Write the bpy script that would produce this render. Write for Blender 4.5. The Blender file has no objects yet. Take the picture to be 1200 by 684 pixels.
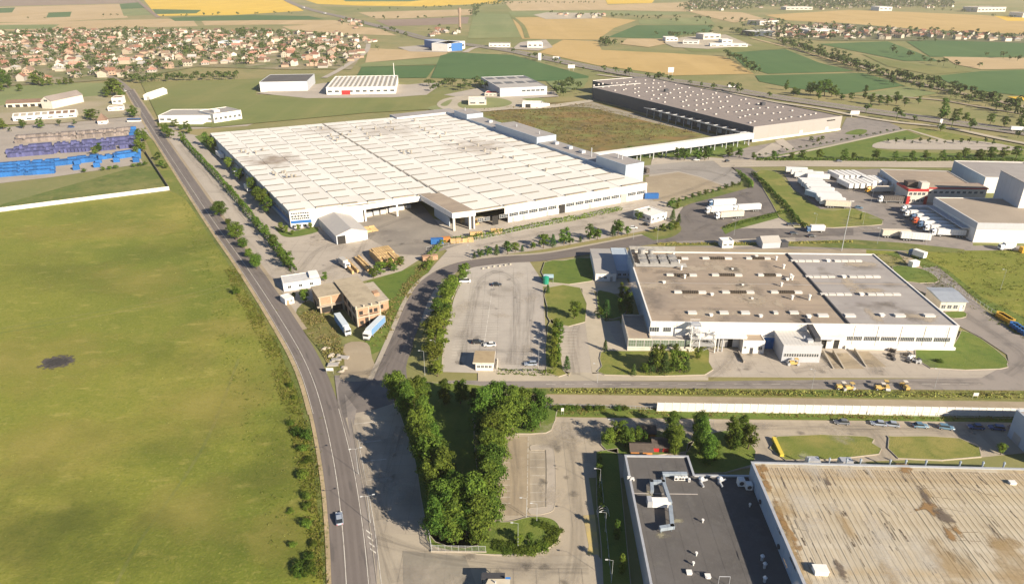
import bpy, math, random
from mathutils import Vector, Matrix
random.seed(11)
R = random.Random(5)
S = bpy.context.scene
COL = S.collection
# ------------------------------------------------------------------ camera
CAM_H, FOCAL, CXP, CYP = 120.0, 820.0, 600.0, 342.0
TILT = math.atan(376.0 / FOCAL)
cd = bpy.data.cameras.new('camera')
cam = bpy.data.objects.new('camera', cd)
COL.objects.link(cam)
cam.location = (0, 0, CAM_H)
cam.rotation_euler = (math.pi / 2 - TILT, 0, 0)
cd.sensor_fit = 'HORIZONTAL'
cd.angle = 2 * math.atan(600.0 / FOCAL)
cd.clip_start = 1.0
cd.clip_end = 30000.0
S.camera = cam
# ------------------------------------------------------------------ sky and sun
SUN_EL, SUN_AZ = math.radians(25.5), math.radians(133)      # azimuth clockwise from +Y
w = bpy.data.worlds.new('World')
S.world = w
w.use_nodes = True
nt = w.node_tree
bg = nt.nodes['Background']
sky = nt.nodes.new('ShaderNodeTexSky')
sky.sky_type = 'NISHITA'
sky.sun_disc = False
sky.sun_elevation = SUN_EL
sky.sun_rotation = SUN_AZ
sky.air_density = 0.65
sky.dust_density = 0.2
sky.ozone_density = 2.5
nt.links.new(sky.outputs[0], bg.inputs[0])
bg.inputs[1].default_value = 0.064
sl = bpy.data.lights.new('sun', 'SUN')
sl.energy = 5.0
sl.angle = math.radians(0.55)
sl.color = (1.0, 0.875, 0.70)
so = bpy.data.objects.new('sun', sl)
COL.objects.link(so)
sd = Vector((math.sin(SUN_AZ) * math.cos(SUN_EL), math.cos(SUN_AZ) * math.cos(SUN_EL), math.sin(SUN_EL)))
so.rotation_euler = sd.to_track_quat('Z', 'Y').to_euler()
so.location = sd * 300
S.view_settings.view_transform = 'Standard'
S.view_settings.look = 'None'
S.view_settings.exposure = 1.11
S.view_settings.gamma = 1.0
S.cycles.max_bounces = 5
S.cycles.diffuse_bounces = 2
S.cycles.glossy_bounces = 2
S.cycles.transmission_bounces = 3
S.cycles.transparent_max_bounces = 24
S.cycles.volume_bounces = 1
HAZE = 0.00007
# ------------------------------------------------------------------ geometry of the view: a ray through a point of the photograph
def ray(px, py):
 u, v = (px - CXP) / FOCAL, (py - CYP) / FOCAL
 return Vector((u, math.cos(TILT) - v * math.sin(TILT), -math.sin(TILT) - v * math.cos(TILT)))
def gp(px, py, z=0.0):
 d = ray(px, py)
 t = (z - CAM_H) / d.z
 return Vector((d.x * t, d.y * t, z))
def gps(pts, z=0.0):
 return [gp(x, y, z) for x, y in pts]
def top_height(px, py, ty):
 b = gp(px, py)
 lo, hi = 0.0, 90.0
 for _ in range(40):
  m = (lo + hi) / 2
  d = b.y * math.cos(TILT) - (m - CAM_H) * math.sin(TILT)
  v = -(b.y * math.sin(TILT) + (m - CAM_H) * math.cos(TILT)) / d
  if CYP + FOCAL * v > ty: lo = m
  else: hi = m
 return lo
def smooth(pts, n=6, closed=True):
 P = [Vector(p) for p in pts]
 out = []
 N = len(P)
 for i in range(N if closed else N - 1):
  if closed: a, b, c, d = P[i - 1], P[i], P[(i + 1) % N], P[(i + 2) % N]
  else: a, b, c, d = P[max(i - 1, 0)], P[i], P[i + 1], P[min(i + 2, N - 1)]
  for k in range(n):
   t = k / n
   out.append(0.5 * ((2 * b) + (c - a) * t + (2 * a - 5 * b + 4 * c - d) * t * t + (3 * b - a - 3 * c + d) * t ** 3))
 if not closed: out.append(P[-1])
 return out
# ------------------------------------------------------------------ objects
def props(o, label=None, cat=None, group=None, kind=None):
 if label: o['label'] = label
 if cat: o['category'] = cat
 if group: o['group'] = group
 if kind: o['kind'] = kind
 return o
def thing(name, label, cat, loc=(0, 0, 0), rz=0.0, group=None):
 o = bpy.data.objects.new(name, None)
 o.empty_display_size = 0.5
 COL.objects.link(o)
 o.location = loc
 o.rotation_euler = (0, 0, rz)
 return props(o, label, cat, group)
class Side:
 """a turned frame on a thing: parts put on it become parts of the thing itself"""
 def __init__(s, T, o, rz): s.T, s.o, s.rz = T, Vector(o), rz
def mk(name, mesh, parent=None, loc=None, rz=0.0, scale=None):
 o = bpy.data.objects.new(name, mesh)
 COL.objects.link(o)
 if isinstance(parent, Side):
  l = Vector(loc) if loc is not None else Vector((0, 0, 0))
  c_, s_ = math.cos(parent.rz), math.sin(parent.rz)
  loc = parent.o + Vector((l.x * c_ - l.y * s_, l.x * s_ + l.y * c_, l.z))
  rz += parent.rz
  parent = parent.T
 if parent is not None: o.parent = parent
 if loc is not None: o.location = loc
 if rz: o.rotation_euler = (0, 0, rz)
 if scale is not None: o.scale = scale
 return o
def copy_tree(o, loc=None, rz=None, label=None, group=None, scale=None, parent=None):
 c = o.copy()
 COL.objects.link(c)
 if parent is not None: c.parent = parent
 if loc is not None: c.location = loc
 if rz is not None: c.rotation_euler = (0, 0, rz)
 if scale is not None: c.scale = scale
 if label: c['label'] = label
 if group: c['group'] = group
 for ch in list(o.children): copy_tree(ch, parent=c)
 return c
def loc_of(T, p):
 """a world point in the frame of a thing standing at T.location, turned by its z rotation"""
 a = -T.rotation_euler.z
 d = Vector(p) - Vector(T.location)
 return Vector((d.x * math.cos(a) - d.y * math.sin(a), d.x * math.sin(a) + d.y * math.cos(a), d.z))
def on_plane(T, px, py, yl=0.0, axis=1):
 """local point where the ray through a photo point meets the plane local y = yl (or x = yl)"""
 o = loc_of(T, (0, 0, CAM_H))
 a = -T.rotation_euler.z
 r = ray(px, py)
 d = Vector((r.x * math.cos(a) - r.y * math.sin(a), r.x * math.sin(a) + r.y * math.cos(a), r.z))
 t = (yl - o[axis]) / d[axis]
 return o + d * t
def on_roof(T, px, py, z):
 return loc_of(T, gp(px, py, z + T.location.z))
ORD = 'first second third fourth fifth sixth seventh eighth ninth tenth eleventh twelfth thirteenth fourteenth fifteenth sixteenth seventeenth eighteenth nineteenth twentieth'.split()
def nth(i):
 return ORD[i] if i < 20 else 'twenty-' + ORD[i - 20]
class MB:
 def __init__(s): s.v, s.f, s.m, s.uv = [], [], [], None
 def quad(s, a, b, c, d, mi=0):
  n = len(s.v); s.v += [tuple(a), tuple(b), tuple(c), tuple(d)]; s.f.append((n, n + 1, n + 2, n + 3)); s.m.append(mi)
 def poly(s, pts, mi=0):
  n = len(s.v); s.v += [tuple(p) for p in pts]; s.f.append(tuple(range(n, n + len(pts)))); s.m.append(mi)
 def box(s, x0, y0, z0, x1, y1, z1, mi=0, top=None):
  n = len(s.v)
  s.v += [(x0, y0, z0), (x1, y0, z0), (x1, y1, z0), (x0, y1, z0), (x0, y0, z1), (x1, y0, z1), (x1, y1, z1), (x0, y1, z1)]
  for f in ((0, 3, 2, 1), (0, 1, 5, 4), (1, 2, 6, 5), (2, 3, 7, 6), (3, 0, 4, 7)):
   s.f.append(tuple(n + i for i in f)); s.m.append(mi)
  s.f.append((n + 4, n + 5, n + 6, n + 7)); s.m.append(mi if top is None else top)
  return s
 def prism(s, pts, z0, z1, mi=0, top=None, cap=True):
  pts = [(p[0], p[1]) for p in pts]
  a = sum(pts[i - 1][0] * pts[i][1] - pts[i][0] * pts[i - 1][1] for i in range(len(pts)))
  if a < 0: pts = pts[::-1]
  n, N = len(s.v), len(pts)
  s.v += [(x, y, z0) for x, y in pts] + [(x, y, z1) for x, y in pts]
  for i in range(N):
   j = (i + 1) % N
   s.f.append((n + i, n + j, n + N + j, n + N + i)); s.m.append(mi)
  if cap: s.f.append(tuple(n + N + i for i in range(N))); s.m.append(mi if top is None else top)
  return s
 def ring(s, outer, inner, z0, z1, mi=0):
  """a kerb: outer and inner outlines with the same number of points"""
  N = len(outer)
  for i in range(N):
   j = (i + 1) % N
   a, b, c, d = outer[i], outer[j], inner[j], inner[i]
   s.quad((a[0], a[1], z1), (b[0], b[1], z1), (c[0], c[1], z1), (d[0], d[1], z1), mi)
   s.quad((a[0], a[1], z0), (b[0], b[1], z0), (b[0], b[1], z1), (a[0], a[1], z1), mi)
   s.quad((d[0], d[1], z1), (c[0], c[1], z1), (c[0], c[1], z0), (d[0], d[1], z0), mi)
  return s
 def tube(s, p0, p1, r0, r1=None, k=6, mi=0):
  r1 = r0 if r1 is None else r1
  p0, p1 = Vector(p0), Vector(p1)
  ax = (p1 - p0).normalized()
  u = ax.orthogonal().normalized(); vv = ax.cross(u)
  n = len(s.v)
  for p, r in ((p0, r0), (p1, r1)):
   for i in range(k):
    a = 2 * math.pi * i / k
    s.v.append(tuple(p + (u * math.cos(a) + vv * math.sin(a)) * r))
  for i in range(k):
   j = (i + 1) % k
   s.f.append((n + i, n + j, n + k + j, n + k + i)); s.m.append(mi)
  s.f.append(tuple(n + k + i for i in range(k))); s.m.append(mi)
  s.f.append(tuple(n + i for i in reversed(range(k)))); s.m.append(mi)
  return s
 def wedge(s, prof, x0, x1, mi=0):
  """a y,z outline pushed along x"""
  n, N = len(s.v), len(prof)
  s.v += [(x0, y, z) for y, z in prof] + [(x1, y, z) for y, z in prof]
  for i in range(N):
   j = (i + 1) % N
   s.f.append((n + i, n + j, n + N + j, n + N + i)); s.m.append(mi)
  s.f.append(tuple(n + i for i in reversed(range(N)))); s.m.append(mi)
  s.f.append(tuple(n + N + i for i in range(N))); s.m.append(mi)
  return s
 def mesh(s, name, mats, shade=False):
  me = bpy.data.meshes.new(name)
  me.from_pydata(s.v, [], s.f)
  if not isinstance(mats, (list, tuple)): mats = [mats]
  for m in mats: me.materials.append(m)
  if len(mats) > 1: me.polygons.foreach_set('material_index', s.m)
  if s.uv is not None:
   l = me.uv_layers.new(name='uv')
   flat = []
   for f in s.f:
    for i in f: flat += list(s.uv[i])
   l.data.foreach_set('uv', flat)
  if shade: me.polygons.foreach_set('use_smooth', [True] * len(me.polygons))
  me.update()
  return me
 def obj(s, name, mats, parent=None, loc=None, rz=0.0, shade=False):
  return mk(name, s.mesh(name, mats, shade), parent, loc, rz)
# ------------------------------------------------------------------ materials
def C(r, g, b):
 f = lambda c: (c / 255) / 12.92 if c / 255 <= 0.04045 else ((c / 255 + 0.055) / 1.055) ** 2.4
 return (f(r), f(g), f(b), 1)
def surf(name, base, layers=(), rough=0.9, bump=0.0, bscale=2.0, spec=0.25, metal=0.0, rand=False, tint=0.0, coord='Object'):
 """layers: (scale, colour, low, high, amount[, stretch]) - a colour laid over where a noise lies between low and high"""
 m = bpy.data.materials.new(name)
 m.use_nodes = True
 nt = m.node_tree
 N, L = nt.nodes, nt.links
 b = N['Principled BSDF']
 b.inputs['Roughness'].default_value = rough
 b.inputs['Specular IOR Level'].default_value = spec
 b.inputs['Metallic'].default_value = metal
 tc = N.new('ShaderNodeTexCoord')
 vec = tc.outputs[coord]
 oi = None
 if rand or tint:
  oi = N.new('ShaderNodeObjectInfo')
 if rand:
  mu = N.new('ShaderNodeMath'); mu.operation = 'MULTIPLY'; mu.inputs[1].default_value = 437.0
  L.new(oi.outputs['Random'], mu.inputs[0])
  va = N.new('ShaderNodeVectorMath'); va.operation = 'ADD'
  L.new(vec, va.inputs[0]); L.new(mu.outputs[0], va.inputs[1])
  vec = va.outputs[0]
 cur = None
 for ly in layers:
  sc, col, lo, hi, amt = ly[:5]
  st = ly[5] if len(ly) > 5 else None
  rot = ly[6] if len(ly) > 6 else 0.0
  v = vec
  if st:
   mp = N.new('ShaderNodeMapping'); mp.inputs['Rotation'].default_value = (0, 0, rot); mp.inputs['Scale'].default_value = st
   L.new(v, mp.inputs[0]); v = mp.outputs[0]
  nz = N.new('ShaderNodeTexNoise'); nz.inputs['Scale'].default_value = sc; nz.inputs['Detail'].default_value = 5; nz.inputs['Roughness'].default_value = 0.62
  L.new(v, nz.inputs['Vector'])
  mr = N.new('ShaderNodeMapRange'); mr.inputs[1].default_value = lo; mr.inputs[2].default_value = hi; mr.inputs[4].default_value = amt
  mr.clamp = True
  L.new(nz.outputs[0], mr.inputs[0])
  mx = N.new('ShaderNodeMix'); mx.data_type = 'RGBA'
  L.new(mr.outputs[0], mx.inputs[0])
  if cur is None: mx.inputs[6].default_value = base
  else: L.new(cur, mx.inputs[6])
  mx.inputs[7].default_value = col
  cur = mx.outputs[2]
 if tint:
  hs = N.new('ShaderNodeHueSaturation')
  mr = N.new('ShaderNodeMapRange'); mr.inputs[3].default_value = 1 - tint; mr.inputs[4].default_value = 1 + tint
  L.new(oi.outputs['Random'], mr.inputs[0]); L.new(mr.outputs[0], hs.inputs['Value'])
  if cur is None: hs.inputs['Color'].default_value = base
  else: L.new(cur, hs.inputs['Color'])
  cur = hs.outputs[0]
 if cur is None: b.inputs['Base Color'].default_value = base
 else: L.new(cur, b.inputs['Base Color'])
 if bump:
  nz = N.new('ShaderNodeTexNoise'); nz.inputs['Scale'].default_value = bscale; nz.inputs['Detail'].default_value = 6
  L.new(vec, nz.inputs['Vector'])
  bp = N.new('ShaderNodeBump'); bp.inputs['Strength'].default_value = bump; bp.inputs['Distance'].default_value = 0.3
  L.new(nz.outputs[0], bp.inputs['Height']); L.new(bp.outputs[0], b.inputs['Normal'])
 return m
def leaf_mat(name, dark, light, trans=0.35):
 m = bpy.data.materials.new(name); m.use_nodes = True
 nt = m.node_tree; N, L = nt.nodes, nt.links
 b = N['Principled BSDF']; b.inputs['Roughness'].default_value = 0.75; b.inputs['Specular IOR Level'].default_value = 0.15
 geo = N.new('ShaderNodeNewGeometry'); oi = N.new('ShaderNodeObjectInfo')
 mx = N.new('ShaderNodeMix'); mx.data_type = 'RGBA'; mx.inputs[6].default_value = dark; mx.inputs[7].default_value = light
 L.new(geo.outputs['Random Per Island'], mx.inputs[0])
 hs = N.new('ShaderNodeHueSaturation')
 a = N.new('ShaderNodeMapRange'); a.inputs[3].default_value = 0.472; a.inputs[4].default_value = 0.522
 c = N.new('ShaderNodeMapRange'); c.inputs[3].default_value = 0.68; c.inputs[4].default_value = 1.3
 L.new(oi.outputs['Random'], a.inputs[0]); L.new(a.outputs[0], hs.inputs['Hue'])
 mu = N.new('ShaderNodeMath'); mu.operation = 'MULTIPLY'; mu.inputs[1].default_value = 7.31
 fr = N.new('ShaderNodeMath'); fr.operation = 'FRACT'
 L.new(oi.outputs['Random'], mu.inputs[0]); L.new(mu.outputs[0], fr.inputs[0]); L.new(fr.outputs[0], c.inputs[0]); L.new(c.outputs[0], hs.inputs['Value'])
 L.new(mx.outputs[2], hs.inputs['Color']); L.new(hs.outputs[0], b.inputs['Base Color'])
 tr = N.new('ShaderNodeBsdfTranslucent'); L.new(hs.outputs[0], tr.inputs[0])
 ms = N.new('ShaderNodeMixShader'); ms.inputs[0].default_value = trans
 L.new(b.outputs[0], ms.inputs[1]); L.new(tr.outputs[0], ms.inputs[2])
 L.new(ms.outputs[0], N['Material Output'].inputs[0])
 return m
def A(v, g=None, b=None):
 return (v, v if g is None else g, v if b is None else b, 1)
# ground covers
M_GROUND = surf('dry ground', A(.175, .185, .065), [(.004, A(.30, .24, .11), .4, .6, .8), (.03, A(.15, .17, .055), .45, .7, .7), (.3, A(.28, .25, .12), .5, .75, .5)], bump=.2, bscale=.8)
M_MEADOW = surf('meadow grass', A(.195, .205, .030), [
 (.009, A(.100, .135, .016), .46, .60, .7), (.006, A(.325, .275, .064), .50, .62, .85), (.021, A(.112, .148, .018), .50, .66, .6), (.05, A(.255, .23, .05), .53, .68, .6),
 (.13, A(.13, .165, .018), .54, .70, .45), (.35, A(.12, .15, .017), .50, .72, .4), (.16, A(.36, .31, .085), .57, .70, .6, (.6, 1.3, 1), 2.3), (.75, A(.10, .13, .017), .52, .68, .5), (1.1, A(.31, .28, .075), .53, .70, .6), (1.7, A(.075, .10, .015), .56, .70, .6), (6, A(.31, .29, .07), .55, .8, .4)], bump=.5, bscale=1.6)
M_LAWN = surf('lawn grass', A(.105, .155, .026), [(.05, A(.17, .19, .038), .45, .65, .7), (.3, A(.055, .10, .018), .5, .7, .6), (1.5, A(.17, .17, .05), .55, .75, .5), (5, A(.045, .08, .015), .55, .8, .5)], bump=.5, bscale=2.5)
M_DRYLAWN = surf('dry lawn grass', A(.150, .175, .035), [(.06, A(.27, .235, .07), .45, .65, .8), (.3, A(.09, .13, .025), .5, .7, .6), (1.5, A(.27, .24, .09), .55, .75, .5), (5, A(.07, .10, .02), .55, .8, .5)], bump=.5, bscale=2.5)
M_ROUGH = surf('rough grass', A(.110, .145, .032), [(.03, A(.215, .20, .065), .45, .62, .8), (.08, A(.075, .105, .022), .5, .68, .8), (.3, A(.30, .24, .10), .54, .72, .6), (1.2, A(.07, .095, .022), .55, .75, .45), (4, A(.23, .21, .08), .56, .8, .5)], bump=.7, bscale=1.2)
M_HEATH = surf('brown heath', A(.150, .135, .040), [(.018, A(.24, .150, .055), .42, .58, .9), (.02, A(.17, .19, .05), .5, .62, .9, (1, 1.7, 1)), (.06, A(.085, .075, .035), .5, .66, .8), (.2, A(.26, .20, .08), .54, .72, .6), (.8, A(.07, .08, .03), .55, .75, .5)], bump=.5, bscale=.8)
M_CONCRETE = surf('yard concrete', A(.40, .352, .292), [(.025, A(.325, .285, .237), .42, .62, .75), (.1, A(.455, .402, .333), .5, .7, .5), (.5, A(.22, .195, .165), .56, .75, .5), (3, A(.40, .36, .30), .5, .75, .3), (.08, A(.20, .18, .155), .58, .70, .5, (.12, 2, 1), .3)], bump=.1, bscale=3)
M_CONCRETE2 = surf('pale concrete', A(.43, .375, .285), [(.03, A(.34, .30, .23), .42, .62, .7), (.15, A(.48, .42, .33), .5, .7, .5), (.7, A(.28, .25, .20), .58, .75, .4)], bump=.1, bscale=3)
M_TAN = surf('sandy concrete', A(.335, .275, .190), [(.04, A(.27, .22, .155), .42, .62, .7), (.2, A(.39, .33, .24), .5, .7, .5), (1, A(.22, .185, .14), .58, .75, .4)], bump=.1, bscale=3)
M_ASPHALT = surf('asphalt', A(.155, .137, .124), [(.03, A(.19, .168, .15), .42, .62, .7), (.15, A(.09, .082, .08), .5, .68, .6), (1, A(.165, .15, .14), .52, .75, .4), (.05, A(.07, .066, .066), .6, .72, .6, (2.5, .15, 1), .5)], bump=.1, bscale=5)
M_ASPHALT2 = surf('grey asphalt', A(.235, .208, .185), [(.03, A(.29, .255, .225), .42, .62, .7), (.15, A(.15, .137, .128), .5, .68, .6), (1, A(.24, .22, .20), .52, .75, .4)], bump=.1, bscale=5)
M_KERB = surf('kerb concrete', A(.38, .335, .27), [(.8, A(.33, .29, .23), .45, .65, .7)], bump=.1)
M_DIRT = surf('sandy verge', A(.40, .31, .19), [(.1, A(.30, .24, .14), .42, .62, .8), (.6, A(.20, .19, .08), .52, .66, .8), (2, A(.46, .37, .25), .5, .75, .5)], bump=.4, bscale=2)
M_PAINT = surf('road paint', A(.62, .59, .52), [(.7, A(.34, .31, .27), .48, .62, .75)])
M_YELLOWPAINT = surf('faded yellow paint', A(.46, .36, .14), [(.3, A(.34, .28, .17), .42, .62, .8)])
# fields
def field_mat(name, a, b, rows=0.0, rot=0.0):
 ly = [(.0025, b, .42, .6, .7), (.012, tuple(x * .86 for x in a[:3]) + (1,), .48, .66, .6), (.02, tuple(min(x * 1.15, .9) for x in b[:3]) + (1,), .5, .7, .5, (1, .08, 1), rot), (.09, tuple(x * .8 for x in a[:3]) + (1,), .52, .72, .4, (.3, 1, 1), rot)]
 return surf(name, a, ly, bump=0)
F_STUBBLE = field_mat('stubble field', A(.43, .315, .165), A(.48, .36, .21), rot=.5)
F_WHEAT = field_mat('ripe wheat', A(.44, .305, .115), A(.47, .33, .14), rot=.2)
F_GREEN = field_mat('green crop', A(.060, .125, .035), A(.085, .145, .045), rot=.4)
F_PALE = field_mat('pale green crop', A(.17, .205, .075), A(.23, .235, .10), rot=.4)
F_SUN = field_mat('sunflowers in bloom', A(.62, .40, .035), A(.66, .45, .06), rot=.1)
F_PLOUGH = field_mat('ploughed soil', A(.24, .175, .135), A(.28, .21, .16), rot=.1)
F_OLIVE = field_mat('olive pasture', A(.155, .180, .052), A(.225, .200, .075), rot=.6)
# building skins
M_WHITEWALL = surf('white painted wall', A(.72, .69, .64), [(.25, A(.60, .56, .50), .5, .7, .5), (.3, A(.48, .44, .38), .58, .75, .5, (2.5, 2.5, .25))])
M_CREAM = surf('cream render', A(.58, .53, .455), [(.3, A(.46, .415, .345), .5, .7, .5), (.3, A(.36, .31, .25), .6, .75, .5, (2.5, 2.5, .25))])
M_GREYWALL = surf('grey sheet wall', A(.44, .45, .47), [(.25, A(.36, .37, .39), .5, .7, .5), (2.0, A(.38, .39, .41), .52, .6, .5, (3, 3, .01))], rough=.55)
M_BLUEWALL = surf('shade darkened pale blue wall', A(.36, .42, .48), [(.25, A(.30, .36, .42), .5, .7, .5)], rough=.55)  # pale blue, with the shade of sunless side walls darkened into the colour
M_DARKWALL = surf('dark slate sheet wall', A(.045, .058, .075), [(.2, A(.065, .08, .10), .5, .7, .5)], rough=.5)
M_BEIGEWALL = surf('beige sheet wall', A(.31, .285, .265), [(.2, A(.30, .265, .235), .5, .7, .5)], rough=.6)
M_ROOFBROWN = surf('brown felt roof', A(.345, .275, .205), [(.04, A(.275, .225, .175), .42, .62, .8), (.15, A(.40, .33, .25), .5, .7, .6), (.06, A(.22, .185, .155), .56, .7, .7), (.8, A(.30, .26, .21), .52, .75, .4), (.25, A(.26, .21, .165), .5, .6, .5, (.03, 1.5, 1))], bump=.1)
M_ROOFGREY = surf('grey felt roof', A(.33, .305, .285), [(.04, A(.28, .255, .24), .42, .62, .8), (.15, A(.37, .345, .32), .5, .7, .6), (.8, A(.38, .355, .325), .52, .75, .4), (.25, A(.27, .25, .235), .5, .6, .5, (.03, 1.5, 1))], bump=.1)
M_ROOFDARK = surf('charcoal felt roof', A(.112, .104, .098), [(.06, A(.082, .077, .074), .42, .62, .8), (.25, A(.125, .12, .118), .5, .7, .6), (1.5, A(.14, .135, .128), .54, .75, .4), (.12, A(.165, .157, .138), .6, .74, .6)], bump=.15, bscale=4)
M_ROOFMAUVE = surf('mauve grey roof', A(.25, .212, .19), [(.03, A(.205, .175, .157), .42, .62, .8), (.12, A(.295, .25, .222), .5, .7, .6)])
M_WHITEROOF = surf('white roof sheet', A(.74, .71, .65), [(.02, A(.66, .61, .53), .48, .66, .7), (.09, A(.56, .50, .42), .55, .72, .5), (.5, A(.78, .755, .70), .5, .7, .5)], rough=.6, rand=False, tint=.035, coord='Object')
M_GUTTER = surf('grey roof gutter', A(.33, .30, .25), [(.3, A(.22, .20, .17), .45, .65, .7)])
M_SKYLIGHT = surf('grimy roof glazing', A(.135, .12, .095), [(.5, A(.085, .075, .06), .45, .65, .7)], rough=.4)
M_METAL = surf('galvanised metal', A(.55, .56, .57), [(.8, A(.45, .46, .47), .45, .65, .6)], rough=.4, metal=.4)
M_DARKMETAL = surf('dark metal', A(.06, .06, .065), rough=.5)
M_POLE = surf('grey painted steel', A(.38, .39, .39), rough=.5)
M_GLASS = surf('window glass', A(.045, .055, .065), [(.6, A(.09, .10, .11), .5, .7, .6)], rough=.12, spec=.6)
M_GREENGLASS = surf('greenish glazing', A(.13, .17, .12), [(.8, A(.20, .22, .15), .45, .65, .6)], rough=.2, spec=.6)
M_FRAME = surf('pale window frame', A(.62, .60, .56), rough=.6)
M_DOOR = surf('grey door sheet', A(.34, .33, .31), [(.5, A(.28, .27, .26), .5, .7, .5)], rough=.6)
M_DARK = surf('unlit interior', A(.03, .028, .026))
M_BLUE = surf('blue paint', A(.03, .13, .36), [(1, A(.04, .10, .26), .5, .7, .5)], rough=.5)
M_RED = surf('red paint', A(.42, .03, .03), [(1, A(.34, .03, .03), .5, .7, .5)], rough=.5)
M_ORANGE = surf('orange wood', A(.48, .20, .06), [(1, A(.36, .15, .05), .5, .7, .5)])
M_YELLOW = surf('machine yellow', A(.62, .36, .04), [(1, A(.5, .30, .06), .5, .7, .5)], rough=.5)
M_TIMBER = surf('fresh timber', A(.52, .36, .17), [(.8, A(.42, .28, .13), .45, .65, .7)], tint=.12)
M_BRICK = surf('hollow brick', A(.36, .225, .145), [(.5, A(.42, .33, .24), .52, .66, .7), (1.2, A(.27, .16, .10), .45, .65, .7), (4, A(.48, .30, .18), .5, .7, .5)])
M_RAWCONC = surf('raw concrete frame', A(.42, .37, .29), [(.6, A(.31, .27, .21), .45, .65, .7)])
M_SLABROOF = surf('weathered concrete roof', A(.40, .335, .235), [(.2, A(.30, .25, .175), .42, .62, .8), (1, A(.46, .39, .29), .5, .7, .5)])
M_TILE = surf('red roof tiles', A(.235, .115, .078), [(.4, A(.17, .085, .06), .45, .65, .7)], tint=.25)
M_TILEBROWN = surf('brown roof tiles', A(.18, .118, .085), [(.4, A(.13, .088, .068), .45, .65, .7)], tint=.25)
M_TILEPALE = surf('faded roof tiles', A(.255, .18, .13), [(.4, A(.20, .14, .10), .45, .65, .7)], tint=.2)
M_SHEETGREY = surf('grey roof sheet', A(.36, .34, .31), [(.4, A(.33, .31, .30), .45, .65, .7)], tint=.2)
M_SHINGLE = surf('dark brown shingles', A(.085, .068, .058), [(1, A(.11, .09, .075), .45, .65, .7)])
M_TRUCKWHITE = surf('white truck body', A(.74, .72, .68), [(.8, A(.60, .57, .52), .52, .72, .5)], rough=.45, tint=.07)
M_TYRE = surf('tyre rubber', A(.02, .02, .02))
M_BARK = surf('bark', A(.11, .08, .055), [(4, A(.07, .05, .035), .45, .65, .7)])
M_LEAF = leaf_mat('broad leaves', A(.040, .082, .012), A(.150, .225, .030), .38)
M_LEAF2 = leaf_mat('yellow green leaves', A(.07, .115, .014), A(.20, .26, .036), .38)
M_NEEDLE = leaf_mat('dark needles', A(.026, .06, .016), A(.075, .135, .03), .2)
M_FARLEAF = leaf_mat('far leaves', A(.026, .050, .014), A(.075, .110, .026), .2)
M_WEED = leaf_mat('roadside weeds', A(.17, .185, .03), A(.37, .36, .11), .4)
M_DRYWEED = leaf_mat('dry weeds', A(.20, .18, .055), A(.40, .34, .14), .35)
def film_mat(name, c, amt=.9, sc=.5, rough=.9, soft=1.5):
 m = bpy.data.materials.new(name); m.use_nodes = True
 N, K = m.node_tree.nodes, m.node_tree.links
 b = N['Principled BSDF']; b.inputs['Base Color'].default_value = c; b.inputs['Roughness'].default_value = rough
 uv = N.new('ShaderNodeUVMap'); uv.uv_map = 'uv'
 sx = N.new('ShaderNodeSeparateXYZ'); K.new(uv.outputs[0], sx.inputs[0])
 g = N.new('ShaderNodeNewGeometry')
 nz = N.new('ShaderNodeTexNoise'); nz.inputs['Scale'].default_value = sc; nz.inputs['Detail'].default_value = 7; nz.inputs['Roughness'].default_value = .65
 K.new(g.outputs['Position'], nz.inputs['Vector'])
 a = N.new('ShaderNodeMath'); a.operation = 'MULTIPLY_ADD'; a.inputs[1].default_value = 2.6; a.inputs[2].default_value = -.55
 K.new(nz.outputs[0], a.inputs[0])
 s = N.new('ShaderNodeMath'); s.operation = 'SUBTRACT'; K.new(a.outputs[0], s.inputs[0]); K.new(sx.outputs[0], s.inputs[1])
 mr = N.new('ShaderNodeMapRange'); mr.inputs[1].default_value = -.15; mr.inputs[2].default_value = -.15 + soft * .4; mr.inputs[4].default_value = amt; K.new(s.outputs[0], mr.inputs[0])
 e = N.new('ShaderNodeMapRange'); e.inputs[1].default_value = 1; e.inputs[2].default_value = .8; K.new(sx.outputs[0], e.inputs[0])
 mu = N.new('ShaderNodeMath'); mu.operation = 'MULTIPLY'; K.new(mr.outputs[0], mu.inputs[0]); K.new(e.outputs[0], mu.inputs[1])
 tr = N.new('ShaderNodeBsdfTransparent'); ms = N.new('ShaderNodeMixShader')
 K.new(mu.outputs[0], ms.inputs[0]); K.new(tr.outputs[0], ms.inputs[1]); K.new(b.outputs[0], ms.inputs[2]); K.new(ms.outputs[0], N['Material Output'].inputs[0])
 return m
def film(name, pts, z, m, T=None):
 """a thin film of dirt, thickest in the middle (u=0), gone at its rim (u=1)"""
 c = Vector((sum(p[0] for p in pts) / len(pts), sum(p[1] for p in pts) / len(pts), z))
 mb = MB(); mb.v = [(c.x, c.y, z)] + [(p[0], p[1], z) for p in pts]; mb.uv = [(0, 0)] + [(1, 0)] * len(pts)
 n = len(pts)
 for i in range(n): mb.f.append((0, 1 + i, 1 + (i + 1) % n)); mb.m.append(0)
 me = mb.mesh(name, m)
 if me.polygons[0].normal.z < 0: me.flip_normals()
 return mk(name, me, T)
def blob(cx, cy, rx, ry, a=0.0, n=14):
 return [(cx + rx * math.cos(i * 2 * math.pi / n) * math.cos(a) - ry * math.sin(i * 2 * math.pi / n) * math.sin(a), cy + rx * math.cos(i * 2 * math.pi / n) * math.sin(a) + ry * math.sin(i * 2 * math.pi / n) * math.cos(a)) for i in range(n)]
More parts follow.
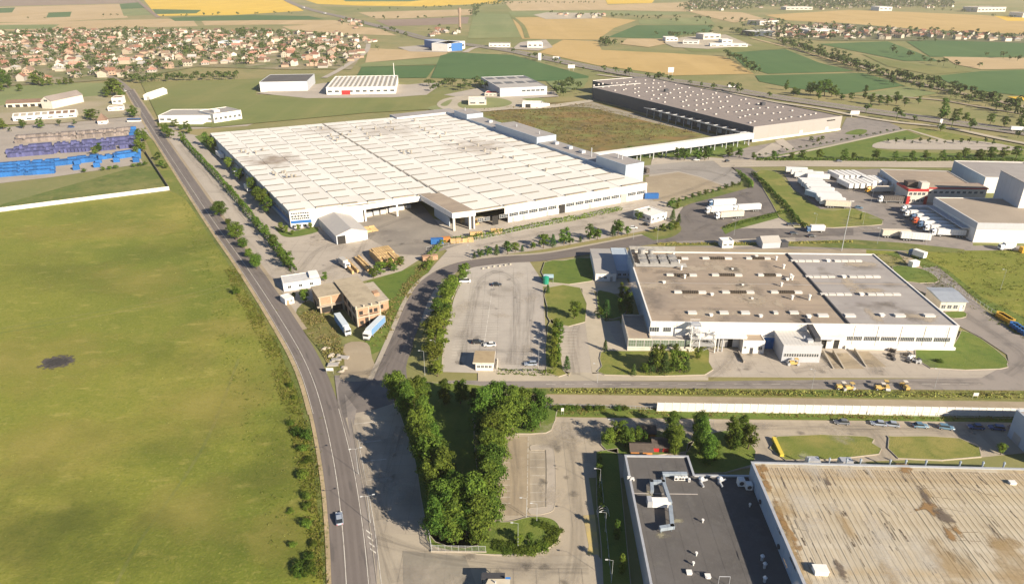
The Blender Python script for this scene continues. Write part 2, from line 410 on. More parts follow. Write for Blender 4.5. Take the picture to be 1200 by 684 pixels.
# ================================================================== THE GROUND
def sheet(name, pts, z, m, kind='structure'):
 mb = MB()
 mb.poly([(p[0], p[1], z) for p in pts])
 me = mb.mesh(name, m)
 if me.polygons[0].normal.z < 0: me.flip_normals()
 o = mk(name, me)
 props(o, kind=kind)
 return o
def inset(pts, d):
 P = [Vector((p[0], p[1])) for p in pts]
 a = sum(P[i - 1].x * P[i].y - P[i].x * P[i - 1].y for i in range(len(P)))
 s = 1 if a > 0 else -1
 out = []
 N = len(P)
 for i in range(N):
  e0 = (P[i] - P[i - 1]).normalized(); e1 = (P[(i + 1) % N] - P[i]).normalized()
  n0 = Vector((-e0.y, e0.x)) * s; n1 = Vector((-e1.y, e1.x)) * s
  b = (n0 + n1)
  k = max(b.length_squared / 2, .35)
  out.append(P[i] + b * (d / k))
 return out
def island(name, px, m, kerb=.16, n=4, h=.42, world=None):
 """a raised lawn with a kerb stone edge round it"""
 pts = world if world else gps(px)
 if n > 1: pts = smooth(pts, n)
 inner = inset(pts, kerb)
 k = MB(); k.ring([(p[0], p[1]) for p in pts], inner, 0.0, h)
 props(k.obj('kerb', M_KERB), kind='structure')
 return sheet(name, inner, h - .03, m)
def ribbon(name, pts, w0, w1, z, m, n=6):
 """a road along a centre line; u runs across in metres, v along"""
 P = smooth(pts, n, closed=False) if n > 1 else [Vector(p) for p in pts]
 mb = MB(); mb.uv = []
 acc = 0
 for i, p in enumerate(P):
  d = (P[min(i + 1, len(P) - 1)] - P[max(i - 1, 0)]).normalized()
  nrm = Vector((d.y, -d.x, 0))
  if i: acc += (p - P[i - 1]).length
  a, b = p - nrm * w0, p + nrm * w1
  mb.v += [(a.x, a.y, z), (b.x, b.y, z)]
  mb.uv += [(-w0, acc), (w1, acc)]
  if i:
   k = 2 * i
   mb.f.append((k - 2, k - 1, k + 1, k)); mb.m.append(0)
 me = mb.mesh(name, m)
 if me.polygons[0].normal.z < 0: me.flip_normals()
 return props(mk(name, me), kind='structure')
def dashes(name, pts, off, w, on, offl, z, m, n=6):
 P = smooth(pts, n, closed=False) if n > 1 else [Vector(p) for p in pts]
 mb = MB(); acc = 0
 for i in range(len(P) - 1):
  d = P[i + 1] - P[i]; L = d.length; d.normalize()
  nrm = Vector((d.y, -d.x, 0))
  s = 0.0
  while s < L:
   ph = (acc + s) % (on + offl)
   step = min((on - ph) if ph < on else (on + offl - ph), L - s)
   step = max(step, .01)
   if ph < on:
    a = P[i] + d * s + nrm * off; b = P[i] + d * (s + step) + nrm * off
    q = nrm * (w / 2)
    mb.quad(*[(v.x, v.y, z) for v in (a - q, a + q, b + q, b - q)])
   s += step
  acc += L
 me = mb.mesh(name, m)
 me.update()
 if len(me.polygons) and me.polygons[0].normal.z < 0: me.flip_normals()
 return props(mk(name, me), kind='structure')
def road_mat(name, base, lanes, worn, dark):
 """asphalt with paler wheel tracks and tar repairs, following the road's own u, v"""
 m = surf(name, base, [(.03, worn, .42, .62, .5), (1, dark, .54, .75, .4)], bump=.1, bscale=5)
 nt = m.node_tree; N, L = nt.nodes, nt.links
 b = N['Principled BSDF']
 src = b.inputs['Base Color'].links[0].from_socket
 uv = N.new('ShaderNodeUVMap'); uv.uv_map = 'uv'
 sx = N.new('ShaderNodeSeparateXYZ'); L.new(uv.outputs[0], sx.inputs[0])
 ad = N.new('ShaderNodeMath'); ad.operation = 'MULTIPLY'; ad.inputs[1].default_value = 2 * math.pi / lanes
 L.new(sx.outputs[0], ad.inputs[0])
 si = N.new('ShaderNodeMath'); si.operation = 'COSINE'; L.new(ad.outputs[0], si.inputs[0])
 mp = N.new('ShaderNodeMapping'); mp.inputs['Scale'].default_value = (1.2, .06, 1)
 L.new(uv.outputs[0], mp.inputs[0])
 nz = N.new('ShaderNodeTexNoise'); nz.inputs['Scale'].default_value = 1.0; nz.inputs['Detail'].default_value = 5
 L.new(mp.outputs[0], nz.inputs['Vector'])
 a2 = N.new('ShaderNodeMath'); a2.operation = 'MULTIPLY_ADD'; a2.inputs[1].default_value = .12
 L.new(si.outputs[0], a2.inputs[0]); L.new(nz.outputs[0], a2.inputs[2])
 mr = N.new('ShaderNodeMapRange'); mr.inputs[1].default_value = .42; mr.inputs[2].default_value = .7; mr.inputs[4].default_value = .8
 L.new(a2.outputs[0], mr.inputs[0])
 mx = N.new('ShaderNodeMix'); mx.data_type = 'RGBA'
 L.new(mr.outputs[0], mx.inputs[0]); L.new(src, mx.inputs[6]); mx.inputs[7].default_value = worn
 mp2 = N.new('ShaderNodeMapping'); mp2.inputs['Scale'].default_value = (.5, .05, 1)
 L.new(uv.outputs[0], mp2.inputs[0])
 n2 = N.new('ShaderNodeTexNoise'); n2.inputs['Scale'].default_value = 1.3; n2.inputs['Detail'].default_value = 2
 L.new(mp2.outputs[0], n2.inputs['Vector'])
 m2 = N.new('ShaderNodeMapRange'); m2.inputs[1].default_value = .62; m2.inputs[2].default_value = .66; m2.inputs[4].default_value = .55
 L.new(n2.outputs[0], m2.inputs[0])
 mz = N.new('ShaderNodeMix'); mz.data_type = 'RGBA'
 L.new(m2.outputs[0], mz.inputs[0]); L.new(mx.outputs[2], mz.inputs[6]); mz.inputs[7].default_value = dark
 L.new(mz.outputs[2], b.inputs['Base Color'])
 return m
M_ROAD = road_mat('main road asphalt', A(.145, .125, .113), 1.75, A(.185, .16, .144), A(.095, .085, .081))
M_HIGHWAY = road_mat('highway asphalt', A(.20, .17, .145), 3.6, A(.25, .215, .185), A(.15, .135, .12))
def wear_mat():
 m = bpy.data.materials.new('tyre wear'); m.use_nodes = True
 N, K = m.node_tree.nodes, m.node_tree.links
 b = N['Principled BSDF']; b.inputs['Base Color'].default_value = A(.10, .09, .082); b.inputs['Roughness'].default_value = .9
 uv = N.new('ShaderNodeUVMap'); uv.uv_map = 'uv'
 sx = N.new('ShaderNodeSeparateXYZ'); K.new(uv.outputs[0], sx.inputs[0])
 ab = N.new('ShaderNodeMath'); ab.operation = 'ABSOLUTE'; K.new(sx.outputs[0], ab.inputs[0])
 fo = N.new('ShaderNodeMapRange'); fo.inputs[1].default_value = 2.6; fo.inputs[2].default_value = .6; fo.inputs[3].default_value = 0; fo.inputs[4].default_value = 1; K.new(ab.outputs[0], fo.inputs[0])
 mp = N.new('ShaderNodeMapping'); mp.inputs['Scale'].default_value = (.9, .05, 1); K.new(uv.outputs[0], mp.inputs[0])
 nz = N.new('ShaderNodeTexNoise'); nz.inputs['Scale'].default_value = 1.4; nz.inputs['Detail'].default_value = 6; K.new(mp.outputs[0], nz.inputs['Vector'])
 mr = N.new('ShaderNodeMapRange'); mr.inputs[1].default_value = .36; mr.inputs[2].default_value = .72; mr.inputs[4].default_value = .33; K.new(nz.outputs[0], mr.inputs[0])
 mu = N.new('ShaderNodeMath'); mu.operation = 'MULTIPLY'; K.new(mr.outputs[0], mu.inputs[0]); K.new(fo.outputs[0], mu.inputs[1])
 tr = N.new('ShaderNodeBsdfTransparent'); ms = N.new('ShaderNodeMixShader')
 K.new(mu.outputs[0], ms.inputs[0]); K.new(tr.outputs[0], ms.inputs[1]); K.new(b.outputs[0], ms.inputs[2]); K.new(ms.outputs[0], N['Material Output'].inputs[0])
 return m
M_WEAR = wear_mat()
def wear(px, z, n=8): ribbon('tyre_wear', gps(px), 2.3, 2.3, z, M_WEAR, n)
# the plain, to the horizon
gb = MB()
xs = [-14000, -4000, -1500, -500, 0, 500, 1500, 4000, 14000]
ys = [-1500, 0, 300, 900, 2500, 6000, 16000]
for i in range(len(xs) - 1):
 for j in range(len(ys) - 1):
  gb.quad((xs[i], ys[j], 0), (xs[i + 1], ys[j], 0), (xs[i + 1], ys[j + 1], 0), (xs[i], ys[j + 1], 0))
props(gb.obj('ground', M_GROUND), kind='structure')
# fields far away (corner points read off the photograph, laid on the plain)
FIELDS = [
 (F_PLOUGH, [(-60, -8), (165, -8), (160, 4), (-60, 9)]),
 (F_STUBBLE, [(-60, 10), (22, 8), (140, 5), (150, 21), (60, 26), (-60, 27)]),
 (F_GREEN, [(57, 15), (84, 14), (82, 20), (54, 21)]),
 (F_GREEN, [(140, 5), (164, 3), (170, 10), (142, 11)]),
 (F_PALE, [(142, 11), (170, 11), (178, 18), (145, 19)]),
 (F_GREEN, [(-60, 12), (18, 9), (14, 15), (-60, 17)]),
 (F_STUBBLE, [(-60, 29), (120, 24), (225, 22), (232, 31), (60, 35), (-60, 37)]),
 (F_PALE, [(-60, 30), (70, 29), (60, 34), (-60, 36)]),
 (F_SUN, [(166, -3), (330, -3), (356, 13), (275, 18), (184, 19)]),
 (F_GREEN, [(178, 11), (236, 12), (230, 16), (183, 17)]),
 (F_GREEN, [(198, 21), (290, 18), (362, 19), (380, 23), (300, 24), (205, 25)]),
 (F_STUBBLE, [(236, 25), (300, 24), (392, 24), (420, 30), (330, 29), (240, 30)]),
 (F_PALE, [(330, 30), (420, 31), (430, 34), (340, 37)]),
 (F_SUN, [(345, -4), (480, -3), (590, 1), (585, 4), (500, 8), (420, 7), (372, 5)]),
 (F_GREEN, [(400, -1), (500, 0), (480, 2), (405, 2)]),
 (F_OLIVE, [(375, 8), (470, 9), (560, 7), (555, 11), (480, 13), (400, 15)]),
 (F_STUBBLE, [(420, 15), (480, 13), (555, 11), (554, 18), (470, 22), (440, 22)]),
 (F_PLOUGH, [(440, 24), (550, 20), (548, 28), (500, 30), (455, 31)]),
 (F_STUBBLE, [(330, 31), (390, 28), (445, 34), (465, 42), (400, 40), (340, 35)]),
 (F_OLIVE, [(555, 9), (640, 4), (660, 10), (680, 44), (548, 46)]),
 (F_PALE, [(556, 16), (596, 17), (612, 44), (548, 45)]),
 (F_SUN, [(708, -4), (770, -4), (764, 4), (712, 5)]),
 (F_STUBBLE, [(590, 2), (708, -2), (712, 6), (770, 4), (808, 3), (804, 14), (700, 12), (600, 13)]),
 (F_PALE, [(596, 14), (700, 13), (804, 15), (790, 18), (700, 19), (600, 19)]),
 (F_WHEAT, [(600, 21), (690, 19), (746, 24), (720, 33), (700, 47), (612, 46)]),
 (F_GREEN, [(712, 44), (746, 30), (836, 30), (832, 39), (800, 41), (780, 46)]),
 (F_PALE, [(748, 24), (830, 20), (838, 29), (750, 29)]),
 (F_WHEAT, [(632, 62), (660, 47), (700, 49), (705, 59), (790, 63), (850, 67), (884, 87), (790, 89), (700, 77)]),
 (F_GREEN, [(855, 62), (920, 58), (960, 74), (1002, 84), (900, 87), (872, 78)]),
 (F_OLIVE, [(800, 56), (905, 50), (925, 57), (860, 62), (810, 61)]),
 (F_GREEN, [(885, 89), (1010, 86), (1040, 94), (1060, 101), (990, 111), (930, 104), (890, 96)]),
 (F_WHEAT, [(896, 18), (995, 12), (1075, 15), (1150, 18), (1260, 28), (1260, 46), (1160, 39), (1080, 35), (1000, 29), (920, 24)]),
 (F_STUBBLE, [(800, 12), (870, 15), (895, 22), (860, 27), (830, 20)]),
 (F_SUN, [(1165, 19), (1280, 20), (1280, 26), (1180, 25)]),
 (F_GREEN, [(1062, 49), (1130, 46), (1280, 50), (1280, 66), (1140, 68), (1090, 67)]),
 (F_GREEN, [(960, 52), (1040, 49), (1075, 62), (1100, 72), (1060, 72), (1010, 62)]),
 (F_OLIVE, [(1010, 64), (1060, 74), (1140, 84), (1090, 88), (1040, 78)]),
 (F_STUBBLE, [(1105, 67), (1280, 70), (1280, 80), (1150, 82), (1120, 76)]),
 (F_GREEN, [(1095, 90), (1150, 84), (1280, 80), (1280, 116), (1190, 112), (1130, 105)]),
 (F_SUN, [(1180, 114), (1280, 114), (1280, 124), (1205, 120)]),
 (F_PALE, [(1000, 112), (1062, 102), (1100, 110), (1060, 116)]),
 (F_STUBBLE, [(432, 57), (525, 61), (522, 66), (428, 74)]),
 (F_PALE, [(428, 74), (522, 67), (518, 76), (420, 79)]),
 (F_GREEN, [(424, 79), (511, 77), (500, 92), (417, 92)]),
 (F_GREEN, [(516, 66), (530, 62), (600, 65), (690, 90), (688, 97), (590, 94), (505, 92)]),
 (F_PALE, [(640, 96), (690, 92), (684, 103), (655, 110)]),
 (F_OLIVE, [(165, 97), (330, 92), (300, 106), (300, 112), (480, 113), (555, 108), (520, 128), (430, 133), (250, 150), (190, 148)]),
 (F_PALE, [(-60, 108), (70, 98), (125, 98), (125, 112), (55, 118), (-60, 132)]),
]
for i, (m, px) in enumerate(FIELDS):
 sheet('field', gps(px), .05 + .012 * i, m)
sheet('heath', smooth(gps([(545, 128), (600, 124), (690, 119), (760, 136), (826, 156), (760, 170), (700, 178), (640, 172), (590, 150)]), 4), .08, M_HEATH)
sheet('far_road_verge', smooth(gps([(500, 128), (540, 118), (600, 113), (640, 118), (600, 128), (545, 131)]), 4), .62, F_PALE)
# ---- the big meadow beside the road
sheet('meadow', gps([(-420, 720), (-420, 300), (-10, 249), (200, 224), (222, 232), (262, 296), (300, 360), (332, 415), (352, 465), (372, 540), (380, 610), (386, 760)]), .04, M_MEADOW)
sheet('side_meadow', gps([(-150, 268), (-150, 252), (0, 240), (165, 194), (182, 196), (200, 222), (0, 246)]), .05, M_ROUGH)
_c = gp(67, 424.5)
props(film('ash_patch', blob(_c.x, _c.y, 7.0, 5.4), .15, film_mat('burnt ash', A(.075, .066, .06), 1.0, .45, soft=.3)), kind='structure')
props(film('ash_core', blob(_c.x, _c.y, 5.2, 4.0), .16, film_mat('black ash', A(.045, .042, .04), .8, .9)), kind='structure')
_r = random.Random(12); _pale = film_mat('dry grass patch', A(.37, .32, .075), .5, .07, soft=2.5); _dark = film_mat('lush grass patch', A(.095, .13, .017), .27, .05, soft=3)
for px, py, rx, ry, m in ((20, 425, 45, 30, _pale), (280, 385, 30, 16, _pale), (170, 330, 40, 20, _pale), (250, 470, 26, 22, _pale), (330, 620, 9, 14, _pale), (60, 520, 34, 20, _pale), (230, 600, 20, 16, _pale), (110, 640, 30, 16, _dark), (300, 560, 26, 24, _dark), (180, 520, 34, 18, _dark), (300, 450, 20, 30, _dark), (215, 290, 50, 20, _dark), (60, 320, 60, 24, _dark), (20, 620, 26, 14, _dark), (350, 650, 10, 14, _dark), (60, 650, 40, 16, _dark), (200, 650, 34, 14, _dark), (290, 640, 18, 16, _dark), (330, 540, 14, 26, _dark), (90, 580, 36, 12, _dark), (340, 480, 10, 24, _dark), (120, 270, 70, 18, _pale), (190, 420, 26, 14, _dark)):
 p = gp(px, py); props(film('grass_patch', blob(p.x, p.y, rx, ry, _r.uniform(-.6, .6)), _r.uniform(.125, .135), m), kind='structure')
for k, q in enumerate(([(-40, 392), (100, 368), (190, 352), (260, 335), (330, 318)], [(-40, 397), (100, 373), (190, 356), (262, 339), (334, 321)], [(280, 420), (240, 520), (160, 640), (120, 720)])):
 ribbon('track', gps(q), .45, .45, .06 + k * .004, M_DRYLAWN)
# the weedy, sandy verges of the main road
VERGE_L = [(392, 760), (388, 684), (384, 610), (377, 540), (361, 470), (329, 395), (284, 320), (239, 255), (199, 195), (169, 145), (148, 105)]
sheet('verge', gps([(x, y) for x, y in VERGE_L] + [(162, 145), (190, 195), (222, 240), (262, 300), (300, 362), (330, 417), (350, 468), (366, 540), (374, 610), (379, 684), (382, 760)]), .07, surf('weedy verge', A(.12, .15, .035), [(.05, A(.17, .185, .05), .44, .62, .8), (.3, A(.07, .10, .02), .5, .68, .7), (.5, A(.36, .29, .16), .58, .72, .6), (2, A(.25, .23, .09), .55, .75, .5)], bump=.6, bscale=1.5))
# ---- paved yards
def yard(name, px, z, m, n=1):
 p = gps(px)
 return sheet(name, smooth(p, n) if n > 1 else p, z, m)
# around the white factory
yard('yard', [(168, 152), (186, 150), (236, 160), (262, 178), (520, 260), (757, 228), (765, 180), (850, 186), (874, 216), (868, 222), (800, 240), (760, 252), (640, 282), (548, 304), (520, 292), (502, 298), (470, 318), (440, 326), (424, 330), (400, 345), (350, 372), (332, 372), (300, 314), (252, 246)], .12, M_CONCRETE)
yard('tarmac_apron', [(400, 262), (425, 246), (492, 237), (520, 270), (545, 285), (500, 300), (468, 298), (440, 284)], .16, surf('stained apron', A(.27, .24, .20), [(.05, A(.18, .16, .14), .42, .62, .8), (.2, A(.33, .295, .24), .5, .7, .5), (1, A(.15, .135, .12), .56, .75, .5)], bump=.1))
yard('sandy_yard', [(757, 222), (756, 208), (795, 202), (820, 208), (858, 222), (800, 236), (766, 236)], .16, M_TAN)
yard('yard', [(740, 196), (800, 190), (852, 188), (872, 212), (862, 221), (820, 207), (795, 201), (752, 206)], .17, surf('grey yard', A(.30, .275, .245), [(.04, A(.235, .215, .19), .42, .62, .7), (.3, A(.34, .31, .28), .5, .7, .5), (.1, A(.2, .18, .165), .55, .7, .6, (.3, 1.5, 1), .4)]))
# lay-by strip between the road and the hedge
yard('lay_by', [(184, 150), (214, 158), (262, 206), (300, 246), (338, 292), (352, 322), (320, 322), (310, 305), (250, 232), (200, 166)], .20, M_CONCRETE)
# village side and beverage yard
yard('yard', [(-60, 158), (20, 148), (160, 134), (172, 146), (168, 152), (165, 186), (168, 192), (60, 208), (0, 215), (-60, 222)], .12, surf('dusty yard', A(.36, .315, .265), [(.05, A(.29, .255, .215), .42, .62, .7), (.2, A(.42, .37, .30), .5, .7, .5)]))
yard('forecourt', [(196, 148), (290, 140), (318, 131), (310, 140), (290, 148), (200, 153)], .14, M_CONCRETE)
yard('yard', [(-60, 148), (-60, 128), (70, 118), (118, 112), (165, 128), (165, 136), (60, 146)], .60, surf('farm yard', A(.33, .28, .19), [(.02, A(.22, .21, .09), .42, .6, .8), (.08, A(.42, .36, .26), .5, .7, .6)]))
# far roadside yards
yard('forecourt', [(466, 56), (500, 53), (505, 60), (545, 61), (520, 62), (480, 61)], .70, M_CONCRETE)
yard('yard', [(300, 110), (330, 106), (380, 98), (478, 100), (500, 98), (520, 98), (500, 112), (460, 115), (360, 116)], .70, M_CONCRETE)
yard('yard', [(520, 112), (560, 104), (650, 108), (655, 114), (600, 117), (560, 118)], .71, M_CONCRETE)
yard('roundabout_road', [(512, 124), (520, 117), (545, 113), (580, 113), (610, 116), (622, 121), (640, 124), (690, 118), (690, 121), (640, 128), (600, 129), (560, 132), (525, 130)], .74, M_CONCRETE2, 3)
yard('lawn', [(516, 124), (524, 119), (530, 118), (524, 125)], .78, F_PALE, 3)
yard('lawn', [(538, 121), (560, 116), (585, 116), (600, 121), (590, 126), (560, 128), (540, 127)], .78, F_PALE, 4)
yard('yard', [(625, 18), (640, 15), (700, 16), (706, 22), (640, 23)], .70, M_CONCRETE2)
yard('yard', [(600, 58), (610, 50), (640, 47), (648, 56), (630, 60)], .70, M_CONCRETE)
yard('village_ground', [(-80, 44), (60, 34), (200, 35), (300, 36), (400, 41), (436, 50), (428, 62), (412, 82), (330, 82), (230, 79), (160, 92), (90, 97), (-80, 106)], .66, surf('village ground', A(.24, .205, .115), [(.012, A(.13, .15, .05), .42, .58, .9), (.03, A(.33, .27, .19), .5, .65, .8)]))
yard('village_ground', [(800, 0), (900, 5), (1060, 8), (1120, 4), (1110, -2), (800, -6)], .66, surf('suburb ground', A(.16, .155, .085), [(.006, A(.08, .10, .04), .42, .58, .9)]))
yard('village_ground', [(880, 32), (980, 27), (1090, 36), (1230, 42), (1230, 52), (1100, 48), (960, 48), (900, 42)], .67, surf('hamlet ground', A(.17, .165, .085), [(.006, A(.08, .10, .04), .42, .58, .9)]))
yard('yard', [(776, 50), (800, 44), (850, 41), (882, 54), (830, 58), (790, 56)], .68, M_CONCRETE2)
yard('sand_pit', [(726, 52), (735, 46), (778, 46), (780, 52), (760, 56)], .68, F_STUBBLE)
# slate warehouse surroundings
yard('yard', [(880, 172), (984, 154), (992, 138), (1030, 139), (1052, 148), (1064, 154), (900, 186), (880, 188), (850, 188), (846, 182)], .14, M_ASPHALT2)
yard('service_road', [(640, 124), (690, 118), (705, 123), (790, 146), (880, 168), (878, 172), (826, 158), (740, 138), (690, 126)], .10, surf('dusty service road', A(.30, .265, .20), [(.1, A(.24, .21, .16), .45, .65, .7)]))
for q in ([(880, 183), (905, 168), (919, 172), (898, 184)], [(922, 178), (908, 165), (918, 163), (934, 176)]):
 yard('parking_patch', q, .18, M_CONCRETE)
yard('lawn', [(990, 157), (1004, 152), (1016, 153), (1010, 158)], .19, M_LAWN, 4)
yard('lawn', [(890, 186), (1062, 153), (1080, 160), (1062, 166), (1040, 168), (1020, 173), (1050, 178), (1200, 182), (1260, 186), (1260, 190), (890, 188)], .16, M_LAWN)
yard('lawn', [(1066, 152), (1080, 150), (1200, 172), (1280, 184), (1280, 190), (1200, 182), (1150, 176), (1110, 166), (1082, 160)], .15, M_DRYLAWN)
yard('lawn', [(720, 186), (752, 176), (870, 162), (878, 172), (846, 183), (826, 184)], .16, M_LAWN)
yard('car_park', [(1022, 171), (1034, 166), (1060, 164), (1150, 166), (1200, 176), (1150, 176), (1040, 175)], .20, M_CONCRETE, 3)
yard('footpath', [(1062, 152), (1066, 152), (1114, 166), (1106, 166)], .22, M_CONCRETE2)
yard('footpath', [(900, 186), (1060, 152), (1066, 152), (906, 187)], .23, M_CONCRETE2)
# concrete road behind the logistics yard
CR = gps([(840, 192), (930, 191), (1040, 192), (1300, 194)])
ribbon('road', CR, 10, 10, .21, surf('old concrete road', A(.42, .365, .285), [(.03, A(.35, .30, .235), .42, .62, .7), (.5, A(.29, .25, .20), .55, .72, .5)]), 1)
dashes('road_marking', CR, -1.5, .5, 6, 1, .235, M_ASPHALT2, 1)
dashes('road_marking', CR, 4.5, .4, 8, 1, .235, M_ASPHALT2, 1)
# logistics yard
yard('yard', [(918, 203), (1030, 198), (1060, 222), (1092, 232), (1140, 262), (1140, 290), (1080, 296), (1000, 292), (860, 292), (800, 288), (790, 282), (905, 268), (985, 266), (1030, 264), (1036, 258), (1000, 244), (985, 244), (962, 245), (930, 222)], .12, M_ASPHALT2)
yard('yard', [(840, 276), (860, 262), (905, 250), (932, 268), (932, 286), (860, 290)], .14, M_CONCRETE)
# loop road and truck park
yard('truck_park', [(790, 262), (797, 248), (812, 238), (880, 219), (888, 210), (884, 202), (893, 203), (900, 212), (926, 240), (922, 246), (868, 258), (846, 266), (836, 274), (800, 280), (760, 284)], .16, M_ASPHALT, 3)
yard('road', [(856, 196), (880, 197), (900, 212), (890, 222), (878, 220), (868, 206)], .17, M_ASPHALT)
yard('road', [(640, 298), (700, 287), (760, 276), (800, 270), (850, 268), (1000, 268), (1000, 276), (850, 281), (790, 283), (740, 290), (680, 300), (640, 306)], .18, M_ASPHALT)
yard('road', [(1000, 266), (1040, 262), (1060, 270), (1080, 284), (1130, 288), (1300, 289), (1300, 293), (1100, 294), (1000, 290)], .125, M_ASPHALT2)
yard('grass_strip', [(780, 285.5), (905, 284), (1000, 281), (1060, 285), (1130, 292.5), (1130, 297), (1015, 292), (905, 288), (780, 288.5)], .165, M_ROUGH)
# strip between the loop road and the brown roofed factory
yard('pavement', [(640, 306), (700, 300), (740, 291), (830, 287), (905, 288), (1015, 292), (1015, 297), (735, 297), (690, 306)], .10, M_TAN)
# access road from the junction
AR = gps([(445, 470), (460, 430), (478, 385), (492, 350), (512, 325), (545, 311), (600, 304), (660, 298)])
AR2 = gps([(452, 446), (474, 392), (490, 352), (508, 328), (540, 312), (590, 305), (640, 301.5), (700, 291), (760, 279)])
yard('pavement', [(428, 452), (446, 418), (470, 368), (490, 336), (506, 314), (524, 294), (545, 288), (640, 268), (760, 246), (800, 240), (800, 258), (770, 268), (640, 292), (560, 303), (540, 314), (520, 335), (512, 360)], .15, M_CONCRETE)
ribbon('road', AR2, 4.2, 4.2, .22, M_ROAD)
yard('junction', [(392, 440), (432, 440), (470, 470), (480, 520), (472, 760), (440, 760), (425, 684), (412, 600), (404, 540)], .185, M_ASPHALT2)
ribbon('pavement', AR2, 5.9, -4.2, .235, M_KERB)
sheet('junction', smooth(gps([(400, 446), (430, 446), (448, 428), (470, 400), (484, 404), (476, 430), (480, 470), (468, 500), (440, 520), (414, 520), (398, 470)]), 4), .195, M_ASPHALT)
# big lot by the trees: bus bay of old concrete
yard('bus_bay', [(405, 490), (418, 484), (440, 480), (470, 470), (500, 520), (520, 600), (545, 650), (445, 648), (430, 600), (420, 545)], .21, surf('bus bay concrete', A(.375, .325, .255), [(.06, A(.30, .26, .205), .42, .62, .7), (.3, A(.36, .325, .27), .5, .7, .5), (1.5, A(.22, .2, .175), .55, .75, .4), (.3, A(.40, .36, .28), .56, .66, .5, (.2, 1, 1))], bump=.1))
yard('forecourt', [(443, 624), (500, 628), (545, 646), (590, 652), (650, 652), (700, 650), (730, 690), (740, 790), (440, 790)], .23, surf('forecourt concrete', A(.385, .335, .26), [(.06, A(.32, .28, .215), .42, .62, .7), (.3, A(.38, .335, .265), .5, .7, .5), (1.5, A(.25, .22, .18), .55, .75, .4)], bump=.1))
yard('yard', [(472, 646), (545, 652), (560, 690), (560, 790), (474, 790)], .25, surf('darker concrete', A(.26, .235, .19), [(.1, A(.22, .2, .165), .42, .62, .7), (.6, A(.31, .28, .225), .5, .7, .5)]))
yard('turning_lane', [(404, 462), (411, 520), (424, 600), (435, 684), (440, 760), (466, 760), (450, 660), (434, 600), (422, 540), (414, 500), (418, 480)], .225, M_ASPHALT2)
# car park of the brown roofed factory
yard('car_park', [(516, 436), (520, 400), (532, 350), (546, 316), (575, 308), (620, 306), (636, 330), (640, 400), (642, 440)], .19, surf('car park slabs', A(.41, .372, .322), [(.03, A(.345, .312, .272), .42, .62, .8), (.15, A(.46, .42, .36), .5, .7, .5), (.1, A(.30, .272, .242), .54, .68, .6, (1.2, .12, 1)), (1.2, A(.27, .25, .22), .55, .75, .4)], bump=.1))
yard('car_park', [(652, 378), (686, 378), (694, 440), (660, 440)], .19, M_CONCRETE)
yard('footpath', [(682, 336), (694, 336), (706, 372), (722, 400), (735, 412), (735, 436), (694, 438), (686, 380)], .20, M_CONCRETE2)
yard('footpath', [(634, 330), (700, 328), (734, 326), (740, 340), (745, 344), (705, 345), (690, 339), (636, 336)], .21, M_CONCRETE2)
yard('yard', [(690, 378), (726, 376), (740, 412), (700, 412)], .17, M_CONCRETE)
# street south of it
yard('yard', [(806, 408), (1120, 408), (1120, 400), (1180, 432), (1180, 444), (830, 442), (806, 440)], .16, M_CONCRETE)
yard('pavement', [(560, 434), (700, 437), (830, 440), (830, 446), (560, 447)], .20, M_CONCRETE2)
yard('road', [(520, 446), (830, 447), (1150, 443), (1182, 426), (1180, 416), (1150, 396), (1115, 378), (1100, 355), (1060, 330), (1048, 315), (1080, 315), (1098, 312), (1120, 330), (1150, 360), (1190, 392), (1240, 400), (1240, 458), (700, 454.5), (520, 455)], .18, M_ASPHALT2)
yard('footpath', [(1050, 294), (1062, 296), (1082, 315), (1100, 318), (1080, 322), (1066, 314)], .17, M_TAN)
yard('road', [(560, 462), (700, 463), (1260, 472), (1260, 483), (760, 478), (640, 474.5), (560, 472)], .17, M_TAN)
# car park in front of the charcoal roofed building
yard('car_park', [(575, 508), (640, 508), (650, 489), (880, 492), (1100, 494), (1230, 496), (1230, 528), (1150, 536), (1040, 540), (900, 545), (800, 560), (690, 560), (696, 600), (704, 700), (580, 700), (570, 640)], .16, surf('warm car park', A(.385, .33, .252), [(.05, A(.325, .28, .215), .42, .62, .7), (.2, A(.38, .33, .26), .5, .7, .5), (1.2, A(.25, .22, .175), .55, .75, .4), (.15, A(.235, .205, .165), .54, .68, .6, (1.5, .15, 1))], bump=.1))
yard('car_park', [(578, 512), (620, 512), (622, 604), (584, 604)], .20, surf('sandy bay', A(.335, .275, .195), [(.1, A(.28, .23, .165), .42, .62, .7), (.5, A(.39, .325, .235), .5, .7, .5)]))
# ---- the main road and its marks
MR = gps([(414, 760), (411, 684), (405, 610), (396, 545), (382, 482), (366, 435), (342, 390), (295, 318), (250, 256), (209, 195), (176, 145), (151, 105)])
ribbon('road', MR, 4.0, 4.0, .27, M_ROAD)
ribbon('road', gps([(151, 107), (140, 97), (124, 88), (108, 81), (96, 74), (80, 66)]), 4, 4, .70, M_HIGHWAY)
dashes('road_marking', MR, -.9, .16, 400, 0, .285, M_PAINT)
dashes('road_marking', MR[4:], -3.7, .12, 500, 0, .285, M_PAINT)
dashes('road_marking', MR[:5], 3.75, .14, 300, 0, .285, M_PAINT)
ribbon('dirt_shoulder', MR[4:], 5.3, -4.0, .262, M_DIRT)
ribbon('dirt_shoulder', MR[:6], 5.0, -4.0, .264, M_DIRT)
ribbon('dirt_shoulder', MR[6:], -4.0, 5.6, .266, M_TAN)
E1 = gps([(412, 492), (420, 540), (431, 600), (442, 684)])
ribbon('kerb', E1, .09, .09, .32, M_KERB)
dashes('road_marking', gps([(419, 510), (428, 560), (438, 612), (449, 700)]), 0, .16, 300, 0, .29, M_PAINT)
hm = MB()
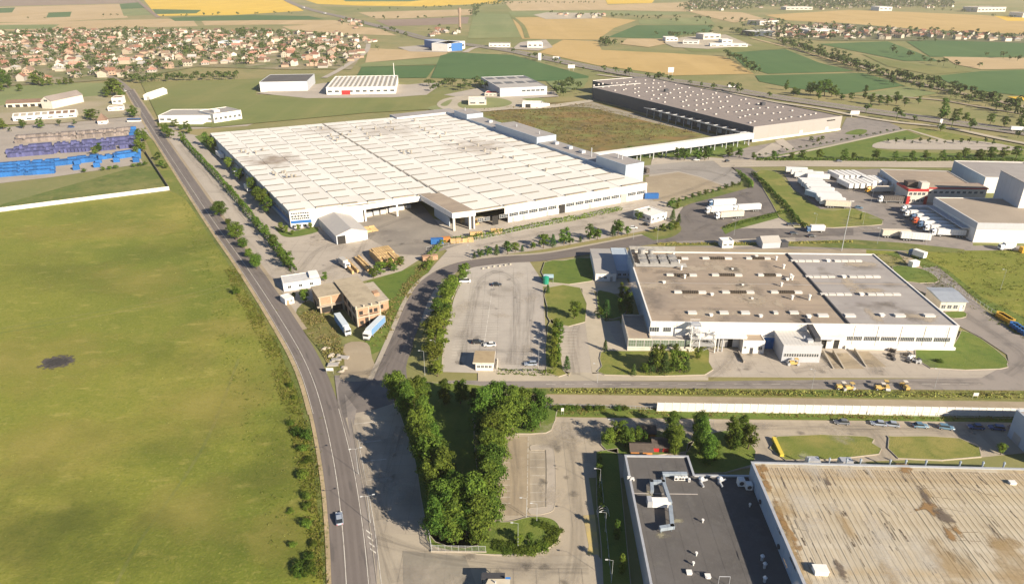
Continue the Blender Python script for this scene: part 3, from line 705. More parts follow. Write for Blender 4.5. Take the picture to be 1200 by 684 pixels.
for k in range(4):
 a = gp(429 + k * 1.6, 621 + 7.2 * k); b = gp(436 + k * 1.6, 626 + 7.2 * k)
 hm.quad((a.x, a.y, .29), (a.x + .1, a.y - .45, .29), (b.x, b.y - .45, .29), (b.x, b.y, .29))
for px, py in ((416, 497), (421, 519), (426, 541), (431, 563)):
 a = gp(px, py); hm.quad((a.x, a.y, .29), (a.x, a.y - .25, .29), (a.x + 6, a.y + .8, .29), (a.x + 6, a.y + 1.05, .29))
props(hm.obj('road_marking', M_PAINT), kind='structure')
# the highway
HW = gps([(322, -12), (335, 0), (362, 11), (400, 20), (435, 29), (475, 39), (500, 46), (550, 53), (600, 60.5), (650, 71), (700, 81), (760, 91.5), (825, 100), (900, 113), (1000, 128), (1100, 142), (1200, 156), (1400, 184)])
ribbon('highway', HW, 13, 13, .80, M_HIGHWAY)
for o, on, of in ((-12, 900, 0), (-2, 900, 0), (2, 900, 0), (12, 900, 0), (-7, 12, 8), (7, 12, 8)):
 dashes('road_marking', HW[7:], o, .35, on, of, .83, M_PAINT)
ribbon('median', HW[5:], 1.4, 1.4, .84, F_OLIVE)
ribbon('road', gps([(700, 88), (770, 97), (840, 107), (900, 119), (960, 128), (1000, 136), (1050, 144), (1107, 150), (1160, 161), (1200, 169), (1400, 205)]), 3.4, 3.4, .78, M_CONCRETE2)
ribbon('road', gps([(545, 62), (560, 56), (600, 57), (640, 52)]), 5, 5, .79, M_CONCRETE)
ribbon('road', gps([(380, 92), (402, 80), (428, 62), (432, 52)]), 4, 4, .72, M_CONCRETE)
ribbon('track', gps([(885, 40), (930, 52), (990, 72), (1040, 88), (1090, 102), (1130, 111), (1200, 126), (1300, 150)]), 5, 5, .82, M_TAN)
ribbon('track', gps([(880, 45), (930, 58), (1000, 78)]), 3, 3, .72, F_STUBBLE)
ribbon('track', gps([(1020, 112), (1100, 118), (1160, 128), (1300, 150)]), 3, 3, .72, M_TAN)
ribbon('track', gps([(160, 0), (172, 10), (186, 21)]), 6, 6, .75, F_PLOUGH)
ribbon('track', gps([(600, 20), (612, 30), (618, 45)]), 5, 5, .75, F_OLIVE)
# ---- lawns with kerbs
island('lawn', [(700, 342), (708, 342), (722, 346), (735, 360), (728, 372), (708, 374), (700, 360)], M_LAWN, n=2)
island('lawn', [(640, 338), (680, 338), (686, 378), (646, 380), (641, 360)], M_DRYLAWN, n=2)
island('lawn', [(638, 308), (660, 306), (692, 303), (694, 330), (640, 331)], M_LAWN, n=2)
island('lawn', [(642, 382), (651, 379), (660, 435), (668, 438), (640, 438)], M_DRYLAWN, n=2)
island('lawn', [(704, 413), (735, 412), (800, 411), (828, 405), (831, 425), (826, 440), (708, 440), (705, 430)], M_DRYLAWN, n=2)
island('lawn', [(1072, 410), (1118, 403), (1126, 388), (1150, 398), (1178, 420), (1180, 428), (1172, 433), (1090, 432)], M_LAWN, n=2)
island('lawn', [(1045, 313), (1058, 330), (1096, 332), (1098, 326), (1086, 318), (1066, 313)], M_LAWN, n=2)
island('lawn', [(1106, 370), (1118, 374), (1132, 372), (1130, 366), (1108, 366)], M_LAWN, n=2)
island('lawn', [(886, 203), (900, 200), (916, 206), (930, 224), (962, 246), (985, 246), (1002, 246), (1030, 256), (1034, 262), (1020, 265), (930, 266), (905, 240)], M_DRYLAWN, n=2)
island('lawn', [(596, 612), (622, 606), (645, 608), (656, 618), (655, 632), (640, 645), (615, 651), (560, 650), (510, 642), (500, 628), (520, 618), (570, 612)], M_LAWN, n=3)
island('lawn', [(456, 440), (490, 448), (560, 452), (580, 462), (560, 480), (556, 520), (566, 600), (560, 640), (510, 636), (496, 600), (486, 540), (470, 490)], M_LAWN, n=3)
island('lawn', [(560, 482), (644, 478), (652, 486), (648, 500), (640, 508), (600, 509), (562, 506)], M_LAWN, n=2)
island('lawn', [(910, 512), (1015, 512), (1022, 520), (1030, 533), (920, 540)], M_DRYLAWN, n=2)
island('lawn', [(1041, 514), (1048, 512), (1124, 514), (1150, 536), (1052, 538)], M_DRYLAWN, n=2)
island('lawn', [(698, 530), (724, 526), (760, 900), (716, 900), (704, 640), (699, 590)], M_LAWN, n=1)
island('lawn', [(704, 522), (716, 505), (800, 508), (806, 530), (730, 534)], M_LAWN, n=2)
island('lawn', [(806, 520), (850, 505), (876, 515), (884, 545), (812, 556)], M_LAWN, n=2)
island('lawn', [(514, 436), (512, 400), (524, 345), (540, 322), (546, 318), (530, 350), (520, 400), (518, 430)], M_LAWN, n=1)
sheet('grass_bank', gps([(640, 455.5), (1260, 458.5), (1260, 470), (700, 461.5), (560, 461), (560, 455)]), .15, M_ROUGH)
sheet('grass_verge', gps([(640, 475.5), (760, 479), (1260, 488), (1260, 496), (640, 488)]), .15, M_LAWN)
sheet('grass_verge', gps([(846, 268), (868, 258), (922, 247), (926, 252), (860, 270), (850, 275)]), .24, M_LAWN)
sheet('weedy_ground', smooth(gps([(346, 372), (362, 352), (384, 372), (398, 398), (408, 416), (404, 432), (388, 432), (374, 410)]), 3), .21, surf('weedy plot', A(.17, .16, .05), [(.08, A(.09, .12, .03), .44, .6, .8), (.3, A(.29, .235, .11), .5, .68, .8), (1, A(.10, .085, .06), .55, .72, .6)], bump=.6))
sheet('weedy_ground', gps([(430, 330), (470, 318), (500, 306), (512, 300), (504, 316), (488, 338), (468, 372), (448, 410), (430, 418), (428, 400), (452, 372), (455, 350)]), .20, M_LAWN)
sheet('dirt_drive', smooth(gps([(404, 404), (430, 402), (436, 420), (440, 434), (424, 447), (398, 444), (404, 430)]), 3), .23, M_TAN)
sheet('rough_field', gps([(1012, 297), (1000, 292), (1100, 294), (1300, 292), (1300, 430), (1195, 388), (1150, 352), (1110, 318), (1080, 300)]), .09, M_MEADOW)
sheet('verge', gps([(1034, 296), (1084, 314), (1098, 312), (1126, 335), (1150, 356), (1196, 390), (1230, 396), (1230, 386), (1150, 348), (1110, 316), (1075, 298)]), .13, M_LAWN)
sheet('verge', gps([(180, 168), (168, 152), (165, 150), (184, 196), (200, 223), (222, 236), (208, 206), (188, 180)]), .13, M_DRYLAWN)
sheet('verge', gps([(228, 160), (240, 158), (262, 178), (262, 188), (246, 178)]), .15, M_LAWN)
sheet('planting_bed', smooth(gps([(322, 265), (338, 272), (368, 266), (372, 272), (345, 278), (330, 276)]), 3), .20, M_LAWN)
sheet('planting_bed', smooth(gps([(783, 262), (790, 258), (798, 266), (796, 273), (780, 280), (740, 283), (742, 276), (770, 270)]), 3), .20, M_ROUGH)
sheet('planting_bed', smooth(gps([(784, 236), (800, 234), (868, 214), (862, 200), (866, 200), (884, 214), (872, 222), (806, 240), (790, 246)]), 2), .24, M_ROUGH)
# darkened driving lanes, turning arcs and drip lines on the paved ground
for k, q in enumerate(([(541, 428), (548, 390), (556, 350), (562, 330), (574, 321), (590, 318)], [(600, 428), (604, 390), (606, 350), (603, 332), (592, 322), (575, 318)], [(614, 430), (620, 380), (624, 340)], [(536, 415), (570, 412), (625, 413)],
  [(675, 440), (672, 400), (676, 382)], [(700, 451), (900, 450), (1150, 448)], [(830, 444), (850, 430), (862, 414)], [(1030, 440), (1020, 425), (975, 428), (930, 436)], [(1180, 440), (1200, 420), (1170, 395), (1120, 360), (1085, 322)],
  [(664, 495), (672, 540), (677, 590), (676, 640), (668, 690)], [(690, 520), (760, 503), (880, 500), (1100, 504)], [(1040, 540), (1030, 515), (1020, 503)], [(600, 515), (604, 560), (602, 605)], [(440, 632), (500, 650), (600, 664), (690, 668)], [(462, 684), (452, 650), (440, 600), (428, 545), (416, 490)], [(470, 500), (452, 560), (448, 610)],
  [(300, 320), (340, 330), (400, 310), (450, 290), (520, 284)], [(330, 350), (350, 320), (380, 290), (440, 275)], [(420, 300), (440, 270), (480, 255)], [(560, 296), (640, 278), (740, 254)], [(560, 290), (600, 281), (700, 262)], [(760, 236), (800, 226), (850, 205), (860, 194)], [(770, 200), (820, 200), (856, 208)],
  [(810, 262), (806, 250), (830, 240), (880, 226)], [(815, 272), (860, 250), (900, 240)], [(880, 282), (960, 276), (1030, 270), (1060, 276)], [(1000, 225), (1030, 235), (1050, 255), (1070, 275)], [(990, 225), (1010, 220), (1040, 222)], [(210, 170), (250, 214), (300, 272), (330, 310)], [(215, 168), (262, 214), (320, 280), (345, 330)], [(60, 150), (160, 140)], [(430, 440), (450, 425), (470, 395)], [(398, 480), (425, 455), (452, 425)], [(388, 440), (410, 440), (440, 436)])):
 wear(q, .30 + .003 * k)
_oil = film_mat('oil stain', A(.095, .086, .076), .32, 1.2); _dust = film_mat('pale dust', A(.48, .42, .34), .4, .5, soft=2.5); _damp = film_mat('damp patch', A(.21, .185, .156), .2, .3, soft=2.5)
for zone, n in (([(520, 430), (636, 430), (630, 320), (550, 320)], 26), ([(585, 600), (690, 600), (690, 500), (650, 495)], 18), ([(450, 684), (700, 684), (690, 655), (450, 640)], 14), ([(430, 600), (520, 600), (470, 500), (415, 500)], 10), ([(840, 440), (1170, 440), (1040, 412), (830, 412)], 26), ([(330, 350), (500, 285), (420, 262), (300, 290)], 26), ([(560, 290), (740, 250), (740, 238), (540, 280)], 14), ([(980, 265), (1080, 285), (1060, 235), (990, 222)], 16), ([(800, 276), (900, 248), (880, 225), (810, 245)], 10), ([(690, 510), (1150, 510), (1150, 498), (690, 498)], 16)):
 Q = gps(zone)
 for i in range(n):
  u, v = _r.random(), _r.random()
  p = (Q[0].lerp(Q[1], u)).lerp(Q[3].lerp(Q[2], u), v)
  m = _r.choice((_oil, _oil, _dust, _damp, _damp)); k = _r.uniform(.5, 1.6) if m is _oil else _r.uniform(2, 6)
  props(film('ground_stain', blob(p.x, p.y, k * 1.5, k, _r.uniform(0, 3)), .40 + .0008 * i, m), kind='structure')
# ================================================================== BUILDINGS
G1, G2 = math.radians(-1.8), math.radians(28.4)
def at(name, label, cat, px, rz=0.0, z=0.0, group=None):
 return thing(name, label, cat, gp(px[0], px[1], z), rz, group)
def frame_by(pl, pr_):
 a, b = gp(*pl), gp(*pr_)
 d = b - a
 return a, math.atan2(d.y, d.x), d.length
def block(T, x0, y0, x1, y1, h, mw, mr, par=.5, z0=0.0, coping=None, wall='wall', roof='roof'):
 """walls, a roof sheet sunk behind a parapet, and the coping on it"""
 b = MB()
 t = .3
 for (a, c, d, e) in ((x0, y0, x1, y0 + t), (x0, y1 - t, x1, y1), (x0, y0 + t, x0 + t, y1 - t), (x1 - t, y0 + t, x1, y1 - t)):
  b.box(a, c, z0, d, e, h)
 b.obj(wall, mw, T)
 r = MB(); r.box(x0 + t + .003, y0 + t + .003, h - par - .3, x1 - t - .003, y1 - t - .003, h - par)
 ro = r.obj(roof, mr, T)
 if coping:
  c = MB(); e = .08
  for (a, cc, d, f) in ((x0 - e, y0 - e, x1 + e, y0 + t + e), (x0 - e, y1 - t - e, x1 + e, y1 + e), (x0 - e, y0 + t + e, x0 + t + e, y1 - t - e), (x1 - t - e, y0 + t + e, x1 + e, y1 - t - e)):
   c.box(a, cc, h + .003, d, f, h + .1)
  c.obj('coping', coping, T)
 return ro
_win = {}
def window_mesh(w, h, nx, ny, frame, glass):
 k = (round(w, 2), round(h, 2), nx, ny, frame.name, glass.name)
 if k in _win: return _win[k]
 f = MB(); t = .09
 f.box(-w / 2, -.08, 0, w / 2, .0, t); f.box(-w / 2, -.08, h - t, w / 2, .0, h)
 for i in range(nx + 1):
  x = -w / 2 + (w - t) * i / nx
  f.box(x, -.075, t + .002, x + t, -.002, h - t - .002)
 for j in range(1, ny):
  z = h * j / ny
  f.box(-w / 2 + t, -.06, z, w / 2 - t, -.01, z + .06)
 p = MB(); p.box(-w / 2 + t / 2, -.045, t / 2, w / 2 - t / 2, -.02, h - t / 2)
 _win[k] = (f.mesh('window', frame), p.mesh('pane', glass))
 return _win[k]
def window(T, x, y, z, w, h, nx=3, ny=2, frame=None, glass=None, rz=0.0, pane=True, name='window'):
 fm, pm = window_mesh(w, h, nx, ny, frame or M_FRAME, glass or M_GLASS)
 o = mk(name, fm, T, (x, y, z), rz)
 mk('pane', pm, o)
 return o
def panel(T, name, m, x0, z0, x1, z1, y=-.03, d=.05, axis=1):
 """a flat thing proud of a wall: on the front (local y) or on a side wall (local x)"""
 b = MB()
 if axis == 1: b.box(x0, y - d, z0, x1, y, z1)
 else: b.box(y - d, x0, z0, y, x1, z1)
 return b.obj(name, m, T)
def gable(T, x0, y0, x1, y1, he, hr, mw, mr, over=.3, along='y', z0=0.0, th=.18):
 """a pitched roof house body: wall with gables, two roof slopes"""
 b = MB()
 if along == 'y':
  xm = (x0 + x1) / 2
  P = lambda x, y, z: (x, y, z)
  L = ((x0, y0), (x1, y0), (x1, y1), (x0, y1))
  n = len(b.v)
  b.poly([(x0, y0, z0), (x1, y0, z0), (x1, y0, he), (xm, y0, hr - th), (x0, y0, he)])
  b.poly([(x1, y1, z0), (x0, y1, z0), (x0, y1, he), (xm, y1, hr - th), (x1, y1, he)])
  b.quad((x0, y1, z0), (x0, y0, z0), (x0, y0, he), (x0, y1, he))
  b.quad((x1, y0, z0), (x1, y1, z0), (x1, y1, he), (x1, y0, he))
  r = MB(); sl = (hr - he) / (xm - x0)
  for s, xe in ((-1, x0 - over), (1, x1 + over)):
   ze = he - over * sl
   q = [(xe, ze), (xm, hr), (xm, hr - th), (xe, ze - th)]
   n = len(r.v)
   r.v += [(x, y0 - over, z) for x, z in q] + [(x, y1 + over, z) for x, z in q]
   for f in ((0, 1, 5, 4), (1, 2, 6, 5), (2, 3, 7, 6), (3, 0, 4, 7), (3, 2, 1, 0), (4, 5, 6, 7)):
    r.f.append(tuple(n + i for i in f)); r.m.append(0)
 else:
  ym = (y0 + y1) / 2
  b.poly([(x1, y0, z0), (x1, y1, z0), (x1, y1, he), (x1, ym, hr - th), (x1, y0, he)])
  b.poly([(x0, y1, z0), (x0, y0, z0), (x0, y0, he), (x0, ym, hr - th), (x0, y1, he)])
  b.quad((x0, y0, z0), (x1, y0, z0), (x1, y0, he), (x0, y0, he))
  b.quad((x1, y1, z0), (x0, y1, z0), (x0, y1, he), (x1, y1, he))
  r = MB(); sl = (hr - he) / (ym - y0)
  for s, ye in ((-1, y0 - over), (1, y1 + over)):
   ze = he - over * sl
   q = [(ye, ze), (ym, hr), (ym, hr - th), (ye, ze - th)]
   n = len(r.v)
   r.v += [(x0 - over, y, z) for y, z in q] + [(x1 + over, y, z) for y, z in q]
   for f in ((0, 1, 5, 4), (1, 2, 6, 5), (2, 3, 7, 6), (3, 0, 4, 7), (3, 2, 1, 0), (4, 5, 6, 7)):
    r.f.append(tuple(n + i for i in f)); r.m.append(0)
 return b.obj('wall', mw, T), r.obj('roof', mr, T)
# ------------------------------------------------------------------ the white factory with its field of roof sheets
def soot_roof():
 m = surf('white factory roof sheet', A(.66, .635, .575), [(.05, A(.55, .515, .445), .48, .66, .7), (.2, A(.50, .45, .38), .58, .72, .45), (.5, A(.66, .635, .57), .5, .7, .5)], rough=.6, tint=.07)
 N, K = m.node_tree.nodes, m.node_tree.links
 b = N['Principled BSDF']; cur = b.inputs['Base Color'].links[0].from_socket
 g = N.new('ShaderNodeNewGeometry')
 nz = N.new('ShaderNodeTexNoise'); nz.inputs['Scale'].default_value = .12; nz.inputs['Detail'].default_value = 6
 K.new(g.outputs['Position'], nz.inputs['Vector'])
 for px, py, r, am in ((320, 188, 30, .95), (560, 172, 42, .6), (455, 152, 48, .45), (380, 152, 24, .45)):
  d = N.new('ShaderNodeVectorMath'); d.operation = 'DISTANCE'; d.inputs[1].default_value = gp(px, py, 9.5)
  K.new(g.outputs['Position'], d.inputs[0])
  mr = N.new('ShaderNodeMapRange'); mr.inputs[1].default_value = r; mr.inputs[2].default_value = 0; mr.inputs[3].default_value = -.35; mr.inputs[4].default_value = .5; mr.clamp = True
  K.new(d.outputs['Value'], mr.inputs[0])
  ad = N.new('ShaderNodeMath'); ad.operation = 'ADD'; K.new(nz.outputs[0], ad.inputs[0]); K.new(mr.outputs[0], ad.inputs[1])
  m2 = N.new('ShaderNodeMapRange'); m2.inputs[1].default_value = .42; m2.inputs[2].default_value = .86; m2.inputs[4].default_value = am
  K.new(ad.outputs[0], m2.inputs[0])
  mx = N.new('ShaderNodeMix'); mx.data_type = 'RGBA'; mx.inputs[7].default_value = A(.27, .215, .165)
  K.new(m2.outputs[0], mx.inputs[0]); K.new(cur, mx.inputs[6]); cur = mx.outputs[2]
 K.new(cur, b.inputs['Base Color'])
 return m
M_FACTROOF = soot_roof()
M_ROOFGLASS = surf('tan roof glazing', A(.27, .235, .185), [(.5, A(.19, .165, .13), .45, .65, .7)], rough=.5, tint=.2)
def white_factory():
 a = gp(757, 232.5)
 T = thing('factory', 'huge white factory hall with a pale panelled roof and long bands of windows', 'factory', (a.x, a.y, 0), G2)
 HE = 9.2
 L = lambda px, py, z=HE: on_roof(T, px, py, z)
 W = 196.0                                   # the hall runs from x=-W to 0, its front half stands 30 m further out
 D = 253.0
 fl, fr = L(338.5, 248), Vector((0, 0, HE))
 bl, br = L(246.2, 157), L(522, 133)
 s0 = L(516.2, 226.6)                        # front end of the seam
 s1 = L(378.8, 146.2)
 cx = s0.x
 seam_front = Vector((cx, 0, HE));
 d_back = lambda t: bl.lerp(br, t)
 ts = (s1 - bl).length / (br - bl).length
 sb = d_back(ts)
 parts = [((seam_front, fr, br, sb), 6, 20), ((fl, s0, sb, bl), 6, 17)]
 for (p0, p1, p2, p3), nc, nr in parts:
  Q = lambda u, v: p0.lerp(p1, u).lerp(p3.lerp(p2, u), v)
  for i in range(nc):
   for j in range(nr):
    u0, u1, v0, v1 = i / nc, (i + 1) / nc, j / nr, (j + 1) / nr
    g = .14
    o = Q(u0, v0)
    ul = (Q(u1, v0) - Q(u0, v0)).length; vl = (Q(u0, v1) - Q(u0, v0)).length
    gu, gv = g / ul * (u1 - u0), g / vl * (v1 - v0)
    b = MB()
    rise = .55
    c = [Q(u0 + gu, v0 + gv), Q(u1 - gu, v0 + gv), Q(u1 - gu, v1 - gv), Q(u0 + gu, v1 - gv)]
    c = [k - o for k in c]
    jit = R.uniform(-.04, .04)
    hh = [0 + jit, 0 + jit, rise + jit, rise + jit]
    b.v = [(k.x, k.y, -.5) for k in c] + [(k.x, k.y, h) for k, h in zip(c, hh)]
    for f in ((0, 1, 5, 4), (1, 2, 6, 5), (2, 3, 7, 6), (3, 0, 4, 7), (4, 5, 6, 7)):
     b.f.append(f); b.m.append(0)
    b.obj('roof_panel', M_FACTROOF, T, o)
    s = MB()
    e0, e1 = u0 + (u1 - u0) * R.uniform(.03, .08), u0 + (u1 - u0) * R.choice((.62, .72, .8, .92, .97))
    wv = R.uniform(.6, .95) / vl * (v1 - v0)
    c = [Q(e0, v0 + .6 * wv), Q(e1, v0 + .6 * wv), Q(e1, v0 + 2.0 * wv), Q(e0, v0 + 2.0 * wv)]
    c = [k - o for k in c]
    s.v = [(k.x, k.y, -.1) for k in c] + [(k.x, k.y, h) for k, h in zip(c, (.5, .5, .62, .62))]
    for f in ((0, 1, 5, 4), (1, 2, 6, 5), (2, 3, 7, 6), (3, 0, 4, 7), (4, 5, 6, 7)):
     s.f.append(f); s.m.append(0)
    k = c[0]
    s.box(k.x - .2, k.y - .3, -.1, k.x + 1.5, k.y + 1.1, .62)
    s.obj('roof_skylight', M_ROOFGLASS, T, o)
  dk = MB(); dk.prism([p0, p1, p2, p3], HE - .9, HE - .5); dk.obj('roof_deck', M_GUTTER, T)
 dv = (sb - seam_front).normalized(); nn = Vector((-dv.y, dv.x, 0))
 b = MB(); q = [seam_front - nn * .6, seam_front + nn * .6, sb + nn * .6, sb - nn * .6]
 b.prism(q, HE - .2, HE + .62); b.obj('roof_ridge', M_GUTTER, T)
 def wall(p, q, z0, z1, name='wall', m=M_WHITEWALL, th=.4):
  d = (q - p).normalized(); n = Vector((-d.y, d.x, 0))
  b = MB(); b.prism([p, q, q + n * th, p + n * th], z0, z1); return b.obj(name, m, T)
 dock_l, dock_r = L(425, 244.7, 7.2), L(491, 236, 7.2)
 wall(Vector((cx + 22, 0, 0)), Vector((-.4, 0, 0)), 0, 3.0, 'plinth')
 wall(Vector((cx + 20, .02, 0)), Vector((-.4, .02, 0)), 5.0, HE - .03)
 wall(Vector((cx + 22, .5, 0)), Vector((-.4, .5, 0)), 2.9, 5.1, 'wall', M_WHITEWALL, .3)
 wall(Vector((fr.x, 0, 0)), Vector((br.x, br.y, 0)), 0, HE - .04)
 wall(Vector((bl.x + .4, bl.y, 0)), Vector((fl.x + .4, fl.y, 0)), 0, HE - .04, 'wall', M_BLUEWALL)
 wall(br, bl, 0, HE - .05)
 of0, of1 = L(338.5, 248), L(364, 246)
 wall(Vector((of0.x, of0.y - .05, 0)), Vector((of1.x, of1.y - .05, 0)), 0, HE - .02)
 wall(Vector((of1.x, of1.y, 0)), Vector((dock_l.x, dock_l.y, 0)), 0, HE - .03)
 wall(Vector((dock_l.x, dock_l.y, 0)), Vector((s0.x - 9, s0.y, 0)), 6.6, HE - .03)
 back0, back1 = Vector((dock_l.x - 2, dock_l.y + 22, 0)), Vector((s0.x - 6, s0.y + 22, 0))
 wall(back0, back1, 0, 6.6, 'dock_back_wall', M_GREYWALL)
 for k in range(2):
  p = dock_l.lerp(Vector((s0.x - 9, s0.y, 0)), (.02, .52)[k])
  b = MB(); b.box(p.x, p.y - .2, 0, p.x + .9, p.y + .7, 6.6); b.obj('column', M_WHITEWALL, T)
 ang = math.atan2(of1.y - of0.y, of1.x - of0.x); wl = (of1 - of0).length
 O = Side(T, (of0.x, of0.y - .1, 0), ang)
 panel(O, 'blue_band', M_BLUE, .3, 2.7, wl - .2, 4.2)
 for row, (z, h, n) in enumerate(((7.6, .75, 8), (6.0, .9, 6), (4.8, .8, 9))):
  b = MB();
  for i in range(n):
   x = .8 + (wl - 1.6) * i / n
   b.box(x, -.1, z, x + (wl - 1.6) / n * .72, -.03, z + h)
  b.obj('window', M_GLASS if row else M_DARKMETAL, O)
 for i in range(4):
  window(O, 1.6 + i * 2.6, -.02, .6, 1.8, 1.5, 2, 1)
 dl = (bl - fl); sw = dl.length; ang2 = math.atan2(-dl.y, -dl.x)
 W2 = Side(T, (bl.x, bl.y, 0), ang2)
 panel(W2, 'blue_band', M_BLUE, sw - 62, 2.6, sw - 2, 4.2)
 for i in range(22): window(W2, sw - 5 - i * 6.2, -.02, 4.9, 5.4, 1.5, 4, 1)
 for i in range(7): panel(W2, 'loading_door', M_DOOR, 20 + i * 18, .2, 24 + i * 18, 4.2)
 xs_ = [(-108 + 24, -86 + 24)]
 x = cx + 24.0
 gates = {}
 def gx(px, py): return on_plane(T, px, py, 0.0)
 for p0, p1, n in ((560, 575, 2), (585, 653, 6), (663, 726, 6), (735, 756, 2)):
  xa = gx(p0, 232.5 + (757 - p0) * .19)[0]; xb = gx(p1, 232.5 + (757 - p1) * .19)[0]
  ww = (xb - xa) / n
  for i in range(n): window(T, xa + ww * (i + .5), .42, 3.02, ww - .5, 1.95, max(3, int(ww / 1.3)), 2)
 for p0, p1, m in ((577, 584, M_DARK), (655, 662, M_DARK), (727, 734, M_DOOR)):
  xa = gx(p0, 232.5 + (757 - p0) * .19)[0]; xb = gx(p1, 232.5 + (757 - p1) * .19)[0]
  panel(T, 'gate', m, xa, .1, xb, 5.0, y=-.02, d=.08)
 for p0 in (600, 612, 640, 690):
  xa = gx(p0, 232.5 + (757 - p0) * .19)[0]
  panel(T, 'door', M_DOOR, xa, .1, xa + 1.6, 2.6, y=-.02, d=.06)
 b = MB()
 q = [L(490.7, 228.7), L(516.7, 227.3), L(557.3, 248), L(530, 251.3)]
 z0, z1 = 7.0, 9.9
 b.prism([(k.x, k.y) for k in (q[0], q[3], q[2], q[1])], z0, z1 - .12); b.obj('canopy', M_WHITEWALL, T)
 r = MB(); r.prism(inset([(k.x, k.y) for k in (q[0], q[3], q[2], q[1])], .35), z1 - .5, z1); r.obj('canopy_roof', M_ROOFBROWN, T)
 for k in ((q[3].x + .6, q[3].y + .6), (q[2].x - 3.5, q[2].y + .5)):
  c = MB(); c.box(k[0], k[1], 0, k[0] + 1.1, k[1] + 1.1, z0); c.obj('column', M_CREAM, T)
 c = MB(); c.box(q[2].x - 1.2, q[2].y + .2, 0, q[2].x - .4, q[2].y + 30, z0); c.obj('canopy_wall', M_GREYWALL, T)
 c = MB(); c.box(q[3].x + 1.6, q[3].y + 8, 0, q[3].x + 2.0, q[3].y + 28, 5.0); c.obj('canopy_screen', M_BLUEWALL, T)
 dS = (br - fr); Ls = dS.length; angS = math.atan2(dS.y, dS.x)
 P = Side(T, (fr.x, fr.y, 0), angS)
 def strip(x0, x1, y0, y1, h, name='plant_room', mw=M_BLUEWALL):
  b = MB(); b.box(x0, y0, 0, x1, y1, h); b.box(x0 + .4, y0 + .4, h + .002, x1 - .4, y1 - .4, h + .012, 1)
  return b.obj(name, [mw, M_ROOFGREY], P)
 strip(26, Ls - 4, -14, .6, 11.2, 'plant_wing')
 strip(18, 46, -13, 1.2, 15.8)
 strip(112, 168, -15, 1.4, 15.0)
 strip(214, 236, -14, 1.0, 14.6)
 strip(Ls - 3, Ls + 12, -10, 46, 10.8, 'back_wing', M_GREYWALL)
 for x in (30, 34, 60, 120, 150, 230):
  c = MB(); c.tube((x, -6, 11), (x, -6, 19 if x < 50 else 17), .35, .35, 8); c.obj('chimney', M_METAL, P)
 for x in (70, 84, 100, 175, 190):
  c = MB(); c.box(x, -9, 11.2, x + 3.5, -6, 13); c.obj('air_handler', M_METAL, P)
 vm = MB(); vm.tube((0, 0, -.3), (0, 0, 1.3), .55, .55, 8); vm.tube((0, 0, 1.3), (0, 0, 1.8), 1.0, .5, 8)
 vmesh = vm.mesh('roof_vent', M_GUTTER)
 ra = random.Random(3)
 for px, py in [(283, 178), (288, 179), (292, 181), (300, 180), (308, 176), (320, 204), (323, 206), (331, 203), (336, 208), (342, 208), (346, 207), (334, 203), (372, 150), (378, 151), (388, 160), (390, 163), (395, 166), (398, 162), (401, 158), (408, 159), (412, 155), (418, 150), (425, 152), (430, 158), (433, 163), (440, 152), (446, 160), (452, 150), (458, 145), (462, 152), (470, 178), (473, 180), (478, 178), (482, 180), (486, 142), (492, 150), (498, 153), (503, 156), (508, 150), (512, 158), (516, 162), (522, 158), (530, 166), (538, 170), (545, 175), (552, 166), (560, 172), (568, 178), (575, 181), (582, 176), (590, 186), (602, 186), (620, 196), (640, 201)]:
  p = L(px, py, HE + .3)
  mk('roof_vent', vmesh, T, (p.x, p.y, HE + .3), ra.uniform(0, 6), (1, 1, ra.uniform(.7, 1.3)))
 return T
FACT = white_factory()
# covered conveyor bridge to the slate warehouse
def bridge():
 a, b = gp(676, 186.0, 7.5), gp(880, 158.5, 7.5)
 a = gp(676, 189.5, 5.0); b = gp(880, 161.5, 5.0)
 d = b - a; L = d.length
 T = thing('conveyor_bridge', 'long white covered bridge on thin legs linking the white factory and slate warehouse', 'bridge', (a.x, a.y, 0), math.atan2(d.y, d.x))
 n = 24
 m = MB(); m.box(0, -2.6, 5.2, L / n - .12, 2.6, 8.6); seg = m.mesh('wall_panel', M_WHITEWALL)
 r = MB(); r.box(-.06, -2.8, 8.65, L / n - .18, 2.8, 8.85); rs = r.mesh('roof_panel', M_WHITEROOF)
 for i in range(n):
  mk('wall_panel', seg, T, (i * L / n, 0, 0)); mk('roof_panel', rs, T, (i * L / n + .06, 0, 0))
 s = MB(); s.box(0, -2.7, 4.6, L, 2.7, 5.15); s.obj('deck_beam', M_GREYWALL, T)
 lm = MB(); lm.box(-.3, -2.3, 0, .3, -1.7, 4.6); lm.box(-.3, 1.7, 0, .3, 2.3, 4.6); lm.box(-.2, -1.7, 3.6, .2, 1.7, 4.0)
 lmesh = lm.mesh('leg', M_POLE)
 for i in range(14): mk('leg', lmesh, T, (6 + i * (L - 10) / 13, 0, 0))
bridge()
# gabled shed before the loading dock
def shed():
 a = gp(395, 287)
 T = thing('storage_shed', 'grey gabled storage shed with one open bay in front of the white factory dock', 'shed', (a.x, a.y, 0), G2 + .02)
 w, d = 15.5, 31.0
 gable(T, 0, 0, w, d, 4.7, 7.1, M_GREYWALL, M_SHEETGREY, .25)
 panel(T, 'open_bay', M_DARK, .5, .05, 4.4, 4.2, y=-.01)
 for i in range(5): panel(T, 'front_panel', M_WHITEWALL, 4.6 + i * 2.15, .1, 6.66 + i * 2.15, 4.6, y=-.01)
shed()
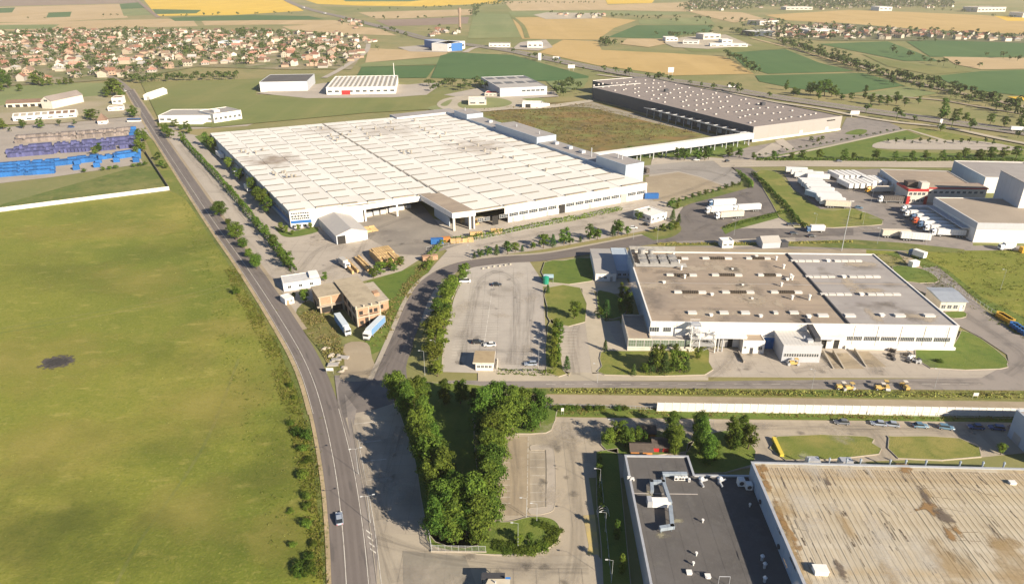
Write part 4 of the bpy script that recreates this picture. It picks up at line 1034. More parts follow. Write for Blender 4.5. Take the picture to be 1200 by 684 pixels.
# ------------------------------------------------------------------ the brown roofed factory
M_PLANT = surf('weathered grey plant', A(.30, .29, .27), [(.8, A(.20, .19, .18), .45, .65, .7)], rough=.6)
def brown_factory():
 a = gp(1116, 410.4)
 L, D, H = 105.2, 67.0, 9.5
 org = a - Vector((math.cos(G1) * L, math.sin(G1) * L, 0))
 T = thing('factory', 'broad factory with a half brown, half grey flat roof and a sunlit white front', 'factory', (org.x, org.y, 0), G1)
 t = .35
 mid = 68.2
 b = MB(); b.box(0, 0, 0, L, t, H); b.obj('front_wall', M_WHITEWALL, T)
 b = MB(); b.box(0, t, 0, t, D - t, H - .02); b.obj('side_wall', M_BLUEWALL, T)
 b = MB(); b.box(L - t, t, 0, L, D - t, H - .02); b.box(0, D - t, 0, L, D, H - .02); b.obj('wall', M_WHITEWALL, T)
 b = MB(); b.box(t, t, H - .75, mid - .3, D - t, H - .35); b.obj('brown_roof', M_ROOFBROWN, T)
 b = MB(); b.box(mid + .3, t, H - .75, L - t, D - t, H - .30); b.obj('grey_roof', M_ROOFGREY, T)
 b = MB(); b.box(mid - .29, t, H - .7, mid + .29, D - t, H + .15); b.obj('party_wall', M_DARKMETAL, T)
 cp = MB(); e = .1
 for q in ((-e, -e, L + e, t + e), (-e, D - t - e, L + e, D + e), (-e, t + e + .01, t + e, D - t - e - .01), (L - t - e, t + e + .01, L + e, D - t - e - .01)):
  cp.box(q[0], q[1], H + .003, q[2], q[3], H + .12)
 cp.obj('coping', M_WHITEWALL, T)
 for y in (34.0,):
  b = MB(); b.box(t + .2, y, H - .34, mid - .5, y + .25, H - .22); b.obj('roof_joint', M_ROOFGREY, T)
  b = MB(); b.box(mid + .5, y + 1.5, H - .29, L - .6, y + 1.8, H - .18); b.obj('roof_joint', M_ROOFBROWN, T)
 zr = H - .35
 sm = MB(); sm.box(0, -.06, 0, mid - 1.2, .06, .03); se = sm.mesh('felt_seam', M_ROOFBROWN)
 box = MB(); box.box(-1, -.75, 0, 1, .75, .7); boxm = box.mesh('skylight', surf('skylight sheet', A(.56, .53, .48), tint=.08))
 rib = MB()
 for i in range(8): rib.box(-3.4 + i * .87, -.75, 0, -3.4 + i * .87 + .6, .75, .75)
 ribm = rib.mesh('louvre', surf('dark roof louvre', A(.075, .06, .045)))
 s5, ox, oy = 4.99, 720, 270
 for y, gs in ((158, ((270, 430), (515, 685), (770, 910))), (255, ((305, 480), (570, 745), (840, 975))), (355, ((350, 535), (630, 815), (915, 1095)))):
  for x0, x1 in gs:
   p = on_roof(T, ox + x0 / s5, oy + y / s5, zr + .6); q = on_roof(T, ox + x1 / s5, oy + y / s5, zr + .6)
   w = (q.x - p.x)
   k = w / 9.2
   mk('skylight', boxm, T, (p.x + 1.1 * k, p.y, zr), 0, (k * 1.1, 1, 1)); mk('skylight', boxm, T, (q.x - 1.1 * k, p.y, zr), 0, (k * 1.1, 1, 1))
   mk('louvre', ribm, T, ((p.x + q.x) / 2, p.y, zr), 0, (k * .72, 1, 1))
 for x0, x1 in ((430, 480), (615, 665), (740, 790), (1025, 1075), (930, 955)):
  p = on_roof(T, ox + x0 / s5, oy + 475 / s5, zr + .6); q = on_roof(T, ox + x1 / s5, oy + 475 / s5, zr + .6)
  mk('skylight', boxm, T, ((p.x + q.x) / 2, p.y, zr), 0, ((q.x - p.x) / 2, 1.2, 1))
 s4, ox4, oy4 = 4.615, 940, 270
 for y, gs in ((160, ((-60, 95), (175, 325))), (245, ((20, 180), (255, 425))), (340, ((100, 270), (355, 535)))):
  for x0, x1 in gs:
   for k in range(4):
    xa = x0 + (x1 - x0) * k / 4; xb = x0 + (x1 - x0) * (k + .9) / 4
    p = on_roof(T, ox4 + xa / s4, oy4 + y / s4, zr + .6); q = on_roof(T, ox4 + xb / s4, oy4 + y / s4, zr + .6)
    mk('skylight', boxm, T, ((p.x + q.x) / 2, p.y, zr + .05), 0, ((q.x - p.x) / 2, 1, .8))
 for x0, x1 in ((85, 140), (230, 285), (500, 555), (660, 715)):
  p = on_roof(T, ox4 + x0 / s4, oy4 + 455 / s4, zr + .6); q = on_roof(T, ox4 + x1 / s4, oy4 + 455 / s4, zr + .6)
  mk('skylight', boxm, T, ((p.x + q.x) / 2, p.y, zr + .05), 0, ((q.x - p.x) / 2, 1.2, 1))
 ch = MB(); ch.tube((0, 0, 0), (0, 0, 1.6), .4, .4, 8); ch.tube((0, 0, 1.6), (0, 0, 2.0), .62, .5, 8); chm = ch.mesh('chimney', M_WHITEROOF)
 for x, y in ((345, 140), (375, 190), (390, 222), (410, 272), (945, 165), (988, 215), (1028, 270), (1038, 280), (975, 318), (1038, 395), (1138, 398)):
  p = on_roof(T, ox + x / s5, oy + (y + 8) / s5, zr); mk('chimney', chm, T, (p.x, p.y, zr), 0, (1, 1, R.uniform(.8, 1.1)))
 vt = MB(); vt.box(-.45, -.45, 0, .45, .45, .7); vt.box(-.65, -.65, .702, .65, .65, .85); vtm = vt.mesh('roof_vent', M_WHITEROOF)
 for x, y in ((290, 308), (570, 378), (565, 500), (855, 505), (1135, 510), (830, 156), (1010, 290)):
  p = on_roof(T, ox + x / s5, oy + y / s5, zr); mk('roof_vent', vtm, T, (p.x, p.y, zr))
 for x, y in ((140, 168), (225, 255), (320, 350), (430, 463), (35, 470)):
  p = on_roof(T, ox4 + x / s4, oy4 + y / s4, zr); mk('roof_vent', vtm, T, (p.x, p.y, zr + .05), 0, (1.3, 1.3, 1))
 for x, y, r in ((690, 228, 5.0), (750, 320, 4.2), (805, 400, 5.2)):
  p = on_roof(T, ox + x / s5, oy + y / s5, zr)
  film('puddle_stain', blob(p.x, p.y, r * 1.7, r * 1.5), zr + .02, M_STAIN1, T); film('puddle_stain', blob(p.x, p.y, r * .8, r * .75), zr + .035, M_STAIN2, T)
  mk('roof_vent', vtm, T, (p.x, p.y, zr), 0, (.7, .7, .6))
 sr = random.Random(17)
 for i in range(34):
  x, y = sr.uniform(3, mid - 4), sr.uniform(3, D - 4); k = sr.uniform(2, 7)
  film('roof_stain', blob(x, y, k * sr.uniform(1, 2.5), k * .7, sr.choice((0, 1.57))), zr + .04 + i * .0012, (M_STAIN1, M_STAIN4, M_STAIN3)[i % 3], T)
 for i in range(16):
  x, y = sr.uniform(mid + 4, L - 4), sr.uniform(3, D - 4); k = sr.uniform(2, 6)
  film('roof_stain', blob(x, y, k * sr.uniform(1, 2.5), k * .7, sr.choice((0, 1.57))), zr + .09 + i * .0012, (M_STAIN3, M_STAIN1)[i % 2], T)
 p = on_roof(T, 737, 297.5, zr); q = on_roof(T, 770, 312, zr)
 pl = MB()
 for i in range(4):
  for j in range(2):
   x = p.x + 3 + i * 4.2; y = q.y + 1 + j * 5
   pl.box(x, y, zr, x + 3.4, y + 3.8, zr + 1.5)
   pl.tube((x + 1.7, y + 1.9, zr + 1.5), (x + 1.7, y + 1.9, zr + 1.62), 1.2, 1.2, 10)
 pl.obj('cooling_plant', M_PLANT, T)
 pf = MB()
 for i in range(6):
  pf.tube((p.x + 1, q.y - 1.5 + i * .7, zr + .5), (p.x + 22, q.y - 1.5 + i * .7, zr + .5), .18, .18, 5)
 pf.box(p.x, q.y - 2.5, zr, p.x + .2, p.y + 2, zr + 2.8); pf.box(p.x, p.y + 2, zr, p.x + 20, p.y + 2.2, zr + 2.8)
 pf.obj('pipework', M_PLANT, T)
 tk = MB(); tk.tube((p.x + 5, p.y - 2, zr), (p.x + 5, p.y - 2, zr + 3.2), 1.5, 1.5, 12); tk.tube((p.x + 9, p.y - 1.5, zr), (p.x + 9, p.y - 1.5, zr + 2.6), 1.1, 1.1, 12); tk.obj('water_tank', M_PLANT, T)
 for x0, x1 in ((236, 320), (329, 415), (421, 508), (517, 604), (612, 700), (708, 798)):
  p = on_plane(T, ox4 + x0 / s4, oy4 + 600 / s4, 0); q = on_plane(T, ox4 + x1 / s4, oy4 + 600 / s4, 0)
  window(T, (p.x + q.x) / 2, 0, 3.3, q.x - p.x, 1.75, 9, 1, M_FRAME)
 for x0, x1 in ((205, 262), (285, 332)):
  p = on_plane(T, ox + x0 / s5, oy + 575 / s5, 0); q = on_plane(T, ox + x1 / s5, oy + 575 / s5, 0)
  window(T, (p.x + q.x) / 2, 0, 5.6, q.x - p.x, 1.9, 4, 1)
 pb = on_plane(T, 990, 405, 0)
 b = MB(); b.box(pb.x, -.7, 0, L + .5, -.003, 1.4); b.obj('plinth', M_WHITEWALL, T)
 for i in range(18):
  x = mid + 2 + i * (L - mid - 3) / 17
  c = MB(); c.tube((x, -.12, 1.4), (x, -.12, H - .3), .07, .07, 5); c.obj('drainpipe', M_WHITEWALL, T) if i % 4 == 0 else None
 sm2 = MB(); sm2.box(-.03, -.025, 1.5, .03, -.002, H - .1); smm = sm2.mesh('wall_joint', M_GUTTER)
 for i in range(30): mk('wall_joint', smm, T, (2 + i * 3.55, 0, 0))
 for x0, x1, zc in ((815, 874, 5.3), (955, 990, 5.5)):
  p = on_plane(T, x0, 393, -2.0); q = on_plane(T, x1, 393, -2.0)
  c = MB(); c.box(p.x, -3.8, zc, q.x, -.01, zc + .9); c.obj('canopy', M_WHITEWALL, T)
  panel(T, 'loading_bay', M_DARK, p.x + .6, .05, q.x - .4, zc - .2, y=-.02)
  n = int((q.x - p.x) / 4.2)
  for i in range(n): panel(T, 'dock_shelter', M_FRAME if i % 2 else M_DOOR, p.x + 1 + i * 4.2, .3, p.x + 3.4 + i * 4.2, 4.2, y=-.15, d=.4)
 return T
M_STAIN1 = film_mat('dried puddle', A(.46, .385, .29), .7, .35)
M_STAIN3 = film_mat('roof grime', A(.22, .19, .16), .4, .25, soft=2.5)
M_STAIN4 = film_mat('roof silt', A(.20, .17, .14), .35, .4, soft=2)
M_STAIN2 = film_mat('silt in the puddle', A(.13, .11, .085), .8, .5)
BROWN = brown_factory()
# glazed porch wing of the brown roofed factory
def porch():
 a = gp(735, 410)
 T = thing('porch_wing', 'low entrance wing with a band of greenish glass before the brown roofed factory', 'annexe', (a.x, a.y, 0), G1)
 H = 4.6
 block(T, 0, 0, 7.9, 18.5, H, M_CREAM, M_ROOFBROWN, .25, coping=M_RAWCONC)
 block(T, 7.92, .2, 23, 5.0, H - .3, M_CREAM, M_ROOFGREY, .2, wall='front_wall', roof='front_roof')
 for i in range(8):
  window(T, 1.5 + i * 2.8, -.02 if i < 3 else .18, 1.5, 2.6, 2.6, 3, 2, M_POLE, M_GREENGLASS)
 b = MB(); b.box(-.1, -.6, 0, 23, -.03, 1.0); b.obj('plinth', M_CREAM, T)
porch()
# steel stair tower
def stairs():
 a = gp(808, 413)
 T = thing('stair_tower', 'white painted open steel stair tower standing before the brown roofed factory', 'stairs', (a.x, a.y, 0), G1)
 W_, D_, H = 8.5, 3.2, 10.5
 for x in (0, 3.0, W_):
  for y in (0, D_):
   b = MB(); b.box(x - .14, y - .14, 0, x + .14, y + .14, H if x < 4 else 7.5); b.obj('post', M_WHITEWALL, T)
 for k, z in enumerate((2.6, 5.2, 7.6, 10.2)):
  b = MB(); b.box(-.2, -.2, z, 3.2 if k > 1 else W_ + .2, D_ + .2, z + .12); b.obj('landing', M_METAL, T)
  r = MB(); x1 = 3.2 if k > 1 else W_ + .2
  for zz in (.6, 1.1): r.box(-.2, -.25, z + zz, x1, -.18, z + zz + .07); r.box(-.2, D_ + .18, z + zz, x1, D_ + .25, z + zz + .07)
  r.obj('railing', M_WHITEWALL, T)
 for k, z in enumerate((0, 2.7, 5.3)):
  b = MB()
  for i in range(9):
   x = 3.2 + i * .55 if k % 2 == 0 else 8.2 - i * .55
   b.box(x, .3 + (k % 2) * 1.4, z + i * .29, x + .5, 1.5 + (k % 2) * 1.4, z + i * .29 + .07)
  b.obj('flight', M_METAL, T)
 for k in range(3):
  b = MB(); b.tube((.1, 0, k * 3.4), (2.9, 0, k * 3.4 + 3.2), .07, .07, 5); b.obj('brace', M_WHITEWALL, T)
 b = MB(); b.tube((9.8, 1, 0), (9.8, 1, 6.2), .3, .3, 8); b.tube((11.2, 1, 0), (11.2, 1, 5), .3, .3, 8); b.tube((9.8, 1, 6), (6, 1.4, 7.6), .3, .3, 8); b.obj('extract_duct', M_METAL, T)
stairs()
def dock_boxes():
 a = gp(869, 414.5)
 T = thing('dock_office', 'small white office block with a brown roof beside the loading canopy', 'office', (a.x, a.y, 0), G1)
 block(T, 0, 0, 7.4, 8.4, 5.2, M_WHITEWALL, M_ROOFBROWN, .2)
 panel(T, 'door', M_DARKMETAL, 2.6, .1, 3.7, 2.5)
 window(T, 6.0, -.01, 1.6, 1.5, 1.4, 2, 1); window(T, .9, -.01, 2.2, .9, .8, 1, 1)
 b = MB(); b.box(-1.2, -6.5, 0, -.8, .1, 1.1); b.obj('ramp_wall', M_CONCRETE, T)
 a = gp(893, 409)
 t2 = thing('gate', 'blue sliding gate in the shade between the dock office and grey workshop', 'gate', (a.x, a.y, 0), G1)
 for i in range(5):
  b = MB(); b.box(i * .95, 0, .1, i * .95 + .9, .15, 4.6); b.obj('gate_leaf', M_BLUE, t2)
 b = MB(); b.box(-.2, -.05, 4.62, 5, .2, 4.9); b.obj('lintel', M_METAL, t2)
 a = gp(915, 424.5)
 T = thing('workshop', 'grey sheet metal workshop with one row of small windows before the white factory front', 'workshop', (a.x, a.y, 0), G1)
 W_, D_, H = 12.7, 12.2, 6.9
 b = MB(); b.box(0, 0, 0, W_, D_, H - .2); b.obj('wall', M_GREYWALL, T)
 n = 11
 rp = MB(); rp.box(0, -.15, 0, (W_ + .3) / n - .06, D_ + .3, .16); rpm = rp.mesh('roof_panel', surf('pale roof sheet', A(.56, .54, .50), [(.5, A(.46, .44, .41), .45, .65, .6)], rough=.6))
 for i in range(n): mk('roof_panel', rpm, T, (-.15 + i * (W_ + .3) / n, 0, H - .195))
 for i in range(14): window(T, .95 + i * .83, -.01, 2.3, .7, 1.3, 1, 1, M_FRAME)
 b = MB(); b.box(W_ - 4.4, 1.4, H, W_ - 2.6, 2.8, H + 1.0); b.tube((W_ - 5, 3.5, H), (W_ - 5, 3.5, H + 1.5), .3, .3, 7); b.obj('roof_fan', M_METAL, T)
 b = MB(); b.wedge([(2, H + .1), (2, H + 1.6), (14, H + 3.0), (14, H + 1.5)], W_ - 1.9, W_ - .1); b.obj('covered_conveyor', M_DARKMETAL, T)
 for x in (0, 12.9):
  pass
 for k, (px, py) in enumerate(((963, 414), (975, 414), (1000, 412))):
  a = gp(px, py)
  t3 = thing('ramp_wall', ('low concrete wall of the truck ramp next to the grey workshop', 'low concrete wall between the two truck ramps', 'low concrete wall of the truck ramp nearest the scrap machines')[k], 'wall', (a.x, a.y, 0), G1 - .02)
  b = MB(); b.wedge([(0, 0), (0, 1.5), (-10.5, .35), (-10.5, 0)], 0, .35); b.obj('concrete_wall', M_CONCRETE2, t3)
  c = MB(); c.wedge([(0, 1.503), (0, 1.6), (-10.5, .45), (-10.5, .353)], -.05, .4); c.obj('coping', M_KERB, t3)
  props(sheet('ramp', [loc for loc in (a + Vector((.5, 0, 0)), a + Vector((5.2, 0, 0)), a + Vector((6.4, -10.5, 0)), a + Vector((.5, -10.5, 0)))], .19 + k * .004, M_TAN), kind='structure')
dock_boxes()
# annexe with the pale gable roof and the lower link
def annexe():
 a = gp(697.5, 330)
 T = thing('annexe', 'white annexe with a shallow pale gable roof beside the brown roofed factory', 'annexe', (a.x, a.y, 0), G1 + .01)
 gable(T, 0, 0, 8.8, 28.5, 4.0, 4.9, M_WHITEWALL, M_SHEETGREY, .2, along='x')
 window(T, 1.9, -.02, 1.4, 1.2, 1.1, 2, 1); window(T, 4.2, -.02, 1.4, 1.2, 1.1, 2, 1)
 panel(T, 'door', M_DOOR, 6.2, .1, 7.3, 2.3, y=-.01)
 a = gp(722, 326)
 T = thing('link_building', 'low blue grey link building between the annexe and the brown roofed factory', 'annexe', (a.x, a.y, 0), G1)
 block(T, 0, 0, 7.0, 27, 3.6, M_BLUEWALL, M_BLUEWALL, .2)
 for i in range(3): window(T, 1.4 + i * 2.1, -.01, 1.2, 1.4, 1.2, 2, 1)
annexe()
# ------------------------------------------------------------------ slate warehouse across the heath
def slate():
 c0 = gp(881, 166.5); c1 = gp(984, 152.5)
 d = c1 - c0; ang = math.atan2(d.y, d.x); W_ = d.length
 T = thing('warehouse', 'vast dark slate warehouse with a mauve flat roof dotted with white vents', 'warehouse', (c0.x, c0.y, 0), ang)
 H = 11.6
 p = loc_of(T, gp(684, 117)); D_ = p.y
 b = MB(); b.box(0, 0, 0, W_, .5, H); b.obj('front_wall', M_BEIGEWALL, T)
 for i in range(1, 6):
  c = MB(); c.box(W_ * i / 6, -.03, 1.6, W_ * i / 6 + .12, -.002, H - .1); c.obj('wall_joint', M_GUTTER, T)
 b = MB(); b.box(-.2, -.5, 0, W_ + .1, -.003, 1.4); b.obj('plinth', M_WHITEWALL, T)
 panel(T, 'window', M_DARK, W_ * .82, H - 3.0, W_ * .92, H - 2.0)
 for k in range(2): panel(T, 'door', M_WHITEWALL, W_ * (.52 + .3 * k), .3, W_ * (.52 + .3 * k) + 3, 4)
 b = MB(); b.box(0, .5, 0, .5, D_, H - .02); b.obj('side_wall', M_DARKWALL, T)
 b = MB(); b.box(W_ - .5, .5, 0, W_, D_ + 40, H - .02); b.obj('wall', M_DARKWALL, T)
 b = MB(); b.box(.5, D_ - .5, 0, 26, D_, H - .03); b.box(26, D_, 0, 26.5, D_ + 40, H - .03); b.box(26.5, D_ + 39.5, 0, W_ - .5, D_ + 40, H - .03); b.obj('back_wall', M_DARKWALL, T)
 n = 8
 for i in range(n):
  for j in range(14):
   x0, x1 = .5 + (W_ - 1) * i / n, .5 + (W_ - 1) * (i + 1) / n
   y0, y1 = .5 + (D_ - 1) * j / 14, .5 + (D_ - 1) * (j + 1) / 14
   r = MB(); r.box(.06, .06, -.3, x1 - x0 - .06, y1 - y0 - .06, R.uniform(-.03, .03)); r.obj('roof_panel', M_ROOFMAUVE, T, (x0, y0, H - .5))
 r = MB(); r.box(26.5, D_ + .1, H - .9, W_ - .5, D_ + 39.5, H - .45); r.obj('roof', M_ROOFMAUVE, T)
 cp = MB(); cp.box(-.1, D_ - .6, H + .0, 60, D_ + .1, H + .35); cp.box(26, D_ + 38.9, H, W_ * .8, D_ + 40.1, H + .35); cp.obj('coping', M_WHITEWALL, T)
 vb = MB(); vb.box(-.9, -.7, -.6, .9, .7, .75); vbm = vb.mesh('roof_vent', surf('greyish vent hood', A(.50, .46, .42)))
 ra = random.Random(9)
 for i in range(11):
  for j in range(12):
   if ra.random() < .1: continue
   mk('roof_vent', vbm, T, (6 + (W_ - 12) * (i + ra.uniform(.35, .65)) / 11, 6 + (D_ + 20) * (j + ra.uniform(.35, .65)) / 12, H - .4), 0, (1, 1, ra.uniform(.7, 1.2)))
 for x, y in ((W_ * .5, D_ * .75), (W_ * .78, D_ * .3)):
  c = MB(); c.box(x, y, H - .6, x + 4, y + 3, H + 2.2); c.obj('roof_hatch', M_DARKMETAL, T)
 g0, g1 = 4, D_ * .56
 b = MB(); b.box(-9, g0, 6.2, -.003, g1, 6.9); b.obj('gallery_roof', M_DARKMETAL, T)
 b = MB(); b.box(-9.3, g0, 6.95, -8.6, g1, 7.5); b.obj('gallery_edge', M_POLE, T)
 for i in range(12):
  y = g0 + (g1 - g0) * (i + .5) / 12
  c = MB(); c.box(-9, y, 0, -8.6, y + .4, 6.2); c.obj('column', M_POLE, T)
  c = MB(); c.box(-8.4, y - 4, 6.92, -1, y - 3.5, 7.4); c.obj('gallery_beam', M_METAL, T)
 for i in range(9):
  panel(T, 'dock_door', M_GREYWALL, g0 + 4 + i * (g1 - g0) / 9.5, .4, g0 + 8 + i * (g1 - g0) / 9.5, 4.6, y=-.02, axis=0)
slate()
# ------------------------------------------------------------------ charcoal roofed building and its beige ribbed neighbour
M_CHALK = film_mat('chalky dust', A(.28, .26, .18), .8, .9)
M_ZINC = surf('dull zinc duct', A(.33, .38, .43), [(.8, A(.25, .29, .33), .45, .65, .7)], rough=.45, metal=.2)
def charcoal():
 H = 6.5
 o = gp(725, 533, H)
 rz = math.radians(-1.2)
 T = thing('factory', 'low factory with a charcoal felt roof carrying silver ducts and air units', 'factory', (o.x, o.y - 75, 0), rz)
 L = lambda px, py, z=H: on_roof(T, px, py, z)
 W1, W2 = L(806, 533).x, 31.6
 ya = 75; yb = L(812, 556).y
 b = MB(); t = .3
 b.box(0, 0, 0, t, ya, H); b.box(t, ya - t, 0, W1, ya, H); b.box(W1 - t, yb, 0, W1, ya - t, H); b.box(W1, yb - t, 0, W2, yb, H); b.box(t, 0, 0, W2, t, H)
 b.obj('wall', M_GREYWALL, T)
 r = MB(); r.box(t + .003, t + .003, H - .7, W2, yb - t - .003, H - .35); r.box(t + .003, yb - t - .002, H - .7, W1 - t - .003, ya - t - .003, H - .35); r.obj('roof', M_ROOFDARK, T)
 c = MB(); e = .12
 c.box(-e, 0, H + .003, t + e, ya + e, H + .12); c.box(t + e + .002, ya - t - e, H + .003, W1 + e, ya + e, H + .12); c.box(W1 - t - e, yb + e, H + .003, W1 + e, ya - t - e - .002, H + .12); c.box(W1 - t - e, yb - t - e, H + .003, W2, yb + e - .003, H + .12)
 c.obj('coping', M_METAL, T)
 zr = H - .35
 s = MB(); s.box(t, ya - 14.2, zr, W1 - .6, ya - 14.0, zr + .12); s.obj('roof_joint', M_ROOFGREY, T)
 for i in range(8):
  s = MB(); s.box(1.5 + i * 3.7, .5, zr, 1.58 + i * 3.7, yb - 1 if i > 4 else ya - 1, zr + .02); s.obj('felt_seam', M_ROOFDARK, T)
 k = 5.7; ox, oy = 700, 480
 Z = lambda x, y, z=zr: L(ox + x / k, oy + y / k, z)
 def duct(path, w=.8, z=.9, h=.9):
  b = MB()
  for a, c in zip(path, path[1:]):
   d = (c - a).normalized(); n = Vector((-d.y, d.x, 0)) * w / 2
   Ld = (c - a).length; m = max(1, int(Ld / 1.25))
   for i in range(m):
    p, q = a + d * (Ld * i / m - (w / 2 if i == 0 else 0)), a + d * (Ld * (i + 1) / m - .04 + (w / 2 if i == m - 1 else 0))
    b.prism([p - n, q - n, q + n, p + n], zr + z, zr + z + h)
   for i in range(0, m + 1, 2):
    p = a + d * (Ld * i / m); b.box(p.x - .06, p.y - .06, zr, p.x + .06, p.y + .06, zr + z)
  return b.obj('duct', M_ZINC, T)
 A_, B_, C_ = Z(362, 490, zr + 1), Z(440, 490, zr + 1), Z(485, 625, zr + 1)
 duct([Z(365, 545, zr + 1), A_, B_, C_]);
 D_ = L(785.5, 596, zr + 1); E_ = L(787.5, 618, zr + 1); F_ = L(775, 620, zr + 1)
 duct([D_, E_, F_], .9)
 duct([Z(445, 425, zr + 1), Z(590, 425, zr + 1)], .8, .4, .9)
 duct([Z(445, 430, zr + 1), Z(452, 490, zr + 1)], .5, .5, .5)
 p = Z(330, 640, zr); q = Z(478, 640, zr)
 b = MB(); b.box(p.x, p.y - .9, zr + .3, p.x + 1.1, p.y + 1.2, zr + 2.0); b.obj('air_handler_fan', M_METAL, T)
 b = MB(); b.box(p.x + 1.15, p.y - .9, zr + .3, q.x, p.y + .9, zr + 1.7); b.box(p.x + 1.1, p.y - 1.0, zr + 1.703, q.x + .05, p.y + 1.0, zr + 1.78); b.obj('air_handler', M_TRUCKWHITE, T)
 def unit(x, y, w=1.0, d=.5, h=1.1, name='air_conditioner'):
  p = Z(x, y, zr)
  b = MB(); b.box(p.x - w / 2, p.y - d / 2, zr + .15, p.x + w / 2, p.y + d / 2, zr + h)
  o = b.obj(name, M_TRUCKWHITE, T)
  g = MB(); g.tube((p.x, p.y - d / 2 - .02, zr + h * .55), (p.x, p.y - d / 2 - .05, zr + h * .55), .36 * min(w, h), .36 * min(w, h), 10); g.obj('fan_grille', M_DARKMETAL, o)
 for x in (525, 552, 570, 590): unit(x, 470, .9, .5, 1.2)
 unit(612, 480, .5, .5, 1.1); unit(212, 462, .9, .8, .7); unit(232, 470, 1.0, .8, .7)
 for x, y in ((690, 490), (815, 490)):
  p = Z(x, y, zr)
  b = MB(); b.tube((p.x, p.y, zr), (p.x, p.y, zr + 1.6), .45, .45, 9); b.tube((p.x, p.y, zr + 1.6), (p.x, p.y, zr + 2.1), .75, .3, 9); b.tube((p.x, p.y, zr + .7), (p.x + 1.6, p.y + .4, zr + .9), .28, .28, 7); b.tube((p.x, p.y - .2, zr + .5), (p.x + .3, p.y - 1.7, zr + .4), .25, .25, 7); b.obj('extract_fan', M_METAL, T)
 unit(955, 500, 1.6, 1.6, 1.9, 'cooling_unit'); unit(1008, 525, 1.5, 1.5, 1.7, 'cooling_unit')
 k = 3.354; ox, oy = 690, 480
 for x, y in ((422, 572), (410, 610), (447, 442), (632, 380)):
  p = Z(x, y, zr); b = MB(); b.tube((p.x, p.y, zr), (p.x, p.y, zr + .7), .16, .16, 7); b.tube((p.x, p.y, zr + .7), (p.x, p.y, zr + .95), .3, .3, 8); b.obj('vent_pipe', M_TRUCKWHITE, T)
 for x, y in ((394, 642), (467, 657)):
  p = Z(x, y, zr); b = MB(); b.box(p.x - .5, p.y - .45, zr, p.x + .5, p.y + .45, zr + .45); b.box(p.x - .6, p.y - .55, zr + .453, p.x + .6, p.y + .55, zr + .55); b.obj('roof_hatch', M_TRUCKWHITE, T)
 for x, y in ((680, 590), (690, 620), (690, 675)):
  p = Z(x, y, zr); b = MB(); b.tube((p.x, p.y, zr), (p.x, p.y, zr + 1.2), .3, .3, 8); b.tube((p.x, p.y, zr + 1.2), (p.x, p.y, zr + 1.6), .5, .2, 8); b.obj('vent_cowl', M_METAL, T)
 p = Z(500, 668, zr)
 b = MB()
 for dx in (0, 2.2):
  b.tube((p.x + dx, p.y - 1.5, zr), (p.x + dx, p.y - 1.5, zr + 2.6), .06, .06, 5)
 b.tube((p.x, p.y - 1.5, zr + 2.6), (p.x + 2.2, p.y - 1.5, zr + 2.6), .06, .06, 5)
 b.obj('aerial_frame', M_METAL, T)
 for x, y, w, d in ((285, 492, 1.6, .6), (240, 330, .9, .8), (350, 435, 1.2, .5)):
  p = Z(x, y, zr); b = MB(); b.poly([(p.x + math.cos(i * .45) * w * (1 + .2 * math.sin(i * 2.1)), p.y + math.sin(i * .45) * d * (1 + .2 * math.cos(i * 1.7)), zr + .025) for i in range(14)]); film('dust_patch', blob(p.x, p.y, w * 1.5, d * 2), zr + .03, M_CHALK, T)
 return T
CHAR = charcoal()
M_RIBROOF = surf('weathered beige roof sheet', A(.44, .385, .29), [
 (.05, A(.42, .345, .225), .46, .62, .8), (.25, A(.50, .46, .385), .5, .7, .6), (.10, A(.38, .27, .14), .55, .70, .6), (.6, A(.30, .235, .155), .54, .70, .7, (2.2, .22, 1)), (.9, A(.14, .10, .065), .595, .68, .85, (2.4, .12, 1)), (.12, A(.22, .14, .075), .63, .71, .8, (2.6, .55, 1))], bump=.1, bscale=2, rough=.8, tint=.07)
M_RUST = film_mat('rust stain', A(.25, .15, .06), .95, .8)
M_RUSTPALE = film_mat('thin rust', A(.40, .285, .14), .5, .3, soft=2)
M_WORN = film_mat('worn pale sheet', A(.58, .54, .46), .4, .25, soft=2)
M_SOOT = film_mat('dark grime', A(.13, .10, .075), .8, .7)
M_GRIME = surf('black grime', A(.10, .08, .06), [(1.5, A(.30, .24, .17), .45, .65, .9)])
